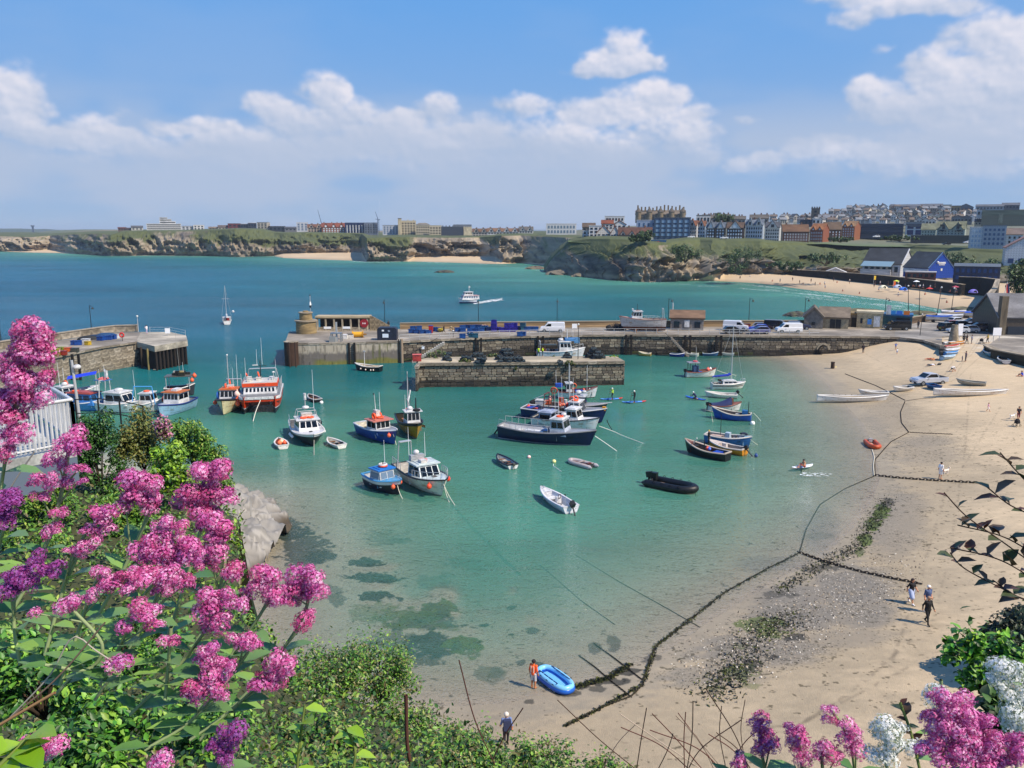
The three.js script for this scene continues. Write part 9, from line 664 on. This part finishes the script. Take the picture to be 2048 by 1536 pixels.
[['tallest spike at the left edge above the railing',1.5,-10,1060,[[62,672,40,32],[38,712,34,24],[78,705,28,26],[22,745,28,20],[84,758,22,14],[50,760,34,15],[12,795,26,20],[44,792,30,14],[74,800,24,13],[18,835,34,15],[30,872,36,18],[10,905,18,14]]],['tiered flower in front of the white railing end',1.4,20,1230,[[142,872,24,14],[136,898,34,14],[116,926,34,12],[158,938,18,10],[98,962,44,13],[80,990,28,10],[152,966,26,9],[124,1025,30,10],[108,1062,20,12]]],['head at the left edge tinted purple for shade',1.3,-30,1180,[[14,1000,20,26],[12,1032,20,20],[30,985,12,10]]],['head just right of the hedge centre',1.6,180,1260,[[280,970,38,30],[302,1000,20,18],[260,992,20,16],[252,1016,20,10],[306,1018,14,12]]],['tall double head against the sea',1.7,330,1290,[[425,945,34,26],[416,985,38,22],[454,998,14,18],[368,1000,18,18],[412,1025,32,14]]],['broken spike below the tall double head',1.6,360,1340,[[425,1048,28,18],[430,1088,22,24],[420,1122,28,20],[460,1142,20,16],[440,1065,20,14]]],['largest rounded head at the centre left',1.35,110,1390,[[340,1060,38,24],[330,1095,58,26],[288,1106,26,18],[380,1102,30,24],[345,1120,40,14]]],['ragged cluster left of the largest head',1.4,90,1310,[[210,1030,22,17],[216,1056,15,12],[178,1058,14,10],[185,1082,25,9],[165,1096,22,14],[145,1100,14,10]]],['flat cluster under the largest head',1.3,190,1400,[[345,1150,45,18],[280,1150,30,12],[330,1178,26,10],[372,1166,18,12]]],['pair of rounded clusters left of centre',1.25,120,1370,[[225,1160,25,14],[265,1162,28,20],[205,1142,16,9],[215,1180,16,10],[178,1192,20,10]]],['cluster at the left tinted purple for shade',1.2,40,1330,[[75,1120,20,12],[102,1140,30,14],[30,1156,22,20],[60,1160,25,15],[20,1180,16,14]]],['double head below the broken spike',1.3,260,1430,[[440,1200,38,20],[430,1235,35,22],[480,1210,18,14],[408,1215,14,12]]],['head right of centre before the pale rock',1.45,370,1420,[[525,1160,34,22],[545,1196,24,15],[500,1182,16,12]]],['rightmost head over the water with a drooping part',1.5,400,1480,[[610,1155,30,22],[622,1180,30,18],[585,1192,28,16],[616,1237,17,18]]],['small red-pink head above the bent dry stalk',1.2,200,1370,[[285,1226,22,22],[312,1246,14,14],[254,1256,12,10]]],['flat head on a long pale stem',1.3,400,1420,[[490,1281,30,14],[508,1288,14,10]]],['small half-round head in the lower middle',1.25,330,1400,[[340,1283,20,11]]],['tall loose cluster in the lower middle',1.25,290,1500,[[415,1300,20,15],[408,1322,18,12],[442,1340,30,22],[425,1366,26,14],[388,1382,25,15],[446,1388,15,12]]],['oval head leaning right over the green bank',1.4,380,1480,[[562,1335,26,24],[540,1362,28,20],[520,1366,16,12]]],['head at the bottom left of centre tinted purple for shade',1.2,380,1590,[[466,1470,24,20],[440,1492,30,15],[452,1516,20,14]]],['low oval head at the bottom left corner',1.0,60,1600,[[85,1492,40,24]]],['dull red head at the bottom edge',1.0,300,1620,[[320,1525,20,14]]],['small violet heads among the leaves at the left',1.15,90,1330,[[135,1208,18,13],[70,1226,12,9],[235,1330,16,14]]],['slim spike at the bottom right, first of the row',2.0,1560,1640,[[1520,1446,18,18],[1526,1470,18,16],[1540,1492,16,14],[1520,1500,12,10]]],['second slim spike in the bottom right row',2.0,1600,1640,[[1592,1465,20,18],[1596,1492,24,18],[1606,1518,18,12]]],['short spike cut by the bottom edge at the right',2.0,1490,1660,[[1476,1524,18,14]]],['tallest slim spike of the bottom right row',2.0,1710,1640,[[1662,1418,14,12],[1664,1438,14,10],[1692,1452,14,14],[1700,1478,18,14],[1712,1500,14,14]]],['small spike between the slim spikes',2.0,1660,1650,[[1650,1492,14,12],[1642,1512,16,10],[1676,1508,13,13]]],['huge sprawling cluster at the bottom right corner',1.3,1960,1640,[[1898,1405,44,22],[1880,1448,46,28],[1932,1450,56,32],[1992,1488,56,28],[1890,1498,56,28],[1960,1520,56,26],[2034,1508,26,24]]]].forEach((a)=>valerian(VP+a[0],a[1],a[2],a[3],a[4]));
[['white valerian cluster left of the big pink one',1.5,1800,1640,[[1776,1465,34,26],[1816,1492,26,18],[1768,1512,30,14]]],['white valerian head peeping above the big pink cluster',1.5,1880,1600,[[1882,1392,24,18]]],['large white valerian at the right edge',1.6,2030,1600,[[2010,1348,38,28],[2040,1400,36,28],[2036,1448,28,28]]]].forEach((a)=>valerian(a[0],a[1],a[2],a[3],a[4],6,WHITE));
function sprig(label,cat,D,pts,nl,size,cols,side,r=.003){const O=atD(...pts[0],D),t=thing('leafy_twig',label,cat,O),S=new THREE.CatmullRomCurve3(pts.map((p,i)=>atD(p[0],p[1],D+.02*i).sub(O))),q=rng(pts[0][0]+pts[1][1]);part('twig',new THREE.TubeGeometry(S,24,r*D,5),mat(side?0x6a7a3a:0x3a281c,.8),t);for(let i=0;i<nl;i++){const o=part('leaf',LG[1],cols[i%cols.length],t),s=size*(.6+.6*q());o.position.copy(S.getPoint(.1+.9*(i+.5)/nl));o.scale.set(s,s,s);o.rotation.order='YXZ';o.rotation.set(-.4-1.3*q(),(i%2?1.3:-1.5)+(q()-.5)*1.2,(q()-.5));}}
const brownL=[0x4a3a24,0x3c4a24,0x55321c].map((c)=>mat(c,.5,{transmission:.2,thickness:0})),ivyL=[0x86ad24,0x6f9a22,0x9abf3a].map((c)=>mat(c,.3,{transmission:.25,thickness:0}));
[['top',[[2080,990],[2040,950],[2000,905]],8],['second',[[2090,1040],[2020,1010],[1975,975]],8],['long bare-tipped',[[2110,1160],[2000,1080],[1930,1030],[1888,985]],6],['middle',[[2100,1130],[2010,1075],[1915,1050]],11],['long lower',[[2100,1180],[2000,1120],[1900,1095]],11],['lower',[[2110,1230],[2010,1180],[1920,1130],[1900,1105]],9],['lowest',[[2120,1210],[2040,1195],[1985,1160]],8]].forEach((a)=>sprig(`${a[0]} twig of reddish-brown leaves reaching in from the right edge`,'twig',1.7,a[1],a[2],.045,brownL,0,.0009));sprig('small dark leafy sprig between white and slim pink flowers','plant',1.5,[[1840,1540],[1820,1460],[1800,1405]],9,.03,brownL,1,.002);
sprig('glossy ivy shoot in the bottom left corner','ivy',.9,[[-30,1560],[20,1510],[60,1470]],7,.055,ivyL,1);sprig('ivy shoot with yellow-green leaves left of bottom centre','ivy',2.2,[[590,1580],[600,1480],[610,1410]],9,.07,ivyL,1,.002);sprig('second ivy shoot right of the first at the bottom','ivy',2.2,[[700,1570],[710,1500],[690,1450]],7,.06,ivyL,1,.002);
const twig=(label,D,pts,r,c)=>{const O=atD(...pts[0],D),t=thing('bare_twig',label,'twig',O);part('twig',new THREE.TubeGeometry(new THREE.CatmullRomCurve3(pts.map((p)=>atD(p[0],p[1],D).sub(O))),20,r*(r>.015?.8:.55),5),mat(c,.8),t);};
[['thick brown stump standing in the lower bushes',6,[[830,1560],[816,1500],[812,1390]],.02,0x54342c],['red-brown twig pointing up left of the backpack walker',5,[[990,1530],[950,1440],[918,1320]],.008,0x55302a],['twig crossing the first near the backpack walker',5,[[985,1520],[1010,1470],[1046,1416]],.008,0x4a2c26],['long thin twig across the sand from the toy inflatable',4,[[1115,1400],[1200,1480],[1280,1545]],.005,0x4a3428],['pale long twig crossing the bottom sand',3,[[1240,1428],[1330,1490],[1420,1550]],.004,0xb8a898],['dark twig rising at bottom centre right',3,[[1270,1560],[1282,1480],[1293,1416]],.004,0x3a2824],['twig leaning right near the slim pink flowers',3,[[1505,1560],[1470,1470],[1412,1378]],.004,0x3c2a22],['reddish arching twig at the bottom right',3,[[1300,1460],[1400,1500],[1460,1560]],.004,0x5a3028],['straight dark twig crossing left at the bottom right',3,[[1370,1550],[1400,1500],[1482,1440]],.004,0x4a342c],['upright dark twig with side knots',3,[[1373,1545],[1384,1470],[1386,1402]],.004,0x32241e],['bent dry grey stalk across the lower left leaves',1.15,[[20,1435],[100,1350],[150,1273],[190,1300],[236,1330]],.0022,0xa8a090],['brown dry stem rising from the bottom left corner',1.1,[[-10,1460],[110,1360],[210,1245]],.0024,0x7a6450],['tan dry stem below the grey stalk',1.05,[[-10,1455],[50,1420],[110,1385]],.004,0xa07a50],['thin leaning pole below the white terrace',14,[[15,985],[40,945],[68,905]],.02,0x9a948c]].forEach((a)=>twig(...a));
{const q=rng(17),L='thin bare twig among the crossing twigs over the bottom sand';for(let i=0;i<13;i++){const x=1180+340*q(),y=1545,dx=(q()-.6)*260,dy=70+90*q(),bend=(q()-.5)*60;twig(L,2.6+q(),[[x,y],[x+dx*.5+bend*.4,y-dy*.6],[x+dx,y-dy]],.0035,pick([0x4a3428,0x5a3028,0x3a2a24,0x8a7a6c]));scene.children[scene.children.length-1].userData.group='crossing bare twigs';}}
{const t=thing('terrace','white slatted terrace railing with pale deck at the left edge','terrace',V(0,0,0)),A=atD(-120,880,17),B=atD(152,818,19.2),C=atD(20,775,25),h=1.15,w=whiteGloss;A.y=B.y=C.y=atD(152,893,19.2).y;const rl=(a,b,n)=>{for(const y of[h,.12])mb().bar(a.clone().setY(a.y+y),b.clone().setY(b.y+y),y>1?.045:.03).build('rail',w,t);for(let k=0;k<=n;k++){const p=a.clone().lerp(b,k/n);mb().box(k%9?.035:.07,h-.1,.05,p.x,p.y+h/2,p.z).build('baluster',w,t);}};B.x=atD(152,890,19.2).x;rl(A,B,27);rl(B,C,40);part('deck',slab([A,B,C,V(A.x-4,A.y,C.z)],A.y-.25,A.y),paint(0xc9ccc8),t);part('support_wall',slab([A,B,C,V(A.x-4,A.y,C.z)].map((p)=>p.clone().multiplyScalar(1.0)),A.y-.9,A.y-.26),mat(0x5c6a7a,.8),t);const lp=thing('lamp_pole','tall grey lamp pole rising behind the hedge before the left pier','lamp post',atD(168,850,60));mb().bar(V(0,-6,0),V(-.45,4.9,0),.13,.1,8).build('pole',galv,lp);mb().ball(-.1,4.4,0,.28,.7).build('lamp',white,lp);const gr=thing('path_railing','dark metal path railing behind the hedge','railing',V(0,0,0));const ps=[[155,850],[200,848],[243,852],[290,862]].map((p)=>atD(p[0],p[1],34));const rr2=mb();ps.forEach((p,i)=>{mb().bar(p.clone().setY(p.y-.6),p.clone().setY(p.y+1.1),.035).build('post',iron,gr);if(i)for(const y of[.5,1.1])rr2.bar(ps[i-1].clone().setY(ps[i-1].y+y),p.clone().setY(p.y+y),.025);});rr2.build('rails',iron,gr);}
scene.fog=new THREE.FogExp2(0xb4c4d8,0.0001);
renderer.render(scene,camera);
